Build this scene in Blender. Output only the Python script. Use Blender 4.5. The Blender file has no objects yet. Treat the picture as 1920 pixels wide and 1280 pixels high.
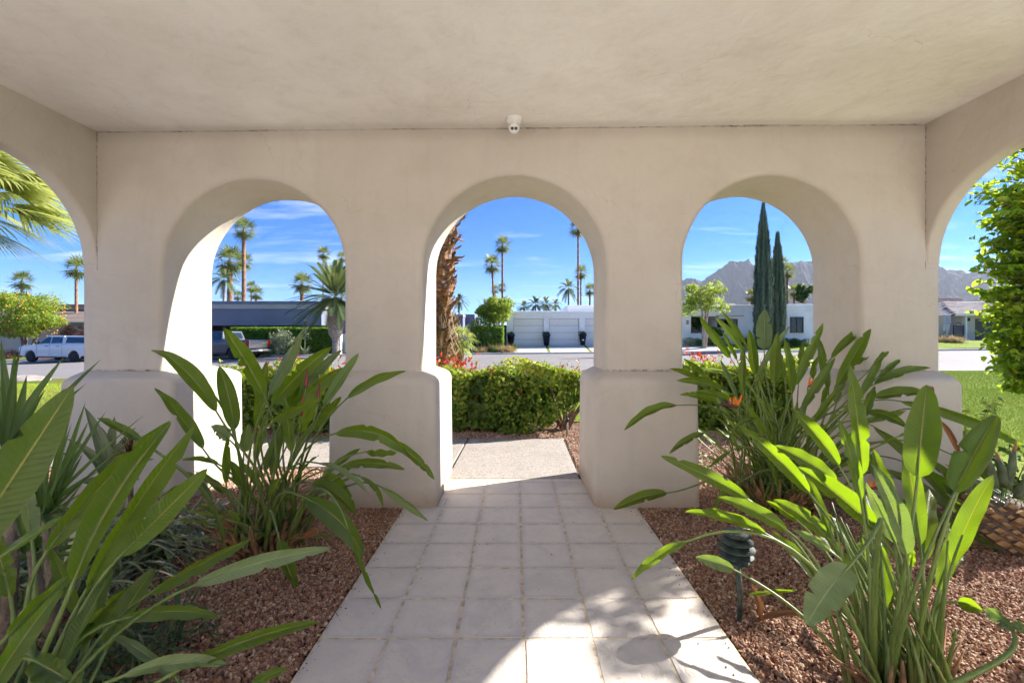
import bpy, bmesh, math, random
import numpy as np
from mathutils import Vector, Matrix, noise
random.seed(7); np.random.seed(7)
PI = math.pi
SC = bpy.context.scene
COL = SC.collection

# ------------------------------------------------------------------ camera, sky, sun, exposure
CAMZ = 1.40
cam = bpy.data.cameras.new('camera')
camo = bpy.data.objects.new('camera', cam); COL.objects.link(camo)
camo.location = (0, 0, CAMZ); camo.rotation_euler = (math.radians(90), 0, 0)
cam.sensor_width = 36; cam.lens = 850/1920*36
cam.shift_x = -7/1920; cam.shift_y = -12/1920
cam.clip_start = 0.05; cam.clip_end = 20000
SC.camera = camo

SUN_AZ = math.radians(23)      # measured from +X towards +Y
SUN_EL = math.radians(33.5)
world = bpy.data.worlds.new('World'); SC.world = world; world.use_nodes = True
nt = world.node_tree; nt.nodes.clear()
N = nt.nodes.new; L = nt.links.new
sky = N('ShaderNodeTexSky'); sky.sky_type = 'NISHITA'; sky.sun_disc = False
sky.sun_elevation = SUN_EL; sky.sun_rotation = PI/2 - SUN_AZ
sky.altitude = 100; sky.air_density = 0.62; sky.dust_density = 0.0; sky.ozone_density = 3.0
tc = N('ShaderNodeTexCoord')
sep = N('ShaderNodeSeparateXYZ'); L(tc.outputs['Generated'], sep.inputs[0])
# thin streaky cirrus: direction projected on a plane overhead, stretched noise
zc = N('ShaderNodeMath'); zc.operation = 'MAXIMUM'; L(sep.outputs[2], zc.inputs[0]); zc.inputs[1].default_value = 0.02
dv = N('ShaderNodeMath'); dv.operation = 'ADD'; L(zc.outputs[0], dv.inputs[0]); dv.inputs[1].default_value = 0.12
mx = N('ShaderNodeMath'); mx.operation = 'DIVIDE'; L(sep.outputs[0], mx.inputs[0]); L(dv.outputs[0], mx.inputs[1])
my = N('ShaderNodeMath'); my.operation = 'DIVIDE'; L(sep.outputs[1], my.inputs[0]); L(dv.outputs[0], my.inputs[1])
cmb = N('ShaderNodeCombineXYZ'); L(mx.outputs[0], cmb.inputs[0]); L(my.outputs[0], cmb.inputs[1])
mp = N('ShaderNodeMapping'); mp.inputs['Scale'].default_value = (0.55, 1.9, 1); mp.inputs['Rotation'].default_value = (0, 0, 0.12); mp.inputs['Location'].default_value = (1.7, 0.6, 0)
L(cmb.outputs[0], mp.inputs[0])
nz = N('ShaderNodeTexNoise'); nz.inputs['Scale'].default_value = 1.15; nz.inputs['Detail'].default_value = 9; nz.inputs['Roughness'].default_value = 0.62
nz.inputs['Distortion'].default_value = 0.35; L(mp.outputs[0], nz.inputs['Vector'])
rmp = N('ShaderNodeMapRange'); rmp.inputs[1].default_value = 0.53; rmp.inputs[2].default_value = 0.80; L(nz.outputs['Fac'], rmp.inputs[0])
lo = N('ShaderNodeMapRange'); lo.inputs[1].default_value = 0.0; lo.inputs[2].default_value = 0.10; L(sep.outputs[2], lo.inputs[0])
mul = N('ShaderNodeMath'); mul.operation = 'MULTIPLY'; L(rmp.outputs[0], mul.inputs[0]); L(lo.outputs[0], mul.inputs[1])
mul2 = N('ShaderNodeMath'); mul2.operation = 'MULTIPLY'; L(mul.outputs[0], mul2.inputs[0]); mul2.inputs[1].default_value = 0.8
cm = N('ShaderNodeMix'); cm.data_type = 'RGBA'; L(mul2.outputs[0], cm.inputs[0])
gm = N('ShaderNodeHueSaturation'); gm.inputs['Saturation'].default_value = 1.45; L(sky.outputs[0], gm.inputs['Color'])
tn = N('ShaderNodeMix'); tn.data_type = 'RGBA'; tn.blend_type = 'MULTIPLY'; tn.inputs[0].default_value = 1.0; tn.inputs[7].default_value = (0.62, 0.77, 0.97, 1); L(gm.outputs[0], tn.inputs[6]); L(tn.outputs[2], cm.inputs[6]); cm.inputs[7].default_value = (6.0, 6.6, 7.6, 1)
bg = N('ShaderNodeBackground'); bg.inputs['Strength'].default_value = 0.052
L(cm.outputs[2], bg.inputs['Color'])
wo = N('ShaderNodeOutputWorld'); L(bg.outputs[0], wo.inputs['Surface'])

sun = bpy.data.lights.new('sun', 'SUN'); sun.energy = 3.05; sun.angle = math.radians(0.53); sun.color = (1.0, 0.95, 0.87)
suno = bpy.data.objects.new('sun', sun); COL.objects.link(suno)
sd = Vector((math.cos(SUN_EL)*math.cos(SUN_AZ), math.cos(SUN_EL)*math.sin(SUN_AZ), math.sin(SUN_EL)))
suno.rotation_euler = sd.to_track_quat('Z', 'Y').to_euler(); suno.location = (20, 8, 20)

SC.view_settings.view_transform = 'Standard'; SC.view_settings.look = 'None'
SC.view_settings.exposure = 2.25; SC.view_settings.gamma = 1.0; SC.view_settings.use_curve_mapping = False
SC.render.engine = 'CYCLES'
SC.cycles.max_bounces = 7; SC.cycles.diffuse_bounces = 4; SC.cycles.glossy_bounces = 3; SC.cycles.transmission_bounces = 4
SC.cycles.use_denoising = True; SC.cycles.volume_bounces = 0
SC.cycles.use_adaptive_sampling = True; SC.cycles.adaptive_threshold = 0.025; SC.cycles.adaptive_min_samples = 24
SC.cycles.sample_clamp_indirect = 6

# ------------------------------------------------------------------ helpers
def at(px, py, Y):
    return Vector(((px-967)/850*Y, Y, CAMZ-(py-628)/850*Y))

def lk(name, me, mat=None, parent=None, loc=None, label=None, cat=None, group=None, kind=None):
    o = bpy.data.objects.new(name, me); COL.objects.link(o)
    if mat is not None and me is not None and not me.materials: me.materials.append(mat)
    if parent: o.parent = parent
    if loc is not None: o.location = loc
    if label: o['label'] = label
    if cat: o['category'] = cat
    if group: o['group'] = group
    if kind: o['kind'] = kind
    return o

def thing(name, label, cat, loc=(0, 0, 0), rz=0, group=None):
    o = lk(name, None, label=label, cat=cat, group=group)
    o.location = loc; o.rotation_euler = (0, 0, rz)
    return o

class MB:
    """collects verts and faces of one mesh"""
    def __init__(s): s.v = []; s.f = []; s.uv = None
    def add(s, vs, fs):
        b = len(s.v); s.v += [tuple(v) for v in vs]; s.f += [tuple(i+b for i in f) for f in fs]
    def box(s, x0, x1, y0, y1, z0, z1):
        s.add([(x0,y0,z0),(x1,y0,z0),(x1,y1,z0),(x0,y1,z0),(x0,y0,z1),(x1,y0,z1),(x1,y1,z1),(x0,y1,z1)],
              [(0,3,2,1),(4,5,6,7),(0,1,5,4),(1,2,6,5),(2,3,7,6),(3,0,4,7)])
        return s
    def frustum(s, c, z0, z1, a0, b0, a1, b1, dx=0, dy=0):
        x, y = c
        s.add([(x-a0,y-b0,z0),(x+a0,y-b0,z0),(x+a0,y+b0,z0),(x-a0,y+b0,z0),(x+dx-a1,y+dy-b1,z1),(x+dx+a1,y+dy-b1,z1),(x+dx+a1,y+dy+b1,z1),(x+dx-a1,y+dy+b1,z1)],
              [(0,3,2,1),(4,5,6,7),(0,1,5,4),(1,2,6,5),(2,3,7,6),(3,0,4,7)])
        return s
    def tube(s, pts, rad, n=8, cap=True):
        pts = [Vector(p) for p in pts]
        if not hasattr(rad, '__len__'): rad = [rad]*len(pts)
        b = len(s.v); up = Vector((0.13, 0.31, 0.94))
        for i, p in enumerate(pts):
            t = (pts[min(i+1, len(pts)-1)]-pts[max(i-1, 0)])
            if t.length < 1e-9: t = Vector((0,0,1))
            t.normalize()
            a = t.cross(up)
            if a.length < 0.1: a = t.cross(Vector((1, 0.1, 0)))
            a.normalize(); c = t.cross(a)
            if i and a.dot(pa) < 0: a = -a; c = -c
            pa = a
            for k in range(n):
                an = 2*PI*k/n
                s.v.append(tuple(p+(a*math.cos(an)+c*math.sin(an))*rad[i]))
        for i in range(len(pts)-1):
            for k in range(n):
                k2 = (k+1) % n
                s.f.append((b+i*n+k, b+i*n+k2, b+(i+1)*n+k2, b+(i+1)*n+k))
        if cap:
            s.f.append(tuple(b+k for k in range(n))[::-1]); s.f.append(tuple(b+(len(pts)-1)*n+k for k in range(n)))
        return s
    def lathe(s, prof, n=20, c=(0, 0, 0)):
        b = len(s.v)
        for r, z in prof:
            for k in range(n):
                a = 2*PI*k/n; s.v.append((c[0]+r*math.cos(a), c[1]+r*math.sin(a), c[2]+z))
        for i in range(len(prof)-1):
            for k in range(n):
                k2 = (k+1) % n
                s.f.append((b+i*n+k, b+i*n+k2, b+(i+1)*n+k2, b+(i+1)*n+k))
        s.f.append(tuple(b+k for k in range(n))[::-1]); s.f.append(tuple(b+(len(prof)-1)*n+k for k in range(n)))
        return s
    def mesh(s, name, smooth=False):
        me = bpy.data.meshes.new(name); me.from_pydata(s.v, [], s.f)
        if smooth: me.polygons.foreach_set('use_smooth', [True]*len(me.polygons))
        me.update(); return me
    def obj(s, name, mat, parent=None, smooth=False, bevel=0, seg=2, ang=30, **k):
        o = lk(name, s.mesh(name, smooth), mat, parent, **k)
        if bevel:
            m = o.modifiers.new('bevel', 'BEVEL'); m.width = bevel; m.segments = seg; m.limit_method = 'ANGLE'; m.angle_limit = math.radians(ang)
            m.harden_normals = True
            o.data.polygons.foreach_set('use_smooth', [True]*len(o.data.polygons))
        return o

def prism(poly, axis, a, b):
    """2-D outline extruded from a to b along axis ('x': outline in (y,z); 'y': outline in (x,z); 'z')"""
    m = MB(); n = len(poly)
    def P(p, t):
        if axis == 'x': return (t, p[0], p[1])
        if axis == 'y': return (p[0], t, p[1])
        return (p[0], p[1], t)
    vs = [P(p, a) for p in poly]+[P(p, b) for p in poly]
    fs = [tuple(range(n))[::-1], tuple(range(n, 2*n))]+[(i, (i+1) % n, n+(i+1) % n, n+i) for i in range(n)]
    m.add(vs, fs); return m

def fix_normals(o):
    bm = bmesh.new(); bm.from_mesh(o.data); bmesh.ops.recalc_face_normals(bm, faces=bm.faces); bm.to_mesh(o.data); bm.free()

def copy_tree(o, parent=None, loc=None, rz=None, sc=None):
    c = o.copy(); COL.objects.link(c); c.parent = parent
    if loc is not None: c.location = loc
    if rz is not None: c.rotation_euler = (0, 0, rz)
    if sc is not None: c.scale = (sc, sc, sc)
    for ch in list(o.children): copy_tree(ch, c)
    return c

# ------------------------------------------------------------------ materials
def srgb(r, g, b):
    f = lambda c: (c/255/12.92) if c <= 10 else ((c/255+0.055)/1.055)**2.4
    return (f(r), f(g), f(b), 1)

class Mat:
    def __init__(s, name):
        s.m = bpy.data.materials.new(name); s.m.use_nodes = True; s.t = s.m.node_tree; s.t.nodes.clear()
        s.out = s.t.nodes.new('ShaderNodeOutputMaterial')
    def n(s, typ, ins=None, **kw):
        nd = s.t.nodes.new(typ)
        for k, v in kw.items(): setattr(nd, k, v)
        for k, v in (ins or {}).items():
            if isinstance(v, bpy.types.NodeSocket): s.t.links.new(v, nd.inputs[k])
            else: nd.inputs[k].default_value = v
        return nd
    def math(s, op, a, b=None, c=None, clamp=False):
        nd = s.t.nodes.new('ShaderNodeMath'); nd.operation = op; nd.use_clamp = clamp
        for i, v in enumerate((a, b, c)):
            if v is None: continue
            if isinstance(v, bpy.types.NodeSocket): s.t.links.new(v, nd.inputs[i])
            else: nd.inputs[i].default_value = v
        return nd.outputs[0]
    def mix(s, fac, a, b, blend='MIX'):
        nd = s.t.nodes.new('ShaderNodeMix'); nd.data_type = 'RGBA'; nd.blend_type = blend
        for i, v in ((0, fac), (6, a), (7, b)):
            if isinstance(v, bpy.types.NodeSocket): s.t.links.new(v, nd.inputs[i])
            else: nd.inputs[i].default_value = v
        return nd.outputs[2]
    def ramp(s, fac, stops):
        nd = s.t.nodes.new('ShaderNodeValToRGB'); s.t.links.new(fac, nd.inputs[0]); e = nd.color_ramp.elements
        while len(e) < len(stops): e.new(0.5)
        for i, (p, c) in enumerate(stops): e[i].position = p; e[i].color = c if len(c) == 4 else (*c, 1)
        return nd.outputs[0]
    def noise(s, scale, detail=4, rough=0.55, vec=None, dist=0, out='Fac'):
        ins = {'Scale': scale, 'Detail': detail, 'Roughness': rough, 'Distortion': dist}
        if vec is not None: ins['Vector'] = vec
        return s.n('ShaderNodeTexNoise', ins).outputs[out]
    def pos(s): return s.n('ShaderNodeNewGeometry').outputs['Position']
    def objc(s): return s.n('ShaderNodeTexCoord').outputs['Object']
    def bump(s, h, strength=0.3, dist=0.01, normal=None):
        ins = {'Height': h, 'Strength': strength, 'Distance': dist}
        if normal is not None: ins['Normal'] = normal
        return s.n('ShaderNodeBump', ins).outputs[0]
    def bsdf(s, color, rough=0.6, normal=None, metal=0, spec=0.5, **ex):
        ins = {'Base Color': color, 'Roughness': rough, 'Metallic': metal, 'Specular IOR Level': spec}
        if normal is not None: ins['Normal'] = normal
        ins.update(ex)
        return s.n('ShaderNodeBsdfPrincipled', ins).outputs[0]
    def done(s, sh):
        s.t.links.new(sh, s.out.inputs['Surface']); return s.m

def simple(name, col, rough=0.6, var=0.12, scale=8, metal=0, spec=0.5, bump=0.0):
    M = Mat(name); c = (*col[:3], 1); p = M.objc()
    nz = M.noise(scale, 4, vec=p)
    dark = tuple(x*(1-var*1.6) for x in c[:3])+(1,); lite = tuple(min(1, x*(1+var)) for x in c[:3])+(1,)
    colr = M.ramp(nz, [(0.3, dark), (0.7, lite)])
    nrm = M.bump(M.noise(scale*6, 3, vec=p), bump, 0.01) if bump else None
    return M.done(M.bsdf(colr, rough, nrm, metal, spec))

def stucco(name, base, stain=0.5, corner=False, bumps=0.35, scale=1.0):
    M = Mat(name); p = M.pos()
    c0 = base; big = M.noise(0.9*scale, 5, 0.6, p, 0.4)
    med = M.noise(4.5*scale, 6, 0.65, p, 0.8)
    a = M.mix(M.n('ShaderNodeMapRange', {0: big, 1: 0.35, 2: 0.68}).outputs[0], (*[x*1.03 for x in c0[:3]], 1), (c0[0]*0.90, c0[1]*0.885, c0[2]*0.86, 1))
    a = M.mix(M.math('MULTIPLY', M.n('ShaderNodeMapRange', {0: med, 1: 0.5, 2: 0.75}).outputs[0], 0.35*stain), a, (c0[0]*0.72, c0[1]*0.68, c0[2]*0.62, 1))
    # vertical rain streaks
    st = M.noise(1, 5, 0.6, M.n('ShaderNodeMapping', {0: p, 'Scale': (9*scale, 9*scale, 0.8)}).outputs[0])
    a = M.mix(M.math('MULTIPLY', M.n('ShaderNodeMapRange', {0: st, 1: 0.55, 2: 0.8}).outputs[0], 0.22*stain), a, (c0[0]*0.6, c0[1]*0.57, c0[2]*0.5, 1))
    if corner:
        sp = M.n('ShaderNodeSeparateXYZ', {0: p})
        spk = M.n('ShaderNodeMapRange', {0: M.noise(22, 9, 0.9, p, 0.3), 1: 0.45, 2: 0.60}).outputs[0]
        spk2 = M.n('ShaderNodeMapRange', {0: M.noise(2.5, 3, 0.6, p), 1: 0.42, 2: 0.60}).outputs[0]
        def near(sock, v, w):
            d = M.math('ABSOLUTE', M.math('SUBTRACT', sock, v))
            return M.n('ShaderNodeMapRange', {0: d, 1: w, 2: w*0.35, 3: 0.0, 4: 1.0}).outputs[0]
        xl = near(sp.outputs[0], -3.555, 0.009); xr = near(sp.outputs[0], 3.48, 0.005)
        ztop = M.math('GREATER_THAN', sp.outputs[2], 1.95)
        ln = M.math('MULTIPLY', M.math('MULTIPLY', M.math('MAXIMUM', xl, xr), ztop), near(sp.outputs[1], 3.85, 0.014))
        zt = M.math('SUBTRACT', sp.outputs[2], M.math('MULTIPLY', sp.outputs[0], 0.0092)); ce = near(zt, 3.155, 0.012)
        yw = near(sp.outputs[1], 3.85, 0.02)
        ce = M.math('MULTIPLY', ce, yw)
        led = M.math('MULTIPLY', M.math('MULTIPLY', near(sp.outputs[2], 1.100, 0.014), near(sp.outputs[1], 3.85, 0.03)), spk2)
        tot = M.math('MULTIPLY', M.math('MAXIMUM', M.math('MULTIPLY', M.math('MAXIMUM', ln, ce), M.math('ADD', .3, M.math('MULTIPLY', spk2, .7))), led), spk)
        a = M.mix(M.math('MULTIPLY', tot, 0.9), a, (0.045, 0.022, 0.010, 1))
        # faint contact shade painted along the wall and ceiling joint
        soft = M.math('MULTIPLY', near(zt, 3.16, 0.12), near(sp.outputs[1], 3.85, 0.15))
        a = M.mix(M.math('MULTIPLY', soft, 0.16), a, (0.20, 0.13, 0.08, 1))
        # splash soiling at the feet of the piers
        ft = M.n('ShaderNodeMapRange', {0: M.math('ADD', sp.outputs[2], M.math('MULTIPLY', med, -0.16)), 1: 0.10, 2: -0.06}).outputs[0]
        a = M.mix(M.math('MULTIPLY', ft, 0.6), a, (0.34, 0.23, 0.15, 1))
        # hairline cracks
        vo = M.n('ShaderNodeTexVoronoi', {'Scale': 0.85, 'Vector': M.n('ShaderNodeVectorMath', {0: p, 1: M.n('ShaderNodeVectorMath', {0: M.noise(2.2, 4, vec=p, out='Color'), 3: 0.5}, operation='SCALE').outputs[0]}, operation='ADD').outputs[0]}, feature='DISTANCE_TO_EDGE').outputs[0]
        crk = M.n('ShaderNodeMapRange', {0: vo, 1: 0.0028, 2: 0.0008}).outputs[0]
        brk = M.n('ShaderNodeMapRange', {0: M.noise(1.3, 2, vec=p), 1: 0.52, 2: 0.58}).outputs[0]
        a = M.mix(M.math('MULTIPLY', M.math('MULTIPLY', crk, brk), 0.18), a, (0.24, 0.17, 0.11, 1))
    h1 = M.noise(7*scale, 6, 0.6, p, 0.5); h2 = M.noise(70*scale, 3, 0.5, p); h0 = M.noise(1.6*scale, 3, 0.5, p, 0.3)
    h = M.math('ADD', M.math('MULTIPLY', h1, 0.5), M.math('MULTIPLY', h2, 0.06)); h = M.math('ADD', h, M.math('MULTIPLY', h0, 1.4))
    return M.done(M.bsdf(a, 0.82, M.bump(h, bumps, 0.03), spec=0.25))

def foliage(name, cols, trans=(0.25, 0.42, 0.04), tfac=0.35, rough=0.45, spec=0.4):
    """cols: colour stops over the per-leaf random value"""
    M = Mat(name); r = M.n('ShaderNodeAttribute', attribute_name='rnd').outputs['Fac']
    st = [(i/(max(1, len(cols)-1)), (*c, 1)) for i, c in enumerate(cols)]
    c = M.ramp(r, st)
    t = M.mix(0.55, c, (*trans, 1))
    b = M.bsdf(c, rough, spec=spec)
    tr = M.n('ShaderNodeBsdfTranslucent', {0: t}).outputs[0]
    return M.done(M.n('ShaderNodeMixShader', {0: tfac, 1: b, 2: tr}).outputs[0])

def leafblade(name, top, under, trans, rib, tfac=0.32, rough=0.33, veins=26):
    """large leaf with midrib and side veins, UV: u along the blade, v across"""
    M = Mat(name)
    uv = M.n('ShaderNodeUVMap').outputs[0]; s = M.n('ShaderNodeSeparateXYZ', {0: uv}); u, v = s.outputs[0], s.outputs[1]
    av = M.math('ABSOLUTE', M.math('SUBTRACT', v, 0.5))
    rnd = M.n('ShaderNodeObjectInfo').outputs['Random']
    nz = M.noise(9, 4, vec=M.objc())
    back = M.n('ShaderNodeNewGeometry').outputs['Backfacing']
    ph = M.math('ADD', M.math('MULTIPLY', u, veins*6.283*1.0), M.math('MULTIPLY', av, -26))
    vein = M.math('SINE', M.math('ADD', ph, M.math('MULTIPLY', nz, 4.5)))
    fine = M.math('SINE', M.math('MULTIPLY', ph, 4.0))
    tp = M.mix(rnd, (top[0]*.42, top[1]*.48, top[2]*.8, 1), (top[0]*1.9, top[1]*1.55, top[2]*1.2, 1))
    c = M.mix(back, tp, (*under, 1))
    c = M.mix(M.n('ShaderNodeMapRange', {0: nz, 1: 0.3, 2: 0.75, 3: 0.0, 4: 0.35}).outputs[0], c, (top[0]*2.2, top[1]*1.7, top[2]*1.5, 1))
    c = M.mix(M.math('MULTIPLY', M.n('ShaderNodeMapRange', {0: vein, 1: 0.55, 2: 1.0}).outputs[0], 0.28), c, (rib[0]*0.45, rib[1]*0.6, rib[2]*0.5, 1))
    # midrib, pale edge
    mr = M.n('ShaderNodeMapRange', {0: av, 1: 0.026, 2: 0.008}).outputs[0]
    fade = M.n('ShaderNodeMapRange', {0: u, 1: 1.0, 2: 0.75, 3: 0.25, 4: 0.9}).outputs[0]
    mf = M.math('MULTIPLY', mr, fade)
    c = M.mix(mf, c, (*rib, 1))
    ed = M.n('ShaderNodeMapRange', {0: av, 1: 0.484, 2: 0.498}).outputs[0]
    c = M.mix(M.math('MULTIPLY', ed, 0.7), c, (0.20, 0.16, 0.07, 1))
    # brown dry tip
    tip = M.n('ShaderNodeMapRange', {0: M.math('ADD', u, M.math('MULTIPLY', nz, 0.03)), 1: 0.985, 2: 1.02}).outputs[0]
    c = M.mix(tip, c, (0.10, 0.045, 0.018, 1))
    ob = M.n('ShaderNodeVectorMath', {0: M.objc(), 1: M.n('ShaderNodeCombineXYZ', {0: M.math('MULTIPLY', rnd, 37.0)}).outputs[0]}, operation='ADD').outputs[0]
    spot = M.n('ShaderNodeMapRange', {0: M.noise(34, 5, .75, ob), 1: .66, 2: .74}).outputs[0]
    c = M.mix(M.math('MULTIPLY', spot, .55), c, (0.13, 0.085, 0.03, 1))
    dryedge = M.math('MULTIPLY', M.n('ShaderNodeMapRange', {0: M.math('ADD', av, M.math('MULTIPLY', M.noise(11, 5, .7, ob), .16)), 1: .555, 2: .575}).outputs[0], M.n('ShaderNodeMapRange', {0: rnd, 1: .35, 2: .6}).outputs[0])
    c = M.mix(M.math('MULTIPLY', dryedge, .85), c, (0.20, 0.11, 0.045, 1))
    dust = M.n('ShaderNodeMapRange', {0: M.noise(6, 6, .7, ob), 1: .45, 2: .75, 4: .30}).outputs[0]
    c = M.mix(dust, c, (0.16, 0.17, 0.10, 1))
    hh = M.math('ADD', M.math('MULTIPLY', vein, 0.5), M.math('MULTIPLY', fine, 0.12))
    nb = M.bump(hh, 0.42, 0.005)
    tcol = M.mix(M.math('MULTIPLY', mr, 0.8), (*trans, 1), (0.75, 0.62, 0.08, 1))
    tcol = M.mix(M.math('MULTIPLY', M.n('ShaderNodeMapRange', {0: vein, 1: 0.3, 2: 1.0}).outputs[0], 0.25), tcol, (trans[0]*0.5, trans[1]*0.6, trans[2]*0.5, 1))
    b = M.bsdf(c, M.math('ADD', rough, M.math('MULTIPLY', nz, 0.2)), nb, spec=0.5)
    tr = M.n('ShaderNodeBsdfTranslucent', {0: tcol}).outputs[0]
    return M.done(M.n('ShaderNodeMixShader', {0: tfac, 1: b, 2: tr}).outputs[0])

MT = {}
MT['portico'] = stucco('cream_plaster', (0.575, 0.52, 0.45), 0.75, corner=True, bumps=0.4)
MT['ceiling'] = stucco('bounce_lit_plaster', (0.90, 0.86, 0.80), 0.8, corner=True, bumps=0.4)  # paler than the walls: ground-bounced light is put into this colour
MT['white_stucco'] = stucco('white_stucco', (0.92, 0.91, 0.90), 0.3, bumps=0.1)
MT['beige_stucco'] = stucco('beige_stucco', (0.58, 0.50, 0.42), 0.3, bumps=0.1)
MT['slate_stucco'] = stucco('slate_stucco', (0.20, 0.22, 0.29), 0.5, bumps=0.1, scale=0.6)
MT['slate_pale'] = stucco('pale_slate_trim', (0.46, 0.44, 0.44), 0.5, bumps=0.1)
MT['dark'] = simple('dark_recess', (0.012, 0.012, 0.014), 0.9)
MT['garage'] = simple('garage_panel', (0.82, 0.79, 0.74), 0.5, 0.04)
MT['brown_door'] = simple('brown_door', (0.075, 0.055, 0.048), 0.5, 0.2)
MT['bronze'] = simple('bronze_frame', (0.05, 0.04, 0.032), 0.45)
MT['iron'] = simple('black_iron', (0.012, 0.012, 0.012), 0.5)
MT['black_pot'] = simple('black_glazed_pot', (0.010, 0.011, 0.018), 0.2)
MT['bark'] = simple('bark', (0.20, 0.15, 0.11), 0.9, 0.4, 14, bump=0.8)
MT['pale_bark'] = simple('pale_bark', (0.42, 0.35, 0.28), 0.9, 0.3, 12, bump=0.5)
MT['palm_trunk'] = simple('palm_trunk', (0.30, 0.165, 0.085), 0.9, 0.4, 5, bump=0.8)
MT['palm_grey'] = simple('grey_palm_trunk', (0.30, 0.26, 0.22), 0.9, 0.3, 8, bump=0.8)
MT['boot'] = simple('palm_boot', (0.34, 0.165, 0.075), 0.85, 0.5, 12, bump=0.5)
MT['boot_grey'] = simple('dry_grey_boot', (0.33, 0.25, 0.18), 0.85, 0.4, 12, bump=0.5)
MT['concrete'] = None

def leafcloud_mesh(name, C, Nrm, size, aspect=0.5, jit=0.9, hexa=False, rnd=None, sizevar=0.45, droop=0.0):
    """C: (n,3) centres, Nrm: (n,3) preferred normals; folded leaves of the given length"""
    n = len(C); C = np.asarray(C, float); Nrm = np.asarray(Nrm, float)
    nn = Nrm + np.random.randn(n, 3)*jit; nn /= np.linalg.norm(nn, axis=1, keepdims=True)+1e-9
    a = np.random.randn(n, 3); a[:, 2] -= droop; a -= nn*(a*nn).sum(1, keepdims=True); a /= np.linalg.norm(a, axis=1, keepdims=True)+1e-9
    b = np.cross(nn, a)
    s = (size*(1+np.random.uniform(-sizevar, sizevar, n)))[:, None]
    w = s*aspect*0.5; fold = nn*w*0.45
    if not hexa:
        V = np.stack([C-a*s*0.5, C-b*w+fold, C+a*s*0.5, C+b*w+fold], 1).reshape(-1, 3); k = 4
        F = np.array([[0, 2, 1], [0, 3, 2]])
    else:
        V = np.stack([C-a*s*0.5, C-a*s*0.22-b*w*0.85+fold, C+a*s*0.15-b*w+fold, C+a*s*0.5-fold*0.6, C+a*s*0.15+b*w+fold, C-a*s*0.22+b*w*0.85+fold], 1).reshape(-1, 3); k = 6
        F = np.array([[0, 2, 1], [0, 3, 2], [0, 4, 3], [0, 5, 4]])
    nf = len(F)
    faces = (F[None]+(np.arange(n)*k)[:, None, None]).reshape(-1, 3)
    me = bpy.data.meshes.new(name)
    me.vertices.add(len(V)); me.vertices.foreach_set('co', V.astype(np.float32).ravel())
    me.loops.add(faces.size); me.loops.foreach_set('vertex_index', faces.astype(np.int32).ravel())
    me.polygons.add(len(faces)); me.polygons.foreach_set('loop_start', (np.arange(len(faces))*3).astype(np.int32))
    me.update(calc_edges=True)
    if rnd is None: rnd = np.random.rand(n)
    at_ = me.attributes.new('rnd', 'FLOAT', 'FACE'); at_.data.foreach_set('value', np.repeat(rnd, nf).astype(np.float32))
    return me

def set_rnd(me, vals):
    a = me.attributes.new('rnd', 'FLOAT', 'FACE'); a.data.foreach_set('value', np.asarray(vals, np.float32))

def box_cloud(n, x0, x1, y0, y1, z0, z1, shell=0.75, rough=0.08, base_open=True):
    """points in a clipped hedge box, most near its faces"""
    dims = np.array([x1-x0, y1-y0, z1-z0]); ctr = np.array([(x0+x1)/2, (y0+y1)/2, (z0+z1)/2])
    areas = np.array([dims[1]*dims[2]]*2+[dims[0]*dims[2]]*2+[dims[0]*dims[1]]*(1 if base_open else 2), float); areas /= areas.sum()
    f = np.random.choice(len(areas), n, p=areas); P = np.random.uniform(-.5, .5, (n, 3)); Nn = np.zeros((n, 3))
    for k, (ax, sg) in enumerate([(0, -1), (0, 1), (1, -1), (1, 1), (2, 1), (2, -1)]):
        m = f == k
        P[m, ax] = sg*0.5; Nn[m, ax] = sg
    P = P*dims
    depth = np.abs(np.random.randn(n))*0.10
    P -= Nn*depth[:, None]
    P += np.array([noise.noise_vector(Vector(p)*1.7) for p in P])*rough
    Nn[:, 2] += 0.35
    return P+ctr, Nn

def ellip_cloud(n, c, r, inner=0.35, lumps=0.25, freq=1.3, seed=0, clumps=0):
    d = np.random.randn(n, 3); d /= np.linalg.norm(d, axis=1, keepdims=True)
    rad = (np.random.uniform(inner**2, 1, n))**0.5
    lum = np.array([noise.noise(Vector(x)*freq+Vector((seed*7.3, 0, 0))) for x in d])
    rad *= 1+lumps*lum*1.6
    if clumps:
        g = np.array([noise.noise(Vector(x*q)*freq*2.6+Vector((seed*3.1, 5, 0))) for x, q in zip(d, rad)])
        keep = g > (-0.12+0.25*(clumps-1)); d = d[keep]; rad = rad[keep]
    P = d*rad[:, None]*np.array(r)+np.array(c)
    Nn = d.copy(); Nn[:, 2] += 0.4
    return P, Nn
# ------------------------------------------------------------------ terrain
def interp(x, tab):
    return float(np.interp(x, [t[0] for t in tab], [t[1] for t in tab]))
ZF = [(-60, -1.2), (-34, -.56), (-18, -.14), (0, .045), (35, .33), (70, .5)]
ZN = [(-40, -.9), (-20, -.45), (0, -.10), (25, -.08), (60, 0)]
def Yf(x): return 32+max(0, -x-8)**2*.0035 if x > -60 else 32+52**2*.0035
def Yn(x): return Yf(x)-13
def H(x, y):
    zn, zf, yn, yf = interp(x, ZN), interp(x, ZF), Yn(x), Yf(x)
    if y < 9: return 0.0
    if y < yn:
        t = (y-9)/(yn-9); return zn*t*t*(3-2*t)
    if y < yf: return zn+(zf-zn)*(y-yn)/(yf-yn)
    t = min(1, (y-yf)/4); yard = .45 if x > -8 else .3
    return zf+yard*t*t*(3-2*t)

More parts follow.
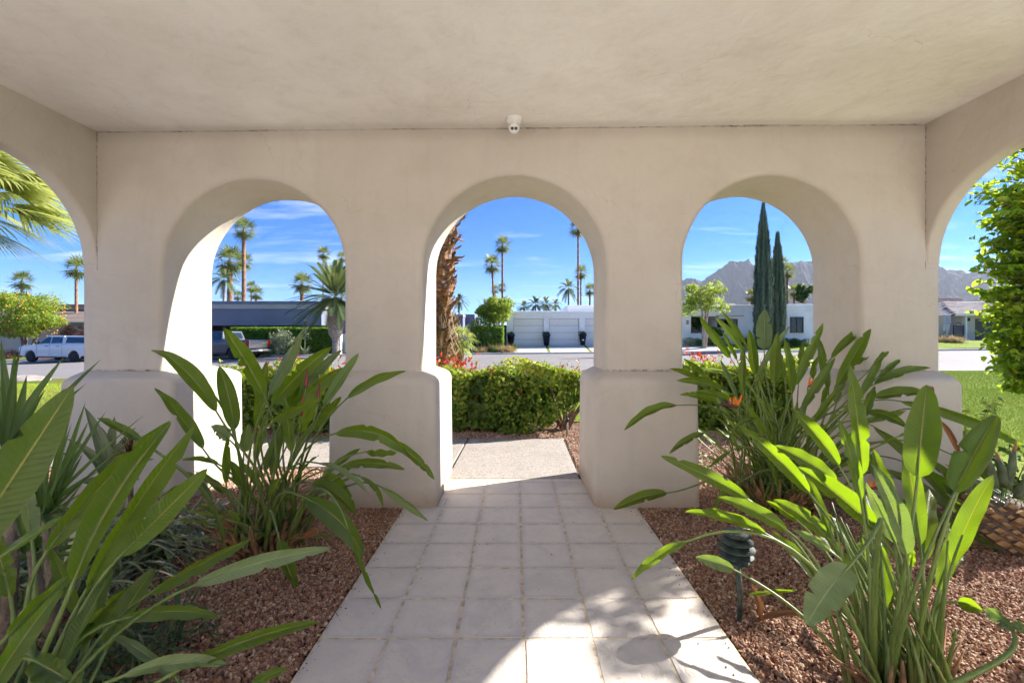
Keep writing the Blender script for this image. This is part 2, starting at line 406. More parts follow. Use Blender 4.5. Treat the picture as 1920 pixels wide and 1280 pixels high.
def sheet(name, mat, xs, yfun, ny, off, **k):
    """ground sheet: columns xs, yfun(x)->(y0,y1)"""
    V = []; F = []; m = len(xs)
    for x in xs:
        y0, y1 = yfun(x)
        for j in range(ny+1):
            y = y0+(y1-y0)*j/ny; V.append((x, y, H(x, y)+(off(x, y) if callable(off) else off)))
    for i in range(m-1):
        for j in range(ny):
            a = i*(ny+1)+j; F.append((a, a+ny+1, a+ny+2, a+1))
    me = bpy.data.meshes.new(name); me.from_pydata(V, [], F); me.polygons.foreach_set('use_smooth', [True]*len(F))
    return lk(name, me, mat, **k)

def mat_gravel_ground(name, cols, scale=60):
    M = Mat(name); p = M.pos()
    v = M.n('ShaderNodeTexVoronoi', {'Scale': scale, 'Vector': p}); v2 = M.n('ShaderNodeTexVoronoi', {'Scale': scale*2.3, 'Vector': p})
    r = M.n('ShaderNodeSeparateColor', {0: v.outputs['Color']}).outputs[0]
    c = M.ramp(r, [(i/(len(cols)-1), (*q, 1)) for i, q in enumerate(cols)])
    c = M.mix(M.n('ShaderNodeMapRange', {0: v.outputs['Distance'], 1: 0.25, 2: 0.6}).outputs[0], c, (*[x*0.35 for x in cols[0]], 1))
    c = M.mix(M.n('ShaderNodeMapRange', {0: M.noise(1.3, 4, vec=p), 1: .45, 2: .7, 4: .4}).outputs[0], c, (*[x*0.6 for x in cols[1]], 1))
    h = M.math('ADD', M.math('MULTIPLY', v.outputs['Distance'], -1.0), M.math('MULTIPLY', v2.outputs['Distance'], -0.4))
    return M.done(M.bsdf(c, 0.85, M.bump(h, 0.9, 0.012), spec=0.3))
GRV = [(0.11, 0.048, 0.026), (0.21, 0.10, 0.055), (0.30, 0.165, 0.10), (0.16, 0.07, 0.04), (0.38, 0.25, 0.17)]
MT['gravel'] = mat_gravel_ground('red_gravel_ground', GRV, 70)
MT['mulch'] = mat_gravel_ground('mulch_ground', [(0.13, 0.062, 0.042), (0.24, 0.13, 0.09), (0.33, 0.21, 0.16), (0.17, 0.08, 0.055)], 45)

def mat_lawn(name, a, b, dry, dryamt=0.3):
    M = Mat(name); p = M.pos()
    n1 = M.noise(0.35, 4, 0.6, p); n2 = M.noise(5, 5, 0.7, p); n3 = M.noise(90, 2, 0.5, p)
    c = M.mix(n2, (*a, 1), (*b, 1))
    c = M.mix(M.n('ShaderNodeMapRange', {0: M.math('ADD', n1, M.math('MULTIPLY', n2, .2)), 1: .52, 2: .78, 4: dryamt}).outputs[0], c, (*dry, 1))
    c = M.mix(M.n('ShaderNodeMapRange', {0: n3, 1: .3, 2: .8, 4: .5}).outputs[0], c, (a[0]*.5, a[1]*.5, a[2]*.5, 1))
    return M.done(M.bsdf(c, 0.9, M.bump(M.math('ADD', n3, n2), .7, .03), spec=.15))
MT['lawn'] = mat_lawn('lawn', (0.17, 0.26, 0.012), (0.26, 0.34, 0.02), (0.34, 0.32, 0.06), .45)
MT['lawn_dry'] = mat_lawn('dry_lawn', (0.11, 0.16, 0.018), (0.18, 0.21, 0.03), (0.33, 0.26, 0.10), .9)

def mat_asphalt():
    M = Mat('pale_asphalt'); p = M.pos()
    n = M.noise(140, 3, .6, p); b = M.noise(0.5, 5, .6, M.n('ShaderNodeMapping', {0: p, 'Scale': (.25, 1.4, 1)}).outputs[0]); m = M.noise(3, 5, .6, p)
    c = M.ramp(n, [(.25, (0.14, 0.125, 0.122, 1)), (.75, (0.27, 0.245, 0.238, 1))])
    c = M.mix(M.n('ShaderNodeMapRange', {0: b, 1: .4, 2: .7, 4: .5}).outputs[0], c, (0.29, 0.27, 0.255, 1))
    c = M.mix(M.n('ShaderNodeMapRange', {0: m, 1: .5, 2: .8, 4: .35}).outputs[0], c, (0.17, 0.165, 0.165, 1))
    return M.done(M.bsdf(c, .85, M.bump(n, .4, .006)))
MT['road'] = mat_asphalt()
def mat_conc(name, c0, agg=0.6):
    M = Mat(name); p = M.pos()
    n = M.noise(120, 2, .6, p); v = M.n('ShaderNodeTexVoronoi', {'Scale': 85, 'Vector': p}); r = M.n('ShaderNodeSeparateColor', {0: v.outputs['Color']}).outputs[0]
    m = M.noise(2.2, 6, .65, p, .5)
    c = M.mix(M.n('ShaderNodeMapRange', {0: r, 1: .72, 2: .8, 4: agg}).outputs[0], (*c0, 1), (c0[0]*.42, c0[1]*.38, c0[2]*.36, 1))
    c = M.mix(M.n('ShaderNodeMapRange', {0: r, 1: .2, 2: .12, 4: agg}).outputs[0], c, (min(1, c0[0]*1.35), min(1, c0[1]*1.33), min(1, c0[2]*1.3), 1))
    c = M.mix(M.n('ShaderNodeMapRange', {0: m, 1: .42, 2: .75, 4: .45}).outputs[0], c, (c0[0]*.68, c0[1]*.65, c0[2]*.6, 1))
    return M.done(M.bsdf(c, .85, M.bump(M.math('ADD', n, v.outputs['Distance']), .4, .004)))
MT['concrete'] = mat_conc('exposed_aggregate_concrete', (0.34, 0.305, 0.27))
MT['kerb'] = mat_conc('kerb_concrete', (0.46, 0.44, 0.42), .3)
MT['bounce_court'] = mat_conc('pale_bounce_paving', (0.80, 0.75, 0.68), .15)
MT['drive'] = mat_conc('driveway_concrete', (0.60, 0.58, 0.54), .2)

def axis(lo, hi, step, far, ratio=1.5):
    a = list(np.arange(lo, hi+1e-6, step)); s = step
    while a[-1] < far: s *= ratio; a.append(a[-1]+s)
    s = step; b = []
    x = lo
    while x > -far: s *= ratio; x -= s; b.append(x)
    return b[::-1]+a
xs = axis(-70, 70, 2, 5200); ys = axis(-4, 62, 1, 5200)
V = [(x, y, (H(x, y) if abs(x) < 100 else H(math.copysign(100, x), y))-.10) for x in xs for y in ys]; ny = len(ys)
F = [(i*ny+j, (i+1)*ny+j, (i+1)*ny+j+1, i*ny+j+1) for i in range(len(xs)-1) for j in range(ny-1)]
me = bpy.data.meshes.new('ground'); me.from_pydata(V, [], F)
lk('ground', me, mat_gravel_ground('desert_ground', [(0.30, 0.22, 0.16), (0.40, 0.31, 0.23), (0.35, 0.26, 0.19)], 20), kind='structure')

lin = lambda a, b, n: list(np.linspace(a, b, n+1))
sheet('road', MT['road'], lin(-75, 80, 155), lambda x: (Yn(x), Yf(x)-.28), 8, 0.0, kind='structure')
# far yards, verge and kerbs
def kerb(name, xs_, yf_, w, hgt):
    m = MB(); n = len(xs_); pr = [(0, -.15), (0.0, hgt-.03), (.03, hgt), (w, hgt), (w, -.15)]
    for x in xs_:
        y = yf_(x); z = H(x, y)
        for a, b in pr: m.v.append((x, y+a, z+b))
    for i in range(n-1):
        for j in range(4):
            a = i*5+j; m.f.append((a, a+5, a+6, a+1))
    return m.obj(name, MT['kerb'], kind='structure')
kerb('far_kerb', lin(-75, 80, 155), lambda x: Yf(x)-.28, .30, .14)
sheet('gutter', MT['kerb'], lin(-75, 80, 155), lambda x: (Yf(x)-.75, Yf(x)-.28), 1, 0.008, kind='structure')
sheet('yard_soil', MT['mulch'], lin(-75, 80, 155), lambda x: (Yf(x)+.02, 60), 24, .03, kind='structure')
sheet('far_lawn', MT['lawn'], lin(15.5, 31.5, 16), lambda x: (Yf(x)+.35, Yf(x)+2.9), 5, .055, kind='structure')
sheet('far_lawn', MT['lawn'], lin(30.5, 60, 30), lambda x: (Yf(x)+1.0, 43.5), 8, .07, kind='structure')
sheet('far_verge', MT['lawn'], lin(-24, -18.6, 6), lambda x: (Yf(x)+.1, Yf(x)+1.0), 3, .055, kind='structure')
sheet('far_lawn', MT['lawn'], lin(-70, -40.5, 20), lambda x: (Yf(x)+.4, Yf(x)+4), 5, .06, kind='structure')
sheet('far_driveway', MT['drive'], lin(11.7, 15.3, 4), lambda x: (Yf(x)+.02, 37), 6, .06, kind='structure')
sheet('far_driveway', MT['drive'], lin(-34, -19.5, 14), lambda x: (Yf(x)+2.2, 42), 6, .06, kind='structure')
# near lawns and beds
sheet('near_lawn', MT['lawn'], lin(-4, 60, 96), lambda x: (7.35 if x < 3.2 else 2.0 if x > 5.0 else 5.2, Yn(x)-.16), 22, .0, kind='structure')
sheet('near_lawn', MT['lawn_dry'], lin(-60, -4.01, 60), lambda x: (7.35, Yn(x)-.16), 16, .0, kind='structure')
sheet('edging_strip', MT['kerb'], lin(-75, 80, 155), lambda x: (Yn(x)-.17, Yn(x)+.01), 1, .02, kind='structure')
def flat(name, mat, x0, x1, y0, y1, z, kind='structure'):
    m = MB(); m.add([(x0, y0, z), (x1, y0, z), (x1, y1, z), (x0, y1, z)], [(0, 1, 2, 3)])
    return m.obj(name, mat, kind=kind)
flat('mulch_bed', MT['mulch'], -12, 5.2, 3.4, 7.36, -.022)
flat('gravel_bed', MT['gravel'], -3.9, -.88, -1.8, 4.2, -.018)
flat('gravel_bed', MT['gravel'], .96, 3.9, -1.8, 4.2, -.018)
sheet('side_paving', MT['concrete'], lin(-14, -3.9, 10), lambda x: (-6, 3.3), 4, -.01, kind='structure')
sheet('bounce_paving', MT['bounce_court'], lin(-14, 14, 14), lambda x: (-14, .88), 6, .006, kind='structure')  # unseen pale paving, added as a reflector to brighten the porch ceiling
sheet('side_lawn', MT['lawn'], lin(4.0, 40, 36), lambda x: (-14, 5.2 if x < 5.2 else 2.01), 8, -.006, kind='structure')

# ------------------------------------------------------------------ concrete walk
def slab(poly, name='concrete_slab'):
    o = lk(name, prism(poly, 'z', -.09, .0).mesh('concrete_slab'), MT['concrete']); fix_normals(o)
    b = o.modifiers.new('bevel', 'BEVEL'); b.width = .008; b.segments = 2; return o
walk = lk('concrete_walk', flat('walk_base', MT['gravel'], -12, .6, 4.85, 6.1, -.03).data, kind='structure')
bpy.data.objects.remove(bpy.data.objects['walk_base'])
for poly in [[(-.672, 4.432), (.625, 4.432), (.64, 6.13), (-.64, 6.13)],
             [(-3.2, 4.83), (-.688, 4.83), (-.655, 6.13), (-3.2, 6.13)], [(-6.2, 4.83), (-3.215, 4.83), (-3.215, 6.13), (-6.2, 6.13)],
             [(-9.2, 4.83), (-6.215, 4.83), (-6.215, 6.13), (-9.2, 6.13)], [(-12, 4.83), (-9.215, 4.83), (-9.215, 6.13), (-12, 6.13)]]:
    slab(poly).parent = walk

# ------------------------------------------------------------------ tiled path
def mat_tile():
    M = Mat('slate_look_tile'); p = M.pos(); o = M.objc(); rnd = M.n('ShaderNodeObjectInfo').outputs['Random']
    n1 = M.noise(3.5, 6, .65, p, 1.0); n2 = M.noise(16, 6, .7, p, 1.5)
    c = M.ramp(n1, [(.3, (0.50, 0.455, 0.42, 1)), (.5, (0.60, 0.545, 0.485, 1)), (.72, (0.68, 0.61, 0.53, 1))])
    c = M.mix(M.math('MULTIPLY', rnd, .45), c, (0.62, 0.55, 0.47, 1))
    c = M.mix(M.n('ShaderNodeMapRange', {0: n2, 1: .52, 2: .8, 4: .3}).outputs[0], c, (0.38, 0.36, 0.355, 1))
    s = M.n('ShaderNodeSeparateXYZ', {0: o}); e = M.math('MAXIMUM', M.math('ABSOLUTE', s.outputs[0]), M.math('ABSOLUTE', s.outputs[1]))
    ee = M.n('ShaderNodeMapRange', {0: M.math('ADD', e, M.math('MULTIPLY', n2, .03)), 1: .13, 2: .172, 4: .40}).outputs[0]
    c = M.mix(ee, c, (0.37, 0.36, 0.38, 1))
    ridg = M.math('ABSOLUTE', M.math('SUBTRACT', M.noise(7, 5, .6, M.n('ShaderNodeVectorMath', {0: p, 1: M.n('ShaderNodeCombineXYZ', {2: M.math('MULTIPLY', rnd, 9.0)}).outputs[0]}, operation='ADD').outputs[0], 1.2), .5))
    h = M.math('ADD', M.math('MULTIPLY', M.n('ShaderNodeMapRange', {0: ridg, 1: 0, 2: .05}).outputs[0], .55), M.math('MULTIPLY', n2, .5))
    return M.done(M.bsdf(c, M.math('ADD', .38, M.math('MULTIPLY', n2, .35)), M.bump(h, .38, .008), spec=.45))
MT['tile'] = mat_tile()
MT['grout'] = simple('sandy_grout', (0.60, 0.50, 0.38), .95, .25, 20, bump=.4)
X0 = -.906; PIT = .3145; PY = .318; Y0 = 2.099
path = MB().box(X0-.006, X0+6*PIT+.006, -1.8, 3.697, -.08, -.0046).box(-.70, .70, 3.697, 4.43, -.08, -.0048).obj('tile_path', MT['grout'], kind='structure')
tm = []
def tile_mesh(w, d, seed):
    m = MB(); n = 4; r = random.Random(seed)
    for j in range(n+1):
        for i in range(n+1):
            jx = r.uniform(-.0022, .0022) if i in (0, n) else 0; jy = r.uniform(-.0022, .0022) if j in (0, n) else 0
            edge = i in (0, n) or j in (0, n)
            m.v.append(((i/n-.5)*w+jx, (j/n-.5)*d+jy, (-.0018 if edge else r.uniform(-.0005, .0005))))
    b = len(m.v)
    for j in range(n):
        for i in range(n):
            a = j*(n+1)+i; m.f.append((a, a+1, a+n+2, a+n+1))
    ring = [i for i in range(n+1)]+[j*(n+1)+n for j in range(1, n+1)]+[n*(n+1)+i for i in range(n-1, -1, -1)]+[j*(n+1) for j in range(n-1, 0, -1)]
    for q in ring: x, y, z = m.v[q]; m.v.append((x*1.005, y*1.005, -.02))
    for k in range(len(ring)): k2 = (k+1) % len(ring); m.f.append((ring[k2], ring[k], b+k, b+k2))
    me = m.mesh('tile', False); me.materials.append(MT['tile']); return me
tms = [tile_mesh(PIT-.017, PY-.017, i) for i in range(5)]
for row in range(-12, 7):
    yy = Y0+row*PY+PY/2
    for c in range(6):
        if row >= 5 and c in (0, 5): continue
        t = lk('tile', random.choice(tms), parent=path, loc=(X0+(c+.5)*PIT+random.uniform(-.001, .001), yy, random.uniform(-.0012, .0012)))
        t.rotation_euler = (random.uniform(-.0025, .0025), random.uniform(-.0025, .0025), random.uniform(-.003, .003))
nm = tile_mesh(.045, PY-.017, 9); nm2 = tile_mesh(PIT-.017, .072, 12)
for row in (5, 6): lk('tile', nm, parent=path, loc=(-.619, Y0+row*PY+PY/2, -.0005))
for c in range(1, 5): lk('tile', nm2, parent=path, loc=(X0+(c+.5)*PIT, 4.375, 0))

# ------------------------------------------------------------------ portico
port = thing('portico', 'cream plastered porch with three rounded arches facing the street and a flat ceiling', 'portico')
def arch(c, r, zs, n=30, wob=.006, seed=0):
    pts = []
    for i in range(n+1):
        a = PI*i/n; rr = r*(1+wob*noise.noise(Vector((i*.35, seed*3.7, 0)))*1.2)
        pts.append((c-r+(r-rr*math.cos(a)), zs+r*math.sin(a)+(rr-r)*math.sin(a)))
    return pts
ARCH = [(-3.01, -1.458, 2.735), (-.788, .770, 2.762), (1.427, 2.949, 2.762)]
YA, YB = 3.85, 4.52
poly = [(-3.69, -.15), (-3.69, 3.22), (3.614, 3.22), (3.614, -.15)]
for k, (a, b, cr) in enumerate(ARCH[::-1]):
    r = (b-a)/2; pts = arch((a+b)/2, r, cr-r, seed=k)
    poly += [(b, -.15)]+pts[::-1][0:]+[(a, -.15)]
w = prism(poly, 'y', YA, YB).obj('arcade_wall', MT['portico'], port); fix_normals(w)
bv = w.modifiers.new('bevel', 'BEVEL'); bv.width = .042; bv.segments = 5; bv.limit_method = 'ANGLE'; bv.angle_limit = math.radians(40)
w.data.polygons.foreach_set('use_smooth', [True]*len(w.data.polygons))
for side, (xa, xb) in enumerate([(-3.688, -3.555), (3.48, 3.612)]):
    poly = [(3.95, 1.98)]
    poly += [(3.95, 3.22), (1.32, 3.22), (1.32, -.15), (2.352, -.15)] + arch(3.10, .748, 1.98, seed=4+side)
    w = prism(poly, 'x', xa, xb).obj('side_wall', MT['portico'], port); fix_normals(w)
    bv = w.modifiers.new('bevel', 'BEVEL'); bv.width = .03; bv.segments = 4; bv.limit_method = 'ANGLE'; bv.angle_limit = math.radians(40)
    w.data.polygons.foreach_set('use_smooth', [True]*len(w.data.polygons))
def pier_base(bx0, bx1, by0, by1, tx0, tx1, ty0, ty1):
    m = MB()
    m.add([(bx0-.012, by0-.012, -.15), (bx1+.012, by0-.012, -.15), (bx1+.012, by1, -.15), (bx0-.012, by1, -.15),
           (bx0, by0, 1.035), (bx1, by0, 1.035), (bx1, by1, 1.035), (bx0, by1, 1.035),
           (tx0, ty0, 1.103), (tx1, ty0, 1.103), (tx1, ty1, 1.103), (tx0, ty1, 1.103)],
          [(0, 3, 2, 1), (0, 1, 5, 4), (1, 2, 6, 5), (2, 3, 7, 6), (3, 0, 4, 7), (4, 5, 9, 8), (5, 6, 10, 9), (6, 7, 11, 10), (7, 4, 8, 11), (8, 9, 10, 11)])
    o = m.obj('pier_base', MT['portico'], port)
    b = o.modifiers.new('bevel', 'BEVEL'); b.width = .05; b.segments = 5; b.limit_method = 'ANGLE'; b.angle_limit = math.radians(20)
    o.data.polygons.foreach_set('use_smooth', [True]*len(o.data.polygons)); return o
for (a, b, c, d) in [(-3.735, -2.80, -3.68, -3.02), (-1.53, -.655, -1.45, -.798), (.655, 1.50, .78, 1.42), (2.83, 3.665, 2.96, 3.605)]:
    pier_base(a, b, 3.70, 4.66, c, d, YA+.005, YB-.005)
for (a, b, c, d) in [(-3.79, -3.45, -3.68, -3.565), (3.375, 3.72, 3.49, 3.605)]:
    pier_base(a, b, 1.22, 2.46, c, d, 1.325, 2.345)
# roof slab whose underside is the ceiling
m = MB(); nx, nyy = 40, 34
for i in range(nx+1):
    for j in range(nyy+1):
        x = -3.70+7.33*i/nx; y = 1.30+3.23*j/nyy
        m.v.append((x, y, 3.155+.0092*x+.010*noise.noise(Vector((x*.9, y*.9, 1)))+.006*noise.noise(Vector((x*2.6, y*2.6, 4)))))
for i in range(nx):
    for j in range(nyy):
        a = i*(nyy+1)+j; m.f.append((a, a+1, a+nyy+2, a+nyy+1))
b = len(m.v); m.v += [(-3.70, 1.3, 3.42), (3.63, 1.3, 3.42), (3.63, 4.53, 3.42), (-3.70, 4.53, 3.42)]
m.f.append((b, b+1, b+2, b+3))
L0 = [i*(nyy+1) for i in range(nx+1)]; L1 = [i*(nyy+1)+nyy for i in range(nx+1)]; S0 = list(range(nyy+1)); S1 = [nx*(nyy+1)+j for j in range(nyy+1)]
m.f += [tuple(L0[::-1])+(b, b+1), tuple(L1)+(b+2, b+3), tuple(S0)+(b+3, b), tuple(S1[::-1])+(b+1, b+2)]
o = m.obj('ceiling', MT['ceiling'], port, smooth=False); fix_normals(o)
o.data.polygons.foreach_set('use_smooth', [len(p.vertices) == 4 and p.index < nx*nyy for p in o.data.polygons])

# unseen house front added behind the camera to bounce sun into the porch
MT['facade'] = stucco('warm_white_plaster', (0.85, 0.80, 0.73), .4, bumps=.2)
hf = thing('bounce_house_front', 'unseen warm white house front added behind the camera to bounce light, with a timber door', 'house', (0, -3.2, 0))
MB().box(-9, -.95, -.35, 0, -.2, 4.2).obj('wall', MT['facade'], hf, bevel=.03); MB().box(.95, 9, -.35, 0, -.2, 4.2).obj('wall', MT['facade'], hf, bevel=.03)
MB().box(-.95, .95, -.35, -.003, 2.5, 4.2).obj('lintel', MT['facade'], hf)
MT['timber'] = simple('timber_door', (0.30, 0.16, 0.08), .5, .3, 6)
for sx in (-1, 1):
    d = MB().box(min(0, sx*.94), max(0, sx*.94), -.28, -.22, .01, 2.49).obj('door', MT['timber'], hf, bevel=.01)
    MB().box(sx*.12-.02, sx*.12+.02, -.22, -.17, .9, 1.3).obj('handle', simple('brass', (0.5, 0.35, 0.12), .3, metal=.9), d)
# security camera on the ceiling
MT['cam_white'] = simple('white_camera_plastic', (0.72, 0.70, 0.65), .35, .04)
MT['lens'] = simple('black_lens', (0.006, 0.006, 0.007), .08)
cx, cy, cz = at(964, 222, 3.68); cz = 3.158
t = thing('security_camera', 'small white turret security camera with two black lenses under the porch ceiling', 'security camera', (cx, cy, cz))
MB().lathe([(.001, .004), (.070, .004), (.072, -.010), (.068, -.022), (.052, -.048), (.040, -.060), (.001, -.062)][::-1], 32).obj('mount', MT['cam_white'], t, smooth=True)
m = MB(); Rr = .047
m.lathe([(max(.0008, Rr*math.sin(a)), -Rr*math.cos(a)) for a in np.linspace(0, PI, 14)], 28)
b = m.obj('ball', MT['cam_white'], t, smooth=True, loc=(0, -.006, -.080))
def disc(name, mat, par, c, r, th, nrm, n=20):
    m = MB(); nrm = Vector(nrm).normalized(); m.tube([Vector(c), Vector(c)+nrm*th], r, n); return m.obj(name, mat, par)
fn = Vector((0, -.86, -.5)).normalized()
disc('face_ring', MT['cam_white'], b, fn*.036, .033, .010, fn, 28)
for sx in (-1, 1): disc('lens', MT['lens'], b, fn*.043+Vector((sx*.0150, 0, 0)), .0130, .006, fn)
m = MB(); m.tube([Vector((math.sin(a)*.040, -.030+.010*abs(math.sin(a)), .022*math.cos(a)+.006)) for a in np.linspace(-1.25, 1.25, 12)], .0035, 6); m.obj('hood', MT['bronze'], b)

# cast pagoda path light
MT['verdigris'] = simple('verdigris_metal', (0.055, 0.078, 0.066), .55, .45, 30, bump=.3)
t = thing('path_light', 'green weathered tiered pagoda path light standing in the gravel beside the tiles', 'path light', (1.105, 2.24, 0))
lz = .30
MB().tube([(0, .0, -.08), (.004, .0, .12), (-.012, 0, .30)], .0125, 12).obj('post', MT['verdigris'], t, smooth=True)
for k, (r, z) in enumerate([(.058, .292), (.080, .322), (.088, .358), (.078, .392)]):
    MB().lathe([(.012, z+.004), (r*.55, z+.002), (r*.96, z-.010), (r, z-.009), (r*.96, z-.005), (r*.55, z+.009), (.012, z+.012)], 28, (-.014, 0, 0)).obj('louvre', MT['verdigris'], t, smooth=True)
MB().lathe([(.024, .285), (.018, .30), (.018, .42), (.020, .425)], 18, (-.014, 0, 0)).obj('stem', MT['verdigris'], t, smooth=True)
MB().lathe([(.062, .414), (.066, .417), (.050, .432), (.020, .442), (.004, .446)], 24, (-.014, 0, 0)).obj('cap', MT['verdigris'], t, smooth=True)
m = MB()
for a in (0, 2.1, 4.2): m.tube([(-.014+.045*math.cos(a), .045*math.sin(a), .305), (-.014+.045*math.cos(a), .045*math.sin(a), .395)], .003, 6)
m.obj('strut', MT['verdigris'], t, kind='stuff')
# irrigation riser by the hedge
t = thing('irrigation_riser', 'thin dark irrigation riser standing in the mulch in front of the hedge', 'sprinkler', (.72, 6.35, 0))
MB().tube([(0, 0, -.05), (0, 0, .19)], .016, 10).obj('pipe', MT['palm_grey'], t, smooth=True)
MB().lathe([(.024, .19), (.028, .20), (.026, .235), (.012, .245)], 14).obj('nozzle', MT['iron'], t, smooth=True)

# ------------------------------------------------------------------ gravel and grass (nobody could count them)
def gn_scatter(name, mat, x0, x1, y0, y1, z, dens, kind_, smin, smax, seed=0, hfun=False, lawnfun=None):
    if lawnfun is None:
        me = MB(); me.add([(x0, y0, z), (x1, y0, z), (x1, y1, z), (x0, y1, z)], [(0, 1, 2, 3)]); me = me.mesh(name)
    else: me = lawnfun
    o = lk(name, me, mat, kind='stuff')
    g = bpy.data.node_groups.new(name, 'GeometryNodeTree')
    g.interface.new_socket('Geometry', in_out='INPUT', socket_type='NodeSocketGeometry'); g.interface.new_socket('Geometry', in_out='OUTPUT', socket_type='NodeSocketGeometry')
    n = g.nodes.new; l = g.links.new
    gi = n('NodeGroupInput'); go = n('NodeGroupOutput')
    d = n('GeometryNodeDistributePointsOnFaces'); d.inputs['Density'].default_value = dens; d.inputs['Seed'].default_value = seed
    l(gi.outputs[0], d.inputs['Mesh'])
    if kind_ == 'stone':
        ic = n('GeometryNodeMeshIcoSphere'); ic.inputs['Radius'].default_value = 1; ic.inputs['Subdivisions'].default_value = 1
        sp = n('GeometryNodeSetPosition'); l(ic.outputs[0], sp.inputs['Geometry'])
        rv = n('FunctionNodeRandomValue'); rv.data_type = 'FLOAT_VECTOR'; rv.inputs[0].default_value = (-.28, -.28, -.28); rv.inputs[1].default_value = (.28, .28, .28)
        l(rv.outputs[0], sp.inputs['Offset']); src = sp.outputs[0]
    else:
        co = n('GeometryNodeMeshCone'); co.inputs['Vertices'].default_value = 3; co.inputs['Radius Top'].default_value = 0; co.inputs['Radius Bottom'].default_value = .055; co.inputs['Depth'].default_value = 1
        co.fill_type = 'NONE'; src = co.outputs[0]
    sm = n('GeometryNodeSetMaterial'); sm.inputs['Material'].default_value = mat; l(src, sm.inputs['Geometry'])
    ip = n('GeometryNodeInstanceOnPoints'); l(d.outputs['Points'], ip.inputs['Points']); l(sm.outputs[0], ip.inputs['Instance'])
    rr = n('FunctionNodeRandomValue'); rr.data_type = 'FLOAT_VECTOR'
    if kind_ == 'stone': rr.inputs[0].default_value = (0, 0, 0); rr.inputs[1].default_value = (6.28, 6.28, 6.28)
    else: rr.inputs[0].default_value = (-.9, -.9, 0); rr.inputs[1].default_value = (.9, .9, 6.28)
    rr.inputs['Seed'].default_value = 3; l(rr.outputs[0], ip.inputs['Rotation'])
    rs = n('FunctionNodeRandomValue'); rs.data_type = 'FLOAT_VECTOR'; rs.inputs['Seed'].default_value = 5
    if kind_ == 'stone': rs.inputs[0].default_value = (smin, smin, smin*.6); rs.inputs[1].default_value = (smax, smax*.8, smax*.7)
    else: rs.inputs[0].default_value = (smin, smin, smin); rs.inputs[1].default_value = (smax, smax, smax)
    l(rs.outputs[0], ip.inputs['Scale'])
    l(ip.outputs[0], go.inputs[0])
    md = o.modifiers.new('scatter', 'NODES'); md.node_group = g
    return o
def mat_stone(name, cols):
    M = Mat(name); r = M.n('ShaderNodeObjectInfo').outputs['Random']
    c = M.ramp(r, [(i/(len(cols)-1), (*q, 1)) for i, q in enumerate(cols)])
    return M.done(M.bsdf(c, .75, spec=.35))
MT['stone'] = mat_stone('red_gravel_stone', [(0.10, 0.042, 0.024), (0.26, 0.115, 0.06), (0.40, 0.235, 0.14), (0.15, 0.062, 0.036), (0.55, 0.40, 0.29), (0.21, 0.095, 0.055), (.33, .19, .12), (.12, .075, .06)])
gn_scatter('gravel', MT['stone'], -3.85, -.925, .9, 4.1, -.010, 9500, 'stone', .0040, .0165, 1)
gn_scatter('gravel', MT['stone'], 1.0, 3.85, .9, 4.1, -.010, 9500, 'stone', .0040, .0165, 2)
MT['stone2'] = mat_stone('mulch_chip', [(0.18, 0.09, 0.055), (0.34, 0.20, 0.13), (0.46, 0.32, 0.23), (0.24, 0.12, 0.08), (.55, .42, .33)])
gn_scatter('mulch_chips', MT['stone2'], -5.5, -.7, 4.1, 4.80, -.016, 3500, 'stone', .007, .02, 3)
gn_scatter('mulch_chips', MT['stone2'], .665, 5.1, 4.1, 7.3, -.016, 2800, 'stone', .007, .02, 4)
gn_scatter('mulch_chips', MT['stone2'], -6.5, .665, 6.16, 7.3, -.016, 2500, 'stone', .007, .02, 5)
MT['blade'] = mat_stone('grass_blade', [(0.22, 0.34, 0.015), (0.34, 0.44, 0.025), (0.42, 0.48, 0.045), (0.28, 0.38, 0.02)])
def near_lawn_me(x0, x1, y0, y1, nx=30, ny_=20):
    m = MB()
    for i in range(nx+1):
        for j in range(ny_+1): x = x0+(x1-x0)*i/nx; y = y0+(y1-y0)*j/ny_; m.v.append((x, y, H(x, y)+.005))
    for i in range(nx):
        for j in range(ny_): a = i*(ny_+1)+j; m.f.append((a, a+ny_+1, a+ny_+2, a+1))
    return m.mesh('grass')
gn_scatter('grass', MT['blade'], 0, 0, 0, 0, 0, 1500, 'grass', .03, .06, 6, lawnfun=near_lawn_me(4.3, 16, 5.25, 12))
gn_scatter('grass', MT['blade'], 0, 0, 0, 0, 0, 700, 'grass', .035, .07, 7, lawnfun=near_lawn_me(5, 24, 12, 18.6))
gn_scatter('grass', MT['blade'], 0, 0, 0, 0, 0, 700, 'grass', .03, .06, 8, lawnfun=near_lawn_me(-3, 4.3, 7.4, 14))
gn_scatter('grass', MT['blade'], 0, 0, 0, 0, 0, 500, 'grass', .03, .06, 9, lawnfun=near_lawn_me(-17, -4, 7.4, 15.5))
# ------------------------------------------------------------------ houses across the street
def boxpart(name, mat, par, x0, x1, y0, y1, z0, z1, bevel=0.02):
    cx, cy = (x0+x1)/2, (y0+y1)/2
    pl = par.matrix_world.translation if False else Vector(par.location)
    q = par
    off = Vector((0, 0, 0))
    while q is not None: off += Vector(q.location); q = q.parent
    m = MB().box(x0-cx, x1-cx, y0-cy, y1-cy, z0, z1)
    return m.obj(name, mat, par, bevel=bevel, loc=(cx-off.x, cy-off.y, -off.z))

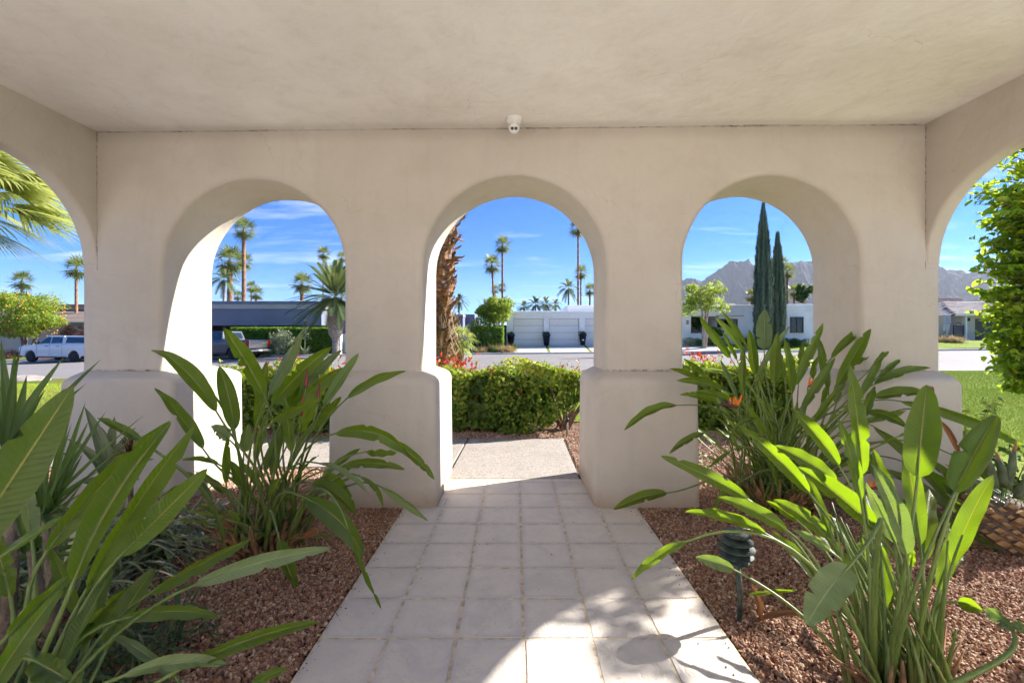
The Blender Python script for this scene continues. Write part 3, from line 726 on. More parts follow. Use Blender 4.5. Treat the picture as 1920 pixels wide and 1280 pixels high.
def sectional_door(par, x0, x1, y, z0, z1, n=4, mat=None):
    mat = mat or MT['garage']
    d = boxpart('garage_door', MT['bronze'], par, x0, x1, y+.03, y+.06, z0, z1, 0)
    h = (z1-z0)/n
    off = Vector(d.location)+Vector(par.location)
    me = MB().box(-(x1-x0)/2+.01, (x1-x0)/2-.01, -.03, .03, .004, h-.012).mesh('panel'); me.materials.append(mat)
    for k in range(n):
        o = lk('panel', me, parent=d, loc=(0, y-off.y, z0+k*h-off.z))
        b = o.modifiers.new('bevel', 'BEVEL'); b.width = .01; b.segments = 2
    boxpart('door_seal', MT['bronze'], par, x0, x1, y-.015, y+.02, z0-.02, z0+.012, 0)
    return d

def window(par, x0, x1, y, z0, z1, frame=.07, mull=0, surround=None):
    """recessed window: frame in front of a dark pane"""
    f = MB().box(x0, x0+frame, y-.05, y+.05, z0, z1).box(x1-frame, x1, y-.05, y+.05, z0, z1).box(x0+frame, x1-frame, y-.05, y+.05, z0, z0+frame).box(x0+frame, x1-frame, y-.05, y+.05, z1-frame, z1)
    for k in range(mull):
        xm = x0+(x1-x0)*(k+1)/(mull+1); f.box(xm-.025, xm+.025, y-.04, y+.04, z0+frame, z1-frame)
    off = Vector(par.location)
    fo = f.obj('window', MT['bronze'], par, loc=-off)
    fo['kind'] = fo.get('kind', '') or None if False else 'part'
    del fo['kind']
    p = MB().box(x0+frame-.01, x1-frame+.01, y-.005, y+.005, z0+frame-.01, z1-frame+.01).obj('pane', MT['glass'], fo)
    return fo

def mat_glass_dark(name, col=(0.02, 0.025, 0.03)):
    M = Mat(name); n = M.noise(1.2, 4, .6, M.pos(), .5)
    c = M.ramp(n, [(.3, (*[x*.5 for x in col], 1)), (.7, (*[x*2.2 for x in col], 1))])
    return M.done(M.bsdf(c, .06, spec=.6))
MT['glass'] = mat_glass_dark('dark_window_glass', (0.012, 0.014, 0.018))
def mat_rooftile(name, a, b):
    M = Mat(name); o = M.n('ShaderNodeObjectInfo').outputs['Random']; n = M.noise(3, 5, .7, M.pos())
    c = M.mix(n, (*a, 1), (*b, 1)); c = M.mix(M.math('MULTIPLY', o, .35), c, (a[0]*.55, a[1]*.55, a[2]*.55, 1))
    return M.done(M.bsdf(c, .85, M.bump(n, .4, .03)))
MT['roof_grey'] = mat_rooftile('grey_roof_tile', (0.25, 0.215, 0.215), (0.36, 0.31, 0.30))
MT['roof_brown'] = mat_rooftile('brown_roof_tile', (0.28, 0.215, 0.18), (0.42, 0.33, 0.27))

# white garage house (centre)
gh = thing('garage_house', 'low white flat-roofed house with a row of three single garage doors', 'house', (4.2, 36, .3))
Yg = 36.0
xg0 = at(950, 0, Yg).x; xg1 = 9.6; ztop = at(0, 583, Yg).z; zb = .40
doors = [(at(963, 0, Yg).x, at(1019, 0, Yg).x), (at(1030, 0, Yg).x, at(1086, 0, Yg).x), (at(1097.5, 0, Yg).x, at(1153, 0, Yg).x)]
zd = at(0, 597, Yg).z
xs_ = [xg0]+[v for d in doors for v in d]+[xg1]
for k in range(0, len(xs_), 2): boxpart('wall', MT['white_stucco'], gh, xs_[k], xs_[k+1], Yg, Yg+.35, zb-.3, ztop-.25, .03)
for d in doors: boxpart('lintel', MT['white_stucco'], gh, d[0]+.002, d[1]-.002, Yg+.004, Yg+.346, zd, ztop-.25, 0)
for d in doors: sectional_door(gh, d[0]+.02, d[1]-.02, Yg+.22, .50, zd-.01, 4)
boxpart('rear_wall', MT['white_stucco'], gh, xg0+.01, xg1-.01, Yg+.5, Yg+9, zb-.3, ztop-.25, 0)
boxpart('parapet', MT['white_stucco'], gh, xg0-.12, xg1+.1, Yg-.10, Yg+9.1, ztop-.25, ztop, .05)
boxpart('parapet', MT['white_stucco'], gh, at(1064, 0, Yg+2).x, 14, Yg+2, Yg+9, ztop+.003, at(0, 572, Yg+2).z, .05)
m = MB()
for a in (0.0, .35): m.box(xg0-.95+a*0, xg0-.9+.05, Yg+1.5+a, Yg+1.54+a, .3, 2.2)
boxpart('side_gate', MT['bronze'], gh, xg0-1.15, xg0-.02, Yg+.6, Yg+.68, .35, 2.2, 0)
# driveway of slabs with grass joints
dw = lk('driveway', sheet('driveway_grass', MT['lawn'], lin(-.55, 9.8, 12), lambda x: (Yf(x)+.04, Yg), 10, .055, kind='structure').data, kind='structure')
bpy.data.objects.remove(bpy.data.objects['driveway_grass'])
def dslab(x0, x1, y0, y1):
    V = []; 
    for (x, y) in [(x0, y0), (x1, y0), (x1, y1), (x0, y1)]: V.append((x, y, H(x, y)+.075))
    V += [(a, b, c-.08) for a, b, c in V[:4]]
    m = MB(); m.add(V, [(0, 1, 2, 3), (0, 4, 5, 1), (1, 5, 6, 2), (2, 6, 7, 3), (3, 7, 4, 0)]); m.obj('driveway_slab', MT['drive'], dw)
for (x0, x1) in [(-.5, 2.3), (2.5, 5.3), (5.5, 9.7)]:
    for k, (a, b) in enumerate([(.05, 1.15), (1.23, 1.9), (1.98, 2.65), (2.73, 3.4), (3.48, 3.96)]): dslab(x0, x1, 32+a, 32+b)
# tall pots beside the garage doors
def pot(px, Y, label):
    x = at(px, 0, Y).x; z = H(x, Y)+.075
    t = thing('planter_pot', label, 'planter', (x, Y, z), 0, 'tall dark pots between the garage doors')
    MB().lathe([(.17, 0), (.19, .02), (.30, .78), (.34, .82), (.34, .88), (.30, .88), (.28, .80), (.02, .78)], 20).obj('pot', MT['black_pot'], t, smooth=True)
    P, Nn = ellip_cloud(160, (0, 0, .95), (.32, .32, .17)); o = lk('foliage', leafcloud_mesh('pot_plant', P, Nn, .13), MT['dark_leaf'], t)
    return t
MT['dark_leaf'] = foliage('dark_foliage', [(0.02, 0.05, 0.015), (0.045, 0.09, 0.025), (0.07, 0.12, 0.03)])
pot(958, 35.6, 'dark tapered pot at the near end of the garages, before the first door')
pot(1024.5, 35.6, 'dark tapered pot standing between the first and second garage doors')
pot(1092.5, 35.6, 'dark tapered pot with pale emblem between the second and third garage doors')
b = bpy.data.objects['planter_pot.002']; disc('emblem', MT['garage'], b, (0, -.245, .42), .07, .012, (0, -1, 0.12))

# slate grey house (left)
sh = thing('slate_house', 'long low slate-grey modern house with deep flat fascia behind the clipped hedge', 'house', (-20, 36, 0))
zt = at(0, 564.5, 36).z
boxpart('roof_edge', MT['slate_stucco'], sh, -31, at(606, 0, 36.0).x+.02, 35.9, 46, zt-.22, zt, .02)
boxpart('fascia_band', MT['slate_pale'], sh, -31+.02, at(604, 0, 36).x+.08, 35.97, 45.9, zt-.62, zt-.222, .02)
boxpart('fascia', MT['slate_stucco'], sh, -31+.05, at(603, 0, 36.1).x, 36.08, 44, at(0, 610, 36).z, zt-.622, .03)
boxpart('recess_wall', MT['bronze'], sh, -31, -15.6, 41, 41.3, -.3, zt-1.95, 0)
boxpart('wall', MT['slate_stucco'], sh, at(600, 0, 38).x, at(668, 0, 38).x, 38.2, 45, -.3, at(0, 576, 38).z, .03)
for x in (-30.5, -26.2, -21.5): boxpart('column', MT['slate_stucco'], sh, x, x+.4, 37, 37.4, -.3, at(0, 610, 36).z-.002, .02)
window(sh, -25.8, -22.2, 40.9, .3, 1.95, .07, 3); window(sh, -21, -17, 40.9, .3, 1.95, .07, 3)
boxpart('pale_curtain', MT['beige_stucco'], sh, -21.3, -20.7, 40.6, 40.8, .2, 1.95, 0); boxpart('pale_curtain', MT['beige_stucco'], sh, -18.3, -17.7, 40.6, 40.8, .2, 1.95, 0)
for x in (-18.9, -17.9):
    boxpart('roof_unit', MT['garage'], sh, x-.4, x+.5, 40, 41, zt-.01, zt+.34, .04)
boxpart('garage_front', MT['slate_stucco'], sh, -30.1, -26.3, 36.9, 37.1, -.4, at(0, 612, 36).z, .02)
# pale gate pier with letter box
gp = thing('gate_pier', 'white gate pier with dark letter box and house number beside the clipped hedge', 'gate pier', (*at(637, 0, 33.4).xy, .1))
x0 = at(629.5, 0, 33.2).x; x1 = at(638, 0, 33.2).x
boxpart('pier', MT['white_stucco'], gp, x0, x1, 33.2, 33.6, -.1, at(0, 628, 33.2).z, .02)
boxpart('letter_box', MT['slate_stucco'], gp, x0+.05, x1-.12, 33.15, 33.24, at(0, 641, 33.2).z, at(0, 630.5, 33.2).z, .01)
boxpart('cap', MT['white_stucco'], gp, x0-.03, x1+.03, 33.17, 33.63, at(0, 628, 33.2).z+.001, at(0, 627, 33.2).z+.01, 0)
cu = bpy.data.curves.new('house_number', 'FONT'); cu.body = '460'; cu.size = .15; cu.extrude = .004; cu.align_x = 'CENTER'
_t = bpy.data.objects.new('tmp_text', cu); COL.objects.link(_t); bpy.context.view_layer.update()
_me = bpy.data.meshes.new_from_object(_t.evaluated_get(bpy.context.evaluated_depsgraph_get())); bpy.data.objects.remove(_t)
_me.materials.clear(); tx = lk('house_number', _me, MT['iron'], gp, kind='stuff'); tx.rotation_euler = (PI/2, 0, 0); tx.location = Vector(((x0+x1)/2, 33.19, at(0, 647.5, 33.2).z))-Vector(gp.location)
gw = thing('garden_wall', 'pale blue-grey slatted wall behind the white gate pier', 'wall', (at(645, 0, 33.9).x, 33.9, 0))
MT['pale_blue'] = simple('pale_blue_paint', (0.42, 0.52, 0.58), .6, .08)
zz = .0
while zz < 1.5:
    boxpart('slat', MT['pale_blue'], gw, at(638.5, 0, 33.9).x, at(668, 0, 33.9).x, 33.9, 33.94, zz, zz+.11, .005); zz += .125
# small blue-grey house behind palm trunk (centre arch)
bh = thing('blue_house', 'small blue-grey house glimpsed behind the shaggy palm trunk and round shrub', 'house', (-4.5, 40, .3))
boxpart('wall', MT['slate_stucco'], bh, at(836, 0, 40).x, at(868, 0, 40).x, 40, 46, 0, at(0, 593, 40).z, .03)
boxpart('wall', MT['slate_stucco'], bh, at(868, 0, 42).x, at(890, 0, 42).x, 42, 48, 0, at(0, 589, 42).z, .03)
boxpart('parapet', MT['slate_pale'], bh, at(834, 0, 40).x, at(868.5, 0, 40).x, 39.9, 46.1, at(0, 593, 40).z+.002, at(0, 589, 40).z, .03)
window(bh, at(872, 0, 42).x, at(878, 0, 42).x, 41.95, .6, 2.1, .06)
boxpart('garden_fence', MT['slate_pale'], bh, at(846, 0, 37).x, at(884, 0, 37).x, 37, 37.12, .2, 1.35, .01)
bhh = bpy.data.objects['garden_fence']; bhh.name = 'low_wall'

# white house right arch
wh = thing('white_house', 'long white stucco house with recessed planter and square window behind two cypresses', 'house', (18, 36, .4))
def X(px, Y=36): return at(px, 0, Y).x
def Z(py, Y=36): return at(0, py, Y).z
boxpart('wing_wall', MT['white_stucco'], wh, X(1270), X(1296), 36, 40, 0, Z(567), .03)
boxpart('planter_wall', MT['white_stucco'], wh, X(1296)+.003, X(1350), 36.1, 36.4, 0, Z(624.5), .03)
boxpart('recess_wall', MT['beige_stucco'], wh, X(1294), X(1348), 39, 39.2, 0, Z(592), 0)
boxpart('canopy', MT['white_stucco'], wh, X(1296)+.002, X(1350), 35.95, 40, Z(593), Z(574), .04)
boxpart('canopy_lip', MT['beige_stucco'], wh, X(1343), X(1391), 35.6, 36.0, Z(593), Z(591), .02)
boxpart('wall', MT['white_stucco'], wh, X(1350)+.003, X(1466), 36.25, 42, 0, Z(574), .03)
boxpart('parapet', MT['white_stucco'], wh, X(1345), X(1466), 36.15, 42.2, Z(574)+.002, Z(571.5), .03)
boxpart('wing_wall', MT['white_stucco'], wh, X(1466)+.003, X(1560), 35.6, 42, 0, Z(583), .03)
boxpart('cornice', MT['white_stucco'], wh, X(1465), X(1562), 35.5, 42.1, Z(583)+.002, Z(571), .05)
boxpart('string_course', MT['white_stucco'], wh, X(1465)+.02, X(1561), 35.54, 35.62, Z(586), Z(583), .01)
boxpart('window_surround', MT['white_stucco'], wh, X(1470), X(1503), 35.5, 35.59, Z(627), Z(591), .02)
window(wh, X(1474), X(1498), 35.46, Z(624), Z(594.5), .07, 1)
window(wh, X(1358), X(1385), 36.2, Z(617), Z(597.5), .07, 2); window(wh, X(1347), X(1357), 36.2, Z(614), Z(597.5), .06, 0)
boxpart('roof_unit', MT['beige_stucco'], wh, X(1350, 40), X(1380, 40), 40, 41, Z(574, 40)-.2, Z(569, 40), .1)
for dz in (0, 1): boxpart('wall_lamp', MT['bronze'], wh, X(1287), X(1290.5), 35.9, 36.0, Z(607.5-dz*4.2), Z(604.8-dz*4.2), .01)
# beige house with grey roof, far right
rh = thing('gabled_house', 'beige house with grey tiled roof and dark garage door across the road', 'house', (44, 44, .6))
Yr = 44
boxpart('wall', MT['beige_stucco'], rh, at(1805, 0, Yr).x, at(1828.5, 0, Yr).x, Yr, Yr+8, .4, Z(590, Yr), .03)
boxpart('wall', MT['beige_stucco'], rh, at(1869, 0, Yr).x, at(1960, 0, Yr).x, Yr, Yr+8, .4, Z(590, Yr), .03)
boxpart('lintel', MT['beige_stucco'], rh, at(1828.5, 0, Yr).x+.01, at(1869, 0, Yr).x-.01, Yr+.01, Yr+8, Z(597.5, Yr), Z(590, Yr), .0)
sectional_door(rh, at(1829, 0, Yr).x, at(1868.5, 0, Yr).x, Yr+.25, Z(641, Yr), Z(597.5, Yr)-.01, 5, MT['brown_door'])
boxpart('pilaster', MT['white_stucco'], rh, at(1808, 0, Yr).x, at(1811, 0, Yr).x, Yr-.15, Yr-.01, .4, Z(591, Yr), .02)
boxpart('wall_lamp', MT['bronze'], rh, at(1813, 0, Yr).x, at(1816, 0, Yr).x, Yr-.2, Yr-.02, Z(602, Yr), Z(596, Yr), .03)
# roof: rows of tiles
ra, rb = at(1782, 0, Yr).x, at(1965, 0, Yr).x; z0r, z1r = Z(590, Yr)-.02, Z(566, Yr+4.5)
rf = boxpart('fascia_board', MT['white_stucco'], rh, ra, rb, Yr-.55, Yr-.45, z0r-.10, z0r+.10, .01)
MB().add
rbase = MB(); rbase.add([(ra, Yr-.5, z0r+.05), (rb, Yr-.5, z0r+.05), (rb, Yr+4.5, z1r), (ra+3.4, Yr+4.5, z1r), (rb, Yr+9, z0r), (ra, Yr+9, z0r)], [(0, 1, 2, 3), (3, 2, 4, 5), (0, 3, 5)])
ro = rbase.obj('roof', MT['roof_grey'], rh, loc=-Vector(rh.location))
m = MB(); nrow = 13
for r in range(nrow):
    t0 = r/nrow; y0 = Yr-.5+5*t0; z0 = z0r+.05+(z1r-z0r-.05)*t0; y1 = Yr-.5+5*(r+1.15)/nrow; z1 = z0r+.05+(z1r-z0r-.05)*(r+1.15)/nrow
    x = ra+3.4*t0+random.uniform(0, .3)
    while x < rb-.4:
        w_ = .42; j = random.uniform(0, .025)
        m.add([(x, y0, z0+.07+j), (x+w_-.03, y0, z0+.07+j), (x+w_-.03, y1, z1+.03), (x, y1, z1+.03), (x, y0, z0), (x+w_-.03, y0, z0)], [(0, 1, 2, 3), (4, 5, 1, 0)]); x += w_
m.obj('roof_tiles', MT['roof_grey'], rh, kind='stuff', loc=-Vector(rh.location))
# courtyard wall, parapet block and gate beside it
boxpart('courtyard_wall', MT['beige_stucco'], rh, at(1758, 0, Yr).x, at(1788, 0, Yr).x, Yr+.5, Yr+.8, .4, Z(590, Yr), .03)
ph = thing('parapet_house', 'pale pink flat-topped house behind the grey tiled roof', 'house', (44, 54, .6))
MT['pink_stucco'] = stucco('pink_stucco', (0.60, 0.48, 0.42), .3, bumps=.1)
boxpart('wall', MT['pink_stucco'], ph, at(1750, 0, 54).x, at(1779, 0, 54).x, 54, 60, .3, Z(560.5, 54), .03)
boxpart('parapet', MT['pink_stucco'], ph, at(1748, 0, 54).x, at(1781, 0, 54).x, 53.8, 60, Z(560.5, 54)+.003, Z(558, 54), .03)
boxpart('wall', MT['pink_stucco'], ph, at(1779, 0, 55).x+.01, at(1805, 0, 55).x, 55, 60, .3, Z(558.5, 55), .03)
ig = thing('iron_gate', 'black iron gate with curled top between beige walls across the road', 'gate', (at(1797, 0, 43.8).x, 43.8, .6))
gx0, gx1 = at(1787, 0, 43.8).x, at(1807, 0, 43.8).x; zb_ = .78-.05
off = -Vector(ig.location)
MB().box(gx0, gx1, 43.78, 43.82, zb_+.1, zb_+.15).box(gx0, gx1, 43.78, 43.82, Z(612, 43.8), Z(611, 43.8)+.01).box(gx0, gx0+.05, 43.77, 43.83, zb_, Z(609, 43.8)).box(gx1-.05, gx1, 43.77, 43.83, zb_, Z(609, 43.8)).obj('gate_frame', MT['iron'], ig, loc=off)
me = MB().box(-.018, .018, -.012, .012, 0, Z(612, 43.8)-zb_-.12).mesh('bar'); me.materials.append(MT['iron'])
nb = 9
for k in range(nb): lk('bar', me, parent=ig, loc=Vector((gx0+.1+(gx1-gx0-.2)*k/(nb-1), 43.8, zb_+.12))+off)
m = MB()
for sx in (-1, 1): m.tube([Vector(((gx0+gx1)/2+sx*(.08+.2*math.sin(a)), 43.8, Z(610, 43.8)+.12-.12*math.cos(a))) for a in np.linspace(0, PI*1.3, 10)], .018, 6)
m.obj('scroll', MT['iron'], ig, loc=off, kind='stuff')
sg = thing('street_sign', 'plain grey sign panel seen from behind on a slim post by the dry grass', 'sign', (at(1776, 0, 36).x, 36, .5))
MT['galv'] = simple('galvanised_grey', (0.34, 0.36, 0.38), .5, .06, metal=.3)
boxpart('post', MT['galv'], sg, at(1775, 0, 36).x, at(1778, 0, 36).x, 36, 36.08, .2, Z(590, 36), .01)
boxpart('panel', MT['galv'], sg, at(1770, 0, 36).x, at(1782.5, 0, 36).x, 35.95, 35.99, Z(607, 36), Z(589.5, 36), .02)
boxpart('meter_box', MT['galv'], sg, at(1768, 0, 36).x, at(1776, 0, 36).x, 35.8, 35.98, Z(620, 36), Z(609, 36), .02)
# brown roofed house, far left
lh = thing('brown_roof_house', 'low house with stepped brown tiled roofs behind the orange tree', 'house', (-50, 50, -.6))
off = -Vector(lh.location)
Yl = 47
def slope(par, xa, xb, y0, y1, z0, z1, mat, hip=0):
    m = MB(); m.add([(xa, y0, z0), (xb, y0, z0), (xb-hip, y1, z1), (xa+hip, y1, z1), (xa, y0, z0-.18), (xb, y0, z0-.18), (xa, y1+6, z0), (xb, y1+6, z0)], [(0, 1, 2, 3), (4, 5, 1, 0), (1, 7, 2), (0, 3, 6), (3, 2, 7, 6)])
    m.obj('roof', mat, par, loc=off)
    t = MB(); nr = 8
    for r in range(nr):
        a = r/nr; bq = (r+1.1)/nr; x = xa+hip*a
        while x < xb-hip*a-.5: t.add([(x, y0+(y1-y0)*a, z0+(z1-z0)*a+.08), (x+.5, y0+(y1-y0)*a, z0+(z1-z0)*a+.08), (x+.5, y0+(y1-y0)*bq, z0+(z1-z0)*bq+.03), (x, y0+(y1-y0)*bq, z0+(z1-z0)*bq+.03)], [(0, 1, 2, 3)]); x += .54
    t.obj('roof_tiles', mat, par, loc=off, kind='stuff')
boxpart('wall', MT['beige_stucco'], lh, -62, at(160, 0, Yl).x+4, Yl, Yl+8, -1.5, Z(609, Yl), .03)
slope(lh, -63, at(160, 0, Yl).x+4.6, Yl-.6, Yl+3.5, Z(605, Yl), Z(585, Yl+3.5), MT['roof_brown'], 1.5)
boxpart('clerestory', MT['slate_stucco'], lh, -57, at(160, 0, Yl+5).x+4, Yl+4.5, Yl+5, 1.0, Z(578, Yl+5), .0)
slope(lh, -58, at(165, 0, Yl+5).x+4.6, Yl+4.2, Yl+8, Z(577.5, Yl+5), Z(570.5, Yl+8), MT['roof_brown'], 1.0)
window(lh, at(118, 0, Yl).x, at(140, 0, Yl).x, Yl-.06, -.1, 1.3, .08, 1)
MT['teal'] = simple('teal_fascia', (0.10, 0.30, 0.32), .6)
boxpart('fascia_board', MT['teal'], lh, -62, at(160, 0, Yl).x+4, Yl-.75, Yl-.62, Z(609, Yl)-.02, Z(606, Yl)-.02, 0)

# ------------------------------------------------------------------ mountains
def mat_mtn():
    M = Mat('desert_mountain_rock'); p = M.pos()
    a = M.noise(.004, 8, .7, p, .6); b = M.noise(.02, 6, .7, p)
    c = M.ramp(a, [(.3, (0.05, 0.035, 0.045, 1)), (.5, (0.08, 0.06, 0.07, 1)), (.72, (0.135, 0.10, 0.105, 1))])
    c = M.mix(M.n('ShaderNodeMapRange', {0: b, 1: .5, 2: .7, 4: .35}).outputs[0], c, (0.05, 0.04, 0.045, 1))
    return M.done(M.bsdf(c, .95, M.bump(M.math('ADD', a, b), 1.0, 25), spec=.1))
def ridge_mesh(name, prof, Yd, depth, seed, label=None):
    """prof: (px, py) of the crest seen from the porch"""
    us = np.arange(prof[0][0], prof[-1][0]+1, 2.0); nv = 70; m = MB()
    px_ = [p[0] for p in prof]; py_ = [p[1] for p in prof]
    for px in us:
        ht = (628-np.interp(px, px_, py_))/850*Yd
        for j in range(nv+1):
            t = j/nv; y = Yd-depth+2*depth*t; s = 1-abs(2*t-1)
            x = (px-967)/850*Yd*(1+.0*t)
            q = Vector((x/620, y/900, seed)); 
            rn = 1-abs(noise.noise(q*1.0))*2; rn2 = 1-abs(noise.noise(q*2.7))*2; rn3 = noise.noise(q*8)
            z = ht*s**1.25*(1+(.30*(rn-.5)+.30*(rn2-.5)+.22*rn3+.14*noise.noise(q*19))*min(1, (1-s)*4+.05))+26*rn3*min(1, s*3)+16*noise.noise(q*23)
            m.v.append((x, y, z-40*(1-s)))
    for i in range(len(us)-1):
        for j in range(nv): a = i*(nv+1)+j; m.f.append((a, a+nv+1, a+nv+2, a+1))
    return m.obj(name, MT['mtn'], kind='structure', smooth=False)
MT['mtn'] = mat_mtn()
ridge_mesh('mountains', [(1130, 600), (1200, 560), (1240, 540), (1280, 530), (1292, 526), (1303, 529), (1315, 528), (1330, 517), (1350, 505), (1365, 496), (1378, 494), (1389, 490), (1402, 492), (1415, 496), (1430, 497), (1445, 491), (1465, 496), (1485, 492), (1512, 491), (1560, 500), (1640, 478), (1700, 500), (1740, 504), (1769, 507), (1787, 508), (1808, 516), (1825, 512), (1845, 505), (1881, 503), (1920, 500), (2050, 520), (2200, 560), (2400, 600)], 4200, 1500, 3.1)
ridge_mesh('foothills', [(1180, 620), (1240, 608), (1285, 596), (1330, 590), (1400, 572), (1470, 578), (1560, 566), (1700, 560), (1800, 566), (1900, 560), (2050, 580), (2250, 615)], 2600, 500, 8.4)
# ------------------------------------------------------------------ palms
MT['fan'] = foliage('fan_palm_frond', [(0.06, 0.10, 0.025), (0.12, 0.17, 0.045), (0.24, 0.27, 0.09)], (0.45, 0.50, 0.08), .35, .4)
MT['fan_old'] = foliage('dry_palm_frond', [(0.20, 0.13, 0.06), (0.34, 0.24, 0.12)], (0.4, 0.28, 0.1), .2, .7)
MT['feather'] = foliage('feather_palm_frond', [(0.05, 0.09, 0.035), (0.13, 0.18, 0.07), (0.24, 0.27, 0.12)], (0.28, 0.34, 0.08), .25, .4)
MT['fan_bright'] = foliage('yellow_green_fan_frond', [(0.16, 0.22, 0.04), (0.28, 0.33, 0.08), (0.42, 0.42, 0.16)], (0.62, 0.66, 0.18), .45, .4)  # pale yellow-green fronds of the near fan palms

def fan_frond(m, org, d, pl, R, nb=14, seg=2, droop=.5, wid=.10, spread=2.0, rag=.15, rng=random):
    """one fan leaf: stalk then blades radiating from its end"""
    org = Vector(org); d = Vector(d).normalized(); up = Vector((0, 0, 1))
    side = d.cross(up); side = side.normalized() if side.length > .05 else Vector((1, 0, 0)); nrm = side.cross(d)
    hub = org+d*pl+Vector((0, 0, -.10*pl*pl))
    m.add([org+side*.03, org-side*.03, hub-side*.02, hub+side*.02], [(0, 1, 2, 3)])
    for k in range(nb):
        a = (k/(nb-1)-.5)*2*spread; dd = d*math.cos(a)+side*math.sin(a)+nrm*.12*math.cos(a*1.3)
        L_ = R*(.72+.28*math.cos(a*.7))*(1+rng.uniform(-rag, rag)); w = wid*R
        pv = None; ws = side*math.cos(a)-d*math.sin(a)
        base = len(m.v)
        for s in range(seg+1):
            t = s/seg; p = hub+dd*L_*t*(1-.15*t*droop); p.z -= droop*L_*t**2.2*(.55+.2*abs(math.sin(a)))
            ww = w*(.30+.7*math.sin(min(1, t*1.9)*PI/2))*(1-t**2.2)*.5+.001
            m.v.append(tuple(p-ws*ww)); m.v.append(tuple(p+ws*ww+nrm*ww*.3))
        for s in range(seg): q = base+2*s; m.f.append((q, q+1, q+3, q+2))

def fan_crown_mesh(name, R=1.0, pl=.85, n=38, nb=10, seg=2, lo=-62, hi=82, droop=.14, seed=0, wid=.12):
    rng = random.Random(seed); m = MB(); vals = []
    for i in range(n):
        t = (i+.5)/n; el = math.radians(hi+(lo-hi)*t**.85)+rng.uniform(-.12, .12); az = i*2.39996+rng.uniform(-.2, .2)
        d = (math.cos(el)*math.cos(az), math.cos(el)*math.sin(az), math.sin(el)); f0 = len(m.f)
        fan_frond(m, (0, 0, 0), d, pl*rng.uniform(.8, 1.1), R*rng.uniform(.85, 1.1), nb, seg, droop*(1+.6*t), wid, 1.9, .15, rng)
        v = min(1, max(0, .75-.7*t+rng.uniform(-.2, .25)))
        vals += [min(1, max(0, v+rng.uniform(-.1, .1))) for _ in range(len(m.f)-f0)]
    me = m.mesh(name); set_rnd(me, vals); return me

def feather_crown_mesh(name, Lf=2.4, n=30, nl=16, lo=-40, hi=75, droop=1.0, seed=0, lw=.05, ll=.45):
    rng = random.Random(seed); m = MB(); vals = []
    for i in range(n):
        t = (i+.5)/n; el = math.radians(hi+(lo-hi)*t**.9)+rng.uniform(-.12, .12); az = i*2.39996+rng.uniform(-.25, .25)
        d = Vector((math.cos(el)*math.cos(az), math.cos(el)*math.sin(az), math.sin(el))); side = Vector((-math.sin(az), math.cos(az), 0)); f0 = len(m.f)
        LL = Lf*rng.uniform(.85, 1.1); pts = []
        for s in range(9):
            u = s/8; p = d*LL*u; p.z -= droop*LL*.36*u**2.1; pts.append(p)
        for s in range(8): m.add([pts[s]-side*.018, pts[s]+side*.018, pts[s+1]+side*.014, pts[s+1]-side*.014], [(0, 1, 2, 3)])
        for k in range(nl):
            u = .18+.8*k/(nl-1); j = min(7, int(u*8)); p = pts[j].lerp(pts[j+1], u*8-j); tan = (pts[j+1]-pts[j]).normalized(); nr = side.cross(tan)
            l_ = ll*math.sin(PI*(.15+.8*u))**.6*rng.uniform(.85, 1.1)
            for sg in (-1, 1):
                q = p+(tan*.65+side*sg*.8+nr*-.25).normalized()*l_; q.z -= .12*l_
                m.add([p-tan*lw*.5, p+tan*lw*.5, q], [(0, 1, 2)])
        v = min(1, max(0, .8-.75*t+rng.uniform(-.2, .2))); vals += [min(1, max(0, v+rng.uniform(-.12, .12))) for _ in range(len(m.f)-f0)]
    me = m.mesh(name); set_rnd(me, vals); return me

FAN = [fan_crown_mesh('fan_crown', seed=s) for s in range(3)]
QUEEN = [feather_crown_mesh('queen_crown', 2.3, 24, 26, -45, 80, 1.15, s, .10, .55) for s in range(2)]
DATE = feather_crown_mesh('date_crown', 3.0, 80, 36, -38, 85, .62, 5, .085, .45)

def trunk_mesh(h, r0, r1, lean=(0, 0), n=10, rings=14, lump=.10, seed=0, bulge=None):
    rng = random.Random(seed); m = MB(); P = []; Rr = []
    k = max(6, rings)
    for i in range(k+1):
        t = i/k; P.append((lean[0]*t*t, lean[1]*t*t, -.3+(h+.3)*t)); r = r0+(r1-r0)*t**.6
        if bulge: r = np.interp(t, [b[0] for b in bulge], [b[1] for b in bulge])
        Rr.append(r*(1+lump*(1 if i % 2 else -1)*.5+rng.uniform(-.03, .03)))
    m.tube(P, Rr, n); return m.mesh('trunk', True)

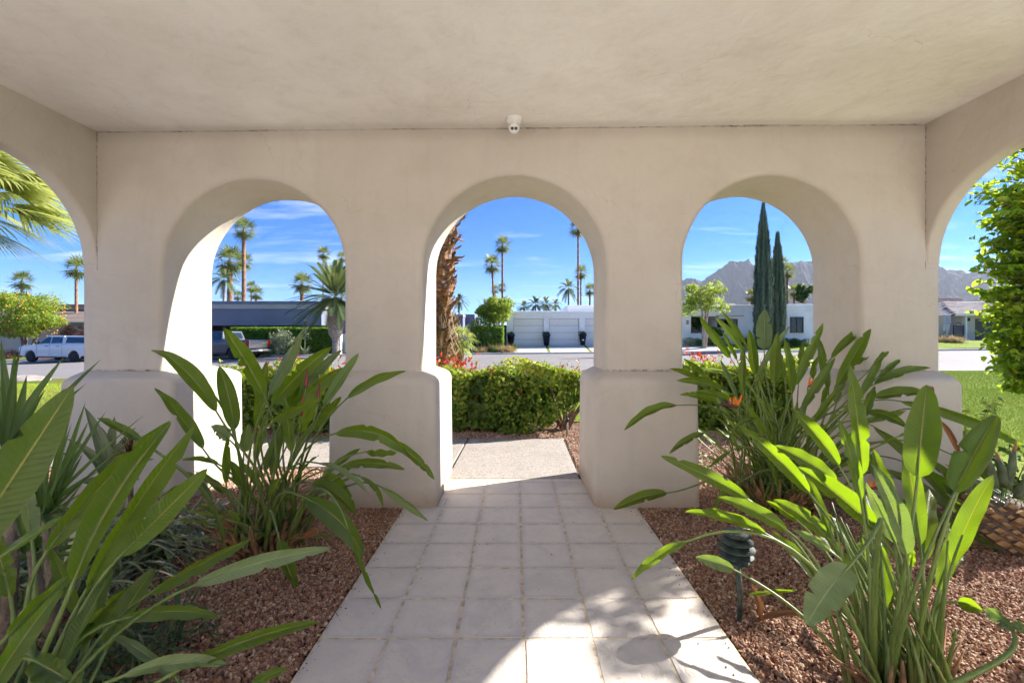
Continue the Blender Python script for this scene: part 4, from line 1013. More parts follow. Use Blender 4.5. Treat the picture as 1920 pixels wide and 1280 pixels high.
def palm(px, py, Y, rpx, label, kind='fan', tr=.16, lean=0, trunk='palm_trunk', group='palms on the skyline', skirt=True, base=None, seed=0, name='fan_palm'):
    """crown centre at pixel px, py; crown radius in pixels of the 1920 wide photograph"""
    c = at(px, py, Y); zb = (H(c.x, Y) if base is None else base); h = c.z-zb
    tr *= .68; t = thing(name, label, 'palm tree', (c.x-lean, Y, zb), 0, group)
    lk('trunk', trunk_mesh(h, tr*1.25, tr, (lean, 0), 10, int(min(60, h*3)), seed=seed), MT[trunk], t)
    me = {'fan': FAN[seed % 3], 'queen': QUEEN[seed % 2], 'date': DATE}[kind]
    R0 = {'fan': 1.55, 'queen': 1.7, 'date': 2.7}[kind]
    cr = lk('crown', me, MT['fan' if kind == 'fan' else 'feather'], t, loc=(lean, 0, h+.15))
    s = rpx/850*Y/R0; cr.scale = (s, s, s); cr.rotation_euler = (0, 0, seed*1.7)
    if skirt and kind == 'fan':
        m = MB(); rng = random.Random(seed+50); vals = []
        for i in range(22):
            a = rng.uniform(0, 6.28); el = rng.uniform(-1.45, -1.05); f0 = len(m.f)
            fan_frond(m, (0, 0, -.1-rng.uniform(0, .5)), (math.cos(a)*math.cos(el), math.sin(a)*math.cos(el), math.sin(el)), .35, .6, 7, 1, .2, .2, 1.2, .2, rng)
            vals += [rng.random()]*(len(m.f)-f0)
        me = m.mesh('skirt'); set_rnd(me, vals); o = lk('dead_fronds', me, MT['fan_old'], t, loc=(lean, 0, h)); o.scale = (s*.75, s*.75, s*.8)
    return t
# left arch
palm(457, 432, 45, 25, 'tallest fan palm over the slate house, its bare trunk rising furthest left', tr=.26, seed=0)
palm(431, 490, 46, 33, 'broad shaggy fan palm with thick reddish trunk, second tallest over the slate house', tr=.36, seed=1)
palm(456, 492, 52, 20, 'fan palm crown showing behind the tallest trunk over the slate house', tr=.2, seed=2)
palm(420, 526, 40, 24, 'feathery palm with pale smooth trunk at the near end of the slate roof', 'queen', .17, 0, 'palm_grey', seed=0, name='queen_palm')
palm(471, 539, 70, 13, 'small distant fan palm, upper one of the pair just past the tallest trunk', tr=.14, seed=1)
palm(480, 552, 66, 16, 'low bushy fan palm, lower one of the pair on the slate roofline', tr=.16, seed=2)
palm(446, 556, 72, 11, 'tiny fan palm low between the two tall trunks over the slate roof', tr=.14, seed=0)
palm(606, 477, 62, 16, 'slender fan palm on a thin trunk rising behind the date palm', tr=.13, seed=1)
palm(566, 533, 50, 24, 'squat fan palm with reddish stub of trunk above the slate roof end', tr=.26, seed=2)
palm(641, 484, 64, 13, 'fan palm crown half hidden at the pier edge above the date palm', tr=.13, seed=0)
# centre arch
palm(942, 461, 62, 20, 'taller slim fan palm of the trio over the green tree by the garages', tr=.20, seed=0)
palm(922, 497, 64, 22, 'shorter fan palm of the trio, leaning beside the taller one over the green tree', tr=.20, lean=-.4, seed=1)
palm(928, 544, 70, 10, 'low fan palm crown between the trio of trunks over the green tree', tr=.15, seed=2)
palm(941, 540, 78, 11, 'little fan palm crown hugging the tallest trunk above the green tree', tr=.15, seed=1)
palm(1084, 428, 52, 23, 'very tall thin fan palm above the garage roof, crown touching the arch', tr=.17, lean=.0, seed=2)
palm(1089, 512, 66, 17, 'mid-height fan palm just behind the very tall thin one above the garages', tr=.17, seed=0)
palm(1066, 542, 55, 20, 'feathery palm with drooping plumes and pale trunk above the garage roof', 'queen', .15, 0, 'palm_grey', seed=1, name='queen_palm')
palm(1106, 545, 60, 15, 'fan palm crown half hidden by the pier above the third garage door', tr=.17, seed=1)
palm(861, 566, 60, 17, 'feathery palm showing beside the shaggy trunk above the blue house', 'queen', .15, 0, 'palm_grey', seed=0, name='queen_palm')
for k, (px, py, r, lb) in enumerate([(982, 577, 15, 'first low feathery palm top on the garage roofline, nearest the green tree'), (1004, 572, 18, 'second low feathery palm top on the garage roofline, the widest'), (1024, 571, 17, 'third low feathery palm top on the garage roofline'), (1042, 573, 13, 'fourth low palm top on the garage roofline, nearest the raised parapet')]):
    palm(px, py, 62+k*2, r, lb, 'queen', .16, seed=k, group='low palm tops behind the garage roof', name='date_palm')
# right arch
palm(1476, 511, 52, 18, 'golden fan palm standing clear beside the shorter cypress', tr=.16, seed=0)
palm(1467, 494, 60, 13, 'fan palm crown peeping out high behind the shorter cypress', tr=.15, seed=1)
palm(1410, 556, 60, 16, 'pale fan palm low against the mountain beside the tall cypress', tr=.22, seed=2)
palm(1489, 548, 56, 15, 'bushy fan palm on the roofline below the golden palm', tr=.16, seed=1)
palm(1470, 556, 54, 13, 'low fan palm tucked between the shorter cypress and golden palm trunk', tr=.15, seed=0)
# far left behind the near fronds
palm(41, 528, 60, 22, 'grey-trunked palm seen through the drooping near fronds above the orange tree', tr=.22, trunk='palm_grey', seed=1)
palm(143, 505, 50, 26, 'fan palm crown beside the corner pier behind the drooping near fronds', tr=.2, seed=2)
palm(100, 578, 70, 10, 'tiny palm top on the brown tiled roofline', tr=.14, seed=0)

# Canary date palm with pineapple trunk
c = at(629, 556, 31); zb = H(c.x, 31)
t = thing('canary_date_palm', 'stocky date palm with pineapple-like swollen trunk top at the hedge end', 'palm tree', (c.x, 31, zb)); hh = c.z-zb
lk('trunk', trunk_mesh(hh-.1, .2, .5, (0, 0), 16, 24, .06, 3, bulge=[(0, .26), (.30, .20), (.38, .26), (.43, .44), (.55, .48), (.75, .42), (1, .38)]), MT['palm_grey'], t)
bm_ = MB(); bm_.add([(-.09, 0, -.06), (.09, 0, -.06), (.07, 0, .07), (-.07, 0, .07), (-.05, .13, .05), (.05, .13, .05)], [(0, 1, 5, 4), (4, 5, 2, 3), (0, 4, 3), (1, 2, 5), (0, 3, 2, 1)])
bme = bm_.mesh('leaf_base'); bme.materials.append(MT['boot_grey'])
for i in range(170):
    z = hh*(.40+.58*i/170); a = i*2.39996; r = np.interp(z/hh, [.38, .43, .55, .75, 1], [.30, .43, .47, .41, .36])
    o = lk('leaf_base', bme, parent=t, loc=(r*math.cos(a)*.97, r*math.sin(a)*.97, z)); o.rotation_euler = (random.uniform(.2, .6), 0, a-PI/2)
cr = lk('crown', DATE, MT['feather'], t, loc=(0, 0, hh)); s = 1.06; cr.scale = (s, s, s)

# near palm trunk with old leaf boots (centre arch)
c = at(826, 672, 10.2); zb = H(c.x, 10.2)-.05
t = thing('boot_trunk_palm', 'big palm trunk shaggy with orange-brown leaf boots behind the hedge', 'palm tree', (c.x, 10.2, zb))
HT = 7.6; lk('trunk', trunk_mesh(HT, .42, .24, (.18, 0), 18, 40, .04, 8, bulge=[(0, .42), (.1, .27), (.2, .21), (.5, .22), (1, .20)]), MT['bark'], t)
def boot_mesh(seed):
    r = random.Random(seed); m = MB(); w = .10*r.uniform(.8, 1.2); L_ = .24*r.uniform(.7, 1.2); cur = r.uniform(.05, .16)
    for s in range(5):
        u = s/4; ww = w*(1-.40*u); y = .02+.16*L_*u+cur*.55*u*u; z = L_*u*.9; th = .018*(1-u*.6)
        k = r.uniform(-.02, .02)*u
        m.v += [(-ww+k, y-ww*.2, z), (0+k, y+ww*.35, z-.01), (ww+k, y-ww*.2, z), (0+k, y-th, z)]
    for s in range(4):
        a = s*4
        m.f += [(a, a+1, a+5, a+4), (a+1, a+2, a+6, a+5), (a+2, a+3, a+7, a+6), (a+3, a, a+4, a+7)]
    # split ragged end
    a = 16; x, y, z = m.v[a]; m.v += [(m.v[a][0]*1.3, m.v[a][1]+.03, m.v[a][2]+.11*r.uniform(.3, 1)), (m.v[a+2][0]*1.3, m.v[a+2][1]+.03, m.v[a+2][2]+.11*r.uniform(.3, 1))]
    m.f += [(a, a+1, 20), (a+1, a+2, 21)]
    me = m.mesh('leaf_boot'); me.materials.append(MT['boot']); return me
bms = [boot_mesh(i) for i in range(6)]
nb = 280; i = 0
for i in range(nb):
    u = i/nb; z = .75+u*5.2; a = i*2.39996+random.uniform(-.15, .15); r = np.interp(z/HT, [0, .1, .2, .5, 1], [.39, .26, .20, .21, .19])
    o = lk('leaf_boot', bms[i % 6], parent=t, loc=(.18*(z/HT)**2+r*math.cos(a)*.93, r*math.sin(a)*.93, z)); o.rotation_euler = (random.uniform(-.55, .1) if random.random() < .88 else random.uniform(-1.5, -.8), random.uniform(-.35, .35), a-PI/2)
    q = random.uniform(.75, 1.25); o.scale = (q, q, q)
m = MB(); rng = random.Random(4); vals = []
for k in range(260):
    z = rng.uniform(.35, 2.2); a = rng.uniform(0, 6.28); r = .33; l_ = rng.uniform(.2, .5); p = Vector((r*math.cos(a), r*math.sin(a), z)); q = p+Vector((rng.uniform(-.2, .25)*l_, rng.uniform(-.2, .2)*l_, -l_))+Vector((math.cos(a), math.sin(a), 0))*.15; w = Vector((-math.sin(a), math.cos(a), 0))*rng.uniform(.006, .02)
    m.add([p-w, p+w, q], [(0, 1, 2)]); vals.append(rng.random())
me = m.mesh('hanging_fibre'); set_rnd(me, vals); lk('hanging_fibre', me, MT['fan_old'], t, kind='stuff')
cme = fan_crown_mesh('near_fan_crown', 1.1, 1.2, 30, 26, 4, -60, 80, .8, 21, .07)
lk('crown', cme, MT['fan_bright'], t, loc=(.18, 0, HT))
# young fan palm beside it
c = at(861, 635, 11.5); zb = H(c.x, 11.5)-.03
t = thing('young_fan_palm', 'young yellow-green fan palm growing at the foot of the shaggy trunk', 'palm tree', (c.x, 11.5, zb))
lk('trunk', trunk_mesh(c.z-zb, .14, .11, (0, 0), 12, 12, .12, 2), MT['palm_trunk'], t)
cme2 = fan_crown_mesh('young_crown', .34, .26, 17, 16, 3, -50, 70, .5, 31, .09)
lk('crown', cme2, MT['fan_bright'], t, loc=(0, 0, c.z-zb+.02))

# near fan palm at the far left: long drooping fronds
NP = Vector((-11.3, 8.6, 4.25))
t = thing('drooping_fan_palm', 'fan palm with long yellow-green drooping fronds hanging across the side arch', 'palm tree', (NP.x, NP.y, H(NP.x, NP.y)))
lk('trunk', trunk_mesh(NP.z-t.location.z, .34, .26, (0, 0), 18, 26, .06, 5), MT['bark'], t)
rng = random.Random(12)
def big_frond(az, el, pl, R, droop, nb=46):
    m = MB(); d = Vector((math.cos(el)*math.cos(az), math.cos(el)*math.sin(az), math.sin(el)))
    fan_frond(m, (0, 0, 0), d, pl, R, nb, 7, droop, .050, 1.45, .12, rng)
    me = m.mesh('frond'); v0 = rng.uniform(.2, .9); set_rnd(me, [min(1, max(0, v0+rng.uniform(-.35, .35))) for _ in me.polygons]); return me
frs = []
for az, el, pl, R, dr in [(-.05, .42, 1.2, 1.5, .75), (.0, .12, 1.4, 1.55, .6), (-.35, .25, 1.3, 1.5, .7), (.1, -.15, 1.45, 1.6, .35), (-.2, -.32, 1.35, 1.5, .4), (.35, .3, 1.3, 1.4, .7), (-.1, .78, 1.1, 1.3, .8),
                          (-.75, .1, 1.2, 1.5, .5), (.8, 0, 1.2, 1.5, .5), (1.4, .3, 1.2, 1.4, .6), (2.1, .1, 1.2, 1.4, .6), (2.9, .4, 1.2, 1.4, .6), (3.7, .1, 1.2, 1.4, .6), (4.4, .4, 1.2, 1.4, .6), (5.0, .0, 1.2, 1.4, .6), (5.5, .5, 1.1, 1.4, .6), (.5, 1.0, 1, 1.2, .6), (2.5, 1.1, 1, 1.2, .6), (4.6, 1.0, 1, 1.2, .6), (-.55, -.5, 1.2, 1.3, .3), (.25, -.6, 1.1, 1.3, .25)]:
    lk('frond', big_frond(az, el, pl, R, dr), MT['fan_bright'], t, loc=(0, 0, NP.z-t.location.z))

# ------------------------------------------------------------------ cypresses and trees
MT['cypress'] = foliage('cypress_foliage', [(0.04, 0.07, 0.045), (0.09, 0.14, 0.085), (0.18, 0.24, 0.15)], (0.10, 0.16, 0.07), .12, .7)
def cypress(px, Y, ytop, wpx, label, seed):
    x = at(px, 0, Y).x; zb = H(x, Y); h = at(0, ytop, Y).z-zb; R = wpx/2/850*Y; rng = np.random.RandomState(seed)
    t = thing('italian_cypress', label, 'cypress tree', (x, Y, zb), 0, 'two slim cypresses before the white house')
    MB().tube([(0, 0, -.2), (0, 0, .6), (0, 0, h*.9)], [.14, .12, .02], 8).obj('trunk', MT['bark'], t)
    n = 15000; zz = rng.uniform(0, 1, n)**1.1; prof = np.interp(zz, [0, .04, .12, .3, .5, .7, .86, .94, 1], [.35, .72, .93, 1, .92, .68, .38, .17, .02])
    a = rng.uniform(0, 2*PI, n); rid = 1+.13*np.sin(a*7+zz*9+seed)+.09*np.sin(a*13-zz*23)+.05*np.sin(zz*60+a*3)
    rr = R*prof*rid*np.clip(1-np.abs(rng.randn(n))*.13, .4, 1.2)
    P = np.stack([rr*np.cos(a), rr*np.sin(a), .12+zz*(h-.12)], 1)
    L_ = rng.uniform(.16, .42, n); out = np.stack([np.cos(a), np.sin(a), np.zeros(n)], 1)
    tip = P+out*(L_*rng.uniform(.02, .34, n))[:, None]+np.stack([rng.randn(n)*.02, rng.randn(n)*.02, L_], 1)
    tip[:, 2] = np.minimum(tip[:, 2], h+.3*rng.rand(n))
    sd_ = np.stack([-np.sin(a), np.cos(a), np.zeros(n)], 1)*rng.uniform(.018, .045, n)[:, None]+out*rng.uniform(-.02, .02, n)[:, None]
    V = np.stack([P-sd_, P+sd_, tip], 1).reshape(-1, 3); F = np.arange(3*n).reshape(-1, 3)
    me = bpy.data.meshes.new('cypress_foliage'); me.from_pydata(V.tolist(), [], F.tolist())
    st = .5+.35*np.sin(a*9+seed)+.2*rng.randn(n); set_rnd(me, np.clip(st, 0, 1)); lk('foliage', me, MT['cypress'], t)
cypress(1431, 33, 384, 31, 'taller of the two slim dark cypresses before the white house', 1)
cypress(1458, 34, 439, 25, 'shorter slim dark cypress beside the tall one before the white house', 2)

MT['lime_leaf'] = foliage('yellow_green_leaves', [(0.08, 0.17, 0.02), (0.22, 0.32, 0.04), (0.44, 0.50, 0.08)], (0.70, 0.80, 0.08), .48)
MT['mid_leaf'] = foliage('green_leaves', [(0.025, 0.07, 0.012), (0.06, 0.13, 0.02), (0.13, 0.22, 0.035)], (0.32, 0.50, 0.04), .3)
MT['hedge_leaf'] = foliage('clipped_hedge_leaves', [(0.06, 0.15, 0.012), (0.13, 0.26, 0.02), (0.28, 0.42, 0.03)], (0.36, 0.58, 0.04), .32)
MT['red_bush'] = foliage('red_brown_leaves', [(0.16, 0.05, 0.035), (0.30, 0.09, 0.05), (0.16, 0.16, 0.05)], (0.5, 0.15, 0.08), .3)
MT['orange'] = simple('orange_fruit', (0.75, 0.32, 0.02), .5)
def tree(name, px, Y, ytop, ybot, wpx, label, mat, stems=3, n=5000, leaf=.16, cat='tree', group=None, seed=0, clumps=1, bark='pale_bark', splay=.35, base=None, flat=1.0):
    x = at(px, 0, Y).x; zb = H(x, Y) if base is None else base; z1 = at(0, ytop, Y).z-zb; z0 = at(0, ybot, Y).z-zb; R = wpx/2/850*Y
    t = thing(name, label, cat, (x, Y, zb), 0, group); rng = random.Random(seed); cz = (z0+z1)/2
    for k in range(stems):
        a = k*6.28/stems+rng.uniform(0, 1); q = rng.uniform(.5, 1)*splay*R
        m = MB(); b0 = Vector((.10*math.cos(a), .10*math.sin(a), -.15)); p1 = Vector((q*.6*math.cos(a), q*.6*math.sin(a), z0*.8+.1)); p2 = Vector((q*2*math.cos(a), q*2*math.sin(a), cz+.1)); p3 = Vector((q*2.6*math.cos(a+.3), q*2.6*math.sin(a+.3), z1*.93))
        r = .03+.025*R
        m.tube([b0, b0.lerp(p1, .5)+Vector((rng.uniform(-.05, .05), 0, 0)), p1, p2, p3], [r*1.3, r*1.1, r, r*.6, r*.15], 7)
        for j in range(4):
            s = p1.lerp(p2, rng.uniform(.2, 1)); e = s+Vector((rng.uniform(-1, 1)*R*.6, rng.uniform(-1, 1)*R*.6, rng.uniform(.15, .55)*(z1-z0))); m.tube([s, s.lerp(e, .5)+Vector((0, 0, .05)), e], [r*.45, r*.3, r*.1], 5)
        m.obj('trunk', MT[bark], t, smooth=True)
    st = np.random.get_state(); np.random.seed(seed+100)
    cen = [(0, 0, cz, .72)]+[(rng.uniform(-.72, .72)*R, rng.uniform(-.5, .5)*R, cz+rng.uniform(-.36, .36)*(z1-z0), rng.uniform(.24, .5)) for _ in range(12)]
    PP = []; NN = []; RR = []
    for k, (a, b, c_, s) in enumerate(cen):
        P, Nn = ellip_cloud(int(n*(1.0 if k == 0 else .30*(s/.38))/2.0), (a, b, c_), (R*s*(.92 if k == 0 else 1), R*s*(.92 if k == 0 else 1), (z1-z0)/2*s*flat*(.92 if k == 0 else 1)), .45, .3, 1.4, seed+k, clumps)
        PP.append(P); NN.append(Nn); RR.append(np.clip(np.random.rand(len(P))*.7+.3*(P[:, 2]-z0)/(z1-z0)+random.uniform(-.12, .12), 0, 1))
    PP = np.concatenate(PP); NN = np.concatenate(NN); RR = np.concatenate(RR)
    k = PP[:, 2] > z0*.9; k &= PP[:, 2] < z1*1.04
    lk('foliage', leafcloud_mesh(name+'_foliage', PP[k], NN[k], leaf, .5, .9, rnd=RR[k]), MT[mat], t)
    np.random.set_state(st)
    return t
tree('ficus_tree', 929, 34.2, 554, 616, 84, 'bright green multi-stemmed tree beside the first garage door', 'lime_leaf', 5, 8000, .17, seed=1, bark='pale_bark')
tree('ornamental_tree', 1321, 34, 524, 590, 84, 'airy yellow-green tree on pale stems before the white house', 'lime_leaf', 4, 5200, .17, seed=2, clumps=2, splay=.25)
tree('small_tree', 1305, 37.5, 590, 618, 26, 'dark green small tree inside the recessed planter of the white house', 'mid_leaf', 2, 1800, .14, seed=3)
tree('bougainvillea', 1345, 35.4, 612, 630, 22, 'dark rounded shrub by the recessed window of the white house', 'mid_leaf', 2, 900, .13, cat='shrub', seed=4)
tree('shade_tree', 1508, 52, 532, 566, 26, 'leafy tree rising behind the roof end of the white house', 'mid_leaf', 2, 2500, .22, seed=5)
ot = tree('orange_tree', 48, 41.5, 547, 634, 136, 'round dense orange tree full of fruit behind the white pickup', 'lime_leaf', 3, 15000, .17, seed=6, bark='bark', splay=.3)
oz1, oz0 = at(0, 547, 41.5).z-ot.location.z, at(0, 634, 41.5).z-ot.location.z
P, Nn = ellip_cloud(230, (0, 0, (oz0+oz1)/2), (3.0, 3.0, (oz1-oz0)/2*.95), .9, .1, 1.4, 6)
fme = MB().lathe([(.001, -.055), (.04, -.04), (.055, 0), (.04, .04), (.001, .055)], 8).mesh('orange_fruit', True); fme.materials.append(MT['orange'])
for p in P: lk('orange', fme, parent=ot, loc=p)
tree('distant_tree', 20, 58, 543, 590, 90, 'bluish green tree mass rising behind the orange tree', 'mid_leaf', 2, 4000, .3, seed=7)
tree('sprawling_shrub', 138, 40.5, 609, 640, 46, 'red-leaved shrub with bare pale stems behind the back of the white pickup', 'red_bush', 7, 1500, .12, cat='shrub', seed=8)

def hedge(name, px0, px1, Y, ytop, ybot, depth, label, mat, n, leaf, cat='hedge', rough=.06, group=None, dense=.10):
    x0, x1 = at(px0, 0, Y).x, at(px1, 0, Y).x; zt, zb_ = at(0, ytop, Y).z, at(0, ybot, Y).z
    xc = (x0+x1)/2; g = min(H(xc, Y), zb_)
    t = thing(name, label, cat, (xc, Y+depth/2, g), 0, group)
    P, Nn = box_cloud(n, x0-xc, x1-xc, -depth/2, depth/2, 0, zt-g, rough=rough)
    rnd = np.clip(np.random.rand(n)*.75+.3*(P[:, 2]/(zt-g))**6, 0, 1)
    lk('foliage', leafcloud_mesh(name+'_foliage', P, Nn, leaf, .55, .7, rnd=rnd), MT[mat], t)
    m = MB(); rng = random.Random(int(px0))
    for k in range(int((x1-x0)*2.5)+2):
        x = rng.uniform(x0-xc+.1, x1-xc-.1); y = rng.uniform(-depth*.3, depth*.3)
        m.tube([(x, y, -.1), (x+rng.uniform(-.1, .1), y, (zt-g)*.5), (x+rng.uniform(-.2, .2), y+rng.uniform(-.1, .1), (zt-g)*.9)], [.03, .02, .006], 5)
    m.obj('branches', MT['bark'], t, kind='stuff')
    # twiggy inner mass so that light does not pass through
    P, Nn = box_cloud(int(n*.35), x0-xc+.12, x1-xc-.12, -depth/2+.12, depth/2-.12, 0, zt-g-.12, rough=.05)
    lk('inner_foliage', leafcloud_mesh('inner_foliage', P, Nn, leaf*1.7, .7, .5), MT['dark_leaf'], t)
    return t
hedge('clipped_hedge', 430, 628, 33.3, 613.5, 662, 1.3, 'long square-clipped bright green hedge in front of the slate house', 'hedge_leaf', 26000, .10)
hedge('clipped_hedge', 881, 944, 33.0, 612, 652, 1.8, 'rounded block of clipped hedge below the bright tree by the garages', 'hedge_leaf', 9000, .10)
# ------------------------------------------------------------------ pickups
MT['silver'] = simple('silver_white_paint', (0.62, 0.65, 0.72), .25, .02, spec=.6)
MT['slate_paint'] = simple('dark_blue_grey_paint', (0.055, 0.065, 0.095), .22, .02, spec=.6)
MT['tyre'] = simple('tyre_rubber', (0.018, 0.018, 0.02), .85)
MT['rim'] = simple('alloy_rim', (0.55, 0.55, 0.57), .3, .05, metal=.7)
MT['chrome'] = simple('chrome', (0.62, 0.62, 0.62), .18, .02, metal=.9)
MT['red_lamp'] = simple('red_lamp', (0.55, 0.02, 0.015), .25)
MT['blacktrim'] = simple('black_trim', (0.015, 0.015, 0.016), .5)
MT['plate'] = simple('pale_plate', (0.7, 0.7, 0.6), .5)
def mat_tinted():
    M = Mat('tinted_glass'); return M.done(M.bsdf((0.02, 0.03, 0.04, 1), .05, spec=.8))
MT['tint'] = mat_tinted()
def pickup(name, label, loc, rz, paint, shell, tail_mat):
    """x forward, wheels on z = 0"""
    t = thing(name, label, 'pickup truck', loc, rz, None)
    WB = 3.68; xf = WB/2; xr = -WB/2; wr = .405; ar = .50; Wd = .985
    def arc(c): return [(c+ar*math.cos(a), .36+ar*1.02*math.sin(a)) for a in np.linspace(0, PI, 13)]
    prof = [(-2.98, .62), (-2.98, 1.30)]
    prof += [(-.95, 1.33), (1.30, 1.28), (1.38, 1.27), (2.55, 1.19), (2.78, 1.10), (2.86, .92), (2.88, .62), (2.72, .45)]
    prof += [(xf+ar, .40)]+arc(xf)[1:-1]+[(xf-ar, .40)]+[(xr+ar, .40)]+arc(xr)[1:-1]+[(xr-ar, .42)]+[(-2.75, .55)]
    o = prism([(x, z) for x, z in prof[::-1]], 'y', -Wd, Wd).obj('body', paint, t); fix_normals(o)
    b = o.modifiers.new('bevel', 'BEVEL'); b.width = .05; b.segments = 3; b.limit_method = 'ANGLE'; b.angle_limit = math.radians(35)
    o.data.polygons.foreach_set('use_smooth', [True]*len(o.data.polygons))
    # greenhouse
    def loft(pts_low, pts_high, ylo, yhi):
        n = len(pts_low); V = [(x, -ylo, z) for x, z in pts_low]+[(x, -yhi, z) for x, z in pts_high]; 
        m = MB(); A = [(x, z) for x, z in pts_low]; return m
    def cab(x0, x1, X0, X1, z0, z1, y0, y1, nm, mat, par=t, bev=.04):
        m = MB(); m.add([(x0, -y0, z0), (x1, -y0, z0), (x1, y0, z0), (x0, y0, z0), (X0, -y1, z1), (X1, -y1, z1), (X1, y1, z1), (X0, y1, z1)], [(0, 3, 2, 1), (4, 5, 6, 7), (0, 1, 5, 4), (1, 2, 6, 5), (2, 3, 7, 6), (3, 0, 4, 7)])
        return m.obj(nm, mat, par, bevel=bev, seg=3)
    cab(-.98, 1.42, -.80, .55, 1.26, 1.90, .93, .76, 'cab', paint)
    def sidewin(nm, pts, s, y0, y1, z0, z1):
        f = lambda x, z: (x, s*(y0+(y1-y0)*(z-z0)/(z1-z0)+.012), z); g = lambda x, z: (x, s*(y0+(y1-y0)*(z-z0)/(z1-z0)-.02), z)
        n = len(pts); m = MB(); m.add([f(*p) for p in pts]+[g(*p) for p in pts], [tuple(range(n)), tuple(range(n, 2*n))[::-1]]+[(i, (i+1) % n, n+(i+1) % n, n+i) for i in range(n)])
        q = m.obj(nm, MT['tint'], t); fix_normals(q)
    for s in (-1, 1):
        sidewin('side_window', [(1.18, 1.36), (.24, 1.36), (.24, 1.81), (.55, 1.81)], s, .93, .76, 1.26, 1.90)
        sidewin('side_window', [(.16, 1.36), (-.78, 1.38), (-.72, 1.80), (.16, 1.81)], s, .93, .76, 1.26, 1.90)
        for x in (.33, -.62): MB().box(x, x+.2, s*.985-.02, s*.985+.035, 1.13, 1.17).obj('door_handle', MT['blacktrim'], t, bevel=.01)
        for x in (1.28, .20, -.86): MB().box(x, x+.012, s*.987-.004, s*.987+.004, .52, 1.27).obj('door_seam', MT['blacktrim'], t)
        MB().box(1.02, 1.18, s*.97, s*1.22, 1.32, 1.50).obj('mirror', MT['blacktrim'], t, bevel=.04)
        MB().box(xr+ar+.05, xf-ar-.05, s*.90-.06, s*.98+.0, .33, .41).obj('sill', MT['blacktrim'], t, bevel=.02)
        MB().box(2.55, 2.86, s*.80-.17, s*.80+.17, .88, 1.08).obj('headlight', MT['chrome'], t, bevel=.04)
        MB().box(-3.0, -2.86, s*.885-.105, s*.885+.108, .86, 1.26).obj('tail_light', MT['red_lamp'], t, bevel=.02)
        for xc in (xf, xr):
            w = MB().lathe([(.20, -.13), (.37, -.13), (.405, -.09), (.405, .09), (.37, .13), (.20, .13)], 28).obj('wheel', MT['tyre'], t, smooth=True, loc=(xc, s*.86, .405)); w.rotation_euler = (PI/2, 0, 0)
            MB().lathe([(.03, -.10), (.23, -.10), (.25, -.125), (.255, .0), (.255, .125), (.235, .11), (.06, .095), (.03, .11)], 24).obj('rim', MT['rim'], w, smooth=True)
            for k in range(6):
                a = k*PI/3
                for zz in (-.137, .108): 
                    h = MB().lathe([(.001, 0), (.036, 0), (.036, .006), (.001, .006)], 10).obj('rim_hole', MT['blacktrim'], w, loc=(.155*math.cos(a), .155*math.sin(a), zz if zz < 0 else .105))
                    if zz < 0: h.location.z = -.118
            m = MB(); m.tube([Vector((xc+(ar+.01)*math.cos(a), s*.965, .36+(ar+.015)*1.02*math.sin(a))) for a in np.linspace(-.05, PI+.05, 16)], .035, 6); m.obj('arch_trim', MT['blacktrim'] if not shell else paint, t, smooth=True)
            MB().box(xc-.45, xc+.45, s*.60-.2, s*.60+.2, .5, .85).obj('wheel_well', MT['blacktrim'], t)
    m = MB(); m.add([(1.40, -.80, 1.31), (1.40, .80, 1.31), (.66, .68, 1.83), (.66, -.68, 1.83), (1.34, -.80, 1.31), (1.34, .80, 1.31), (.60, .68, 1.83), (.60, -.68, 1.83)], [(0, 1, 2, 3), (7, 6, 5, 4), (0, 4, 5, 1), (2, 6, 7, 3)]); m.obj('windscreen', MT['tint'], t)
    MB().box(2.80, 2.90, -.6, .6, .70, 1.05).obj('grille', MT['blacktrim'], t, bevel=.03)
    MB().box(2.72, 2.98, -.95, .95, .45, .66).obj('front_bumper', MT['chrome'] if not shell else paint, t, bevel=.05)
    MB().box(-3.14, -2.93, -.93, .93, .52, .68).obj('rear_bumper', MT['chrome'], t, bevel=.04)
    MB().box(-3.01, -2.965, -.76, .76, .76, 1.30).obj('tailgate', tail_mat, t, bevel=.02)
    MB().box(-3.03, -2.99, -.45, .45, .98, 1.14).obj('tailgate_panel', MT['chrome'] if not shell else tail_mat, t, bevel=.01)
    MB().box(-3.16, -3.12, -.16, .16, .55, .67).obj('licence_plate', MT['plate'], t)
    MB().box(-2.6, 2.4, -.35, .35, .30, .50).obj('chassis', MT['blacktrim'], t)
    if shell:
        cab(-2.94, -.98, -2.80, -.90, 1.30, 1.90, .95, .78, 'camper_shell', paint)
        for s in (-1, 1): sidewin('shell_window', [(-1.12, 1.38), (-2.72, 1.38), (-2.66, 1.78), (-1.12, 1.80)], s, .95, .78, 1.30, 1.90)
        MB().box(-2.82, -2.70, -.12, .12, 1.895, 1.93).obj('brake_light', MT['red_lamp'], t, bevel=.01)
        m = MB()
        for k, x in enumerate((-2.42, -2.32, -2.20, -2.10)): m.box(x, x+.07, -.99, -.984, 1.14, 1.18)
        m.obj('badge', MT['blacktrim'], t, kind='stuff')
    else:
        MB().box(-2.9, -1.0, -.86, .86, .80, .86).obj('bed_floor', MT['blacktrim'], t)
        m = MB(); m.add([(-.985, -.70, 1.42), (-.985, .70, 1.42), (-.86, .62, 1.80), (-.86, -.62, 1.80)], [(0, 3, 2, 1)]); m.obj('rear_window', MT['tint'], t)
    return t
xw = at(126, 0, 33.2).x
pickup('pickup_truck', 'white pickup with matching camper shell parked at the far kerb', (xw, 33.2, H(xw, 33.2)+.0), PI-.148, MT['silver'], True, MT['silver'])
xd = at(470, 0, 30).x
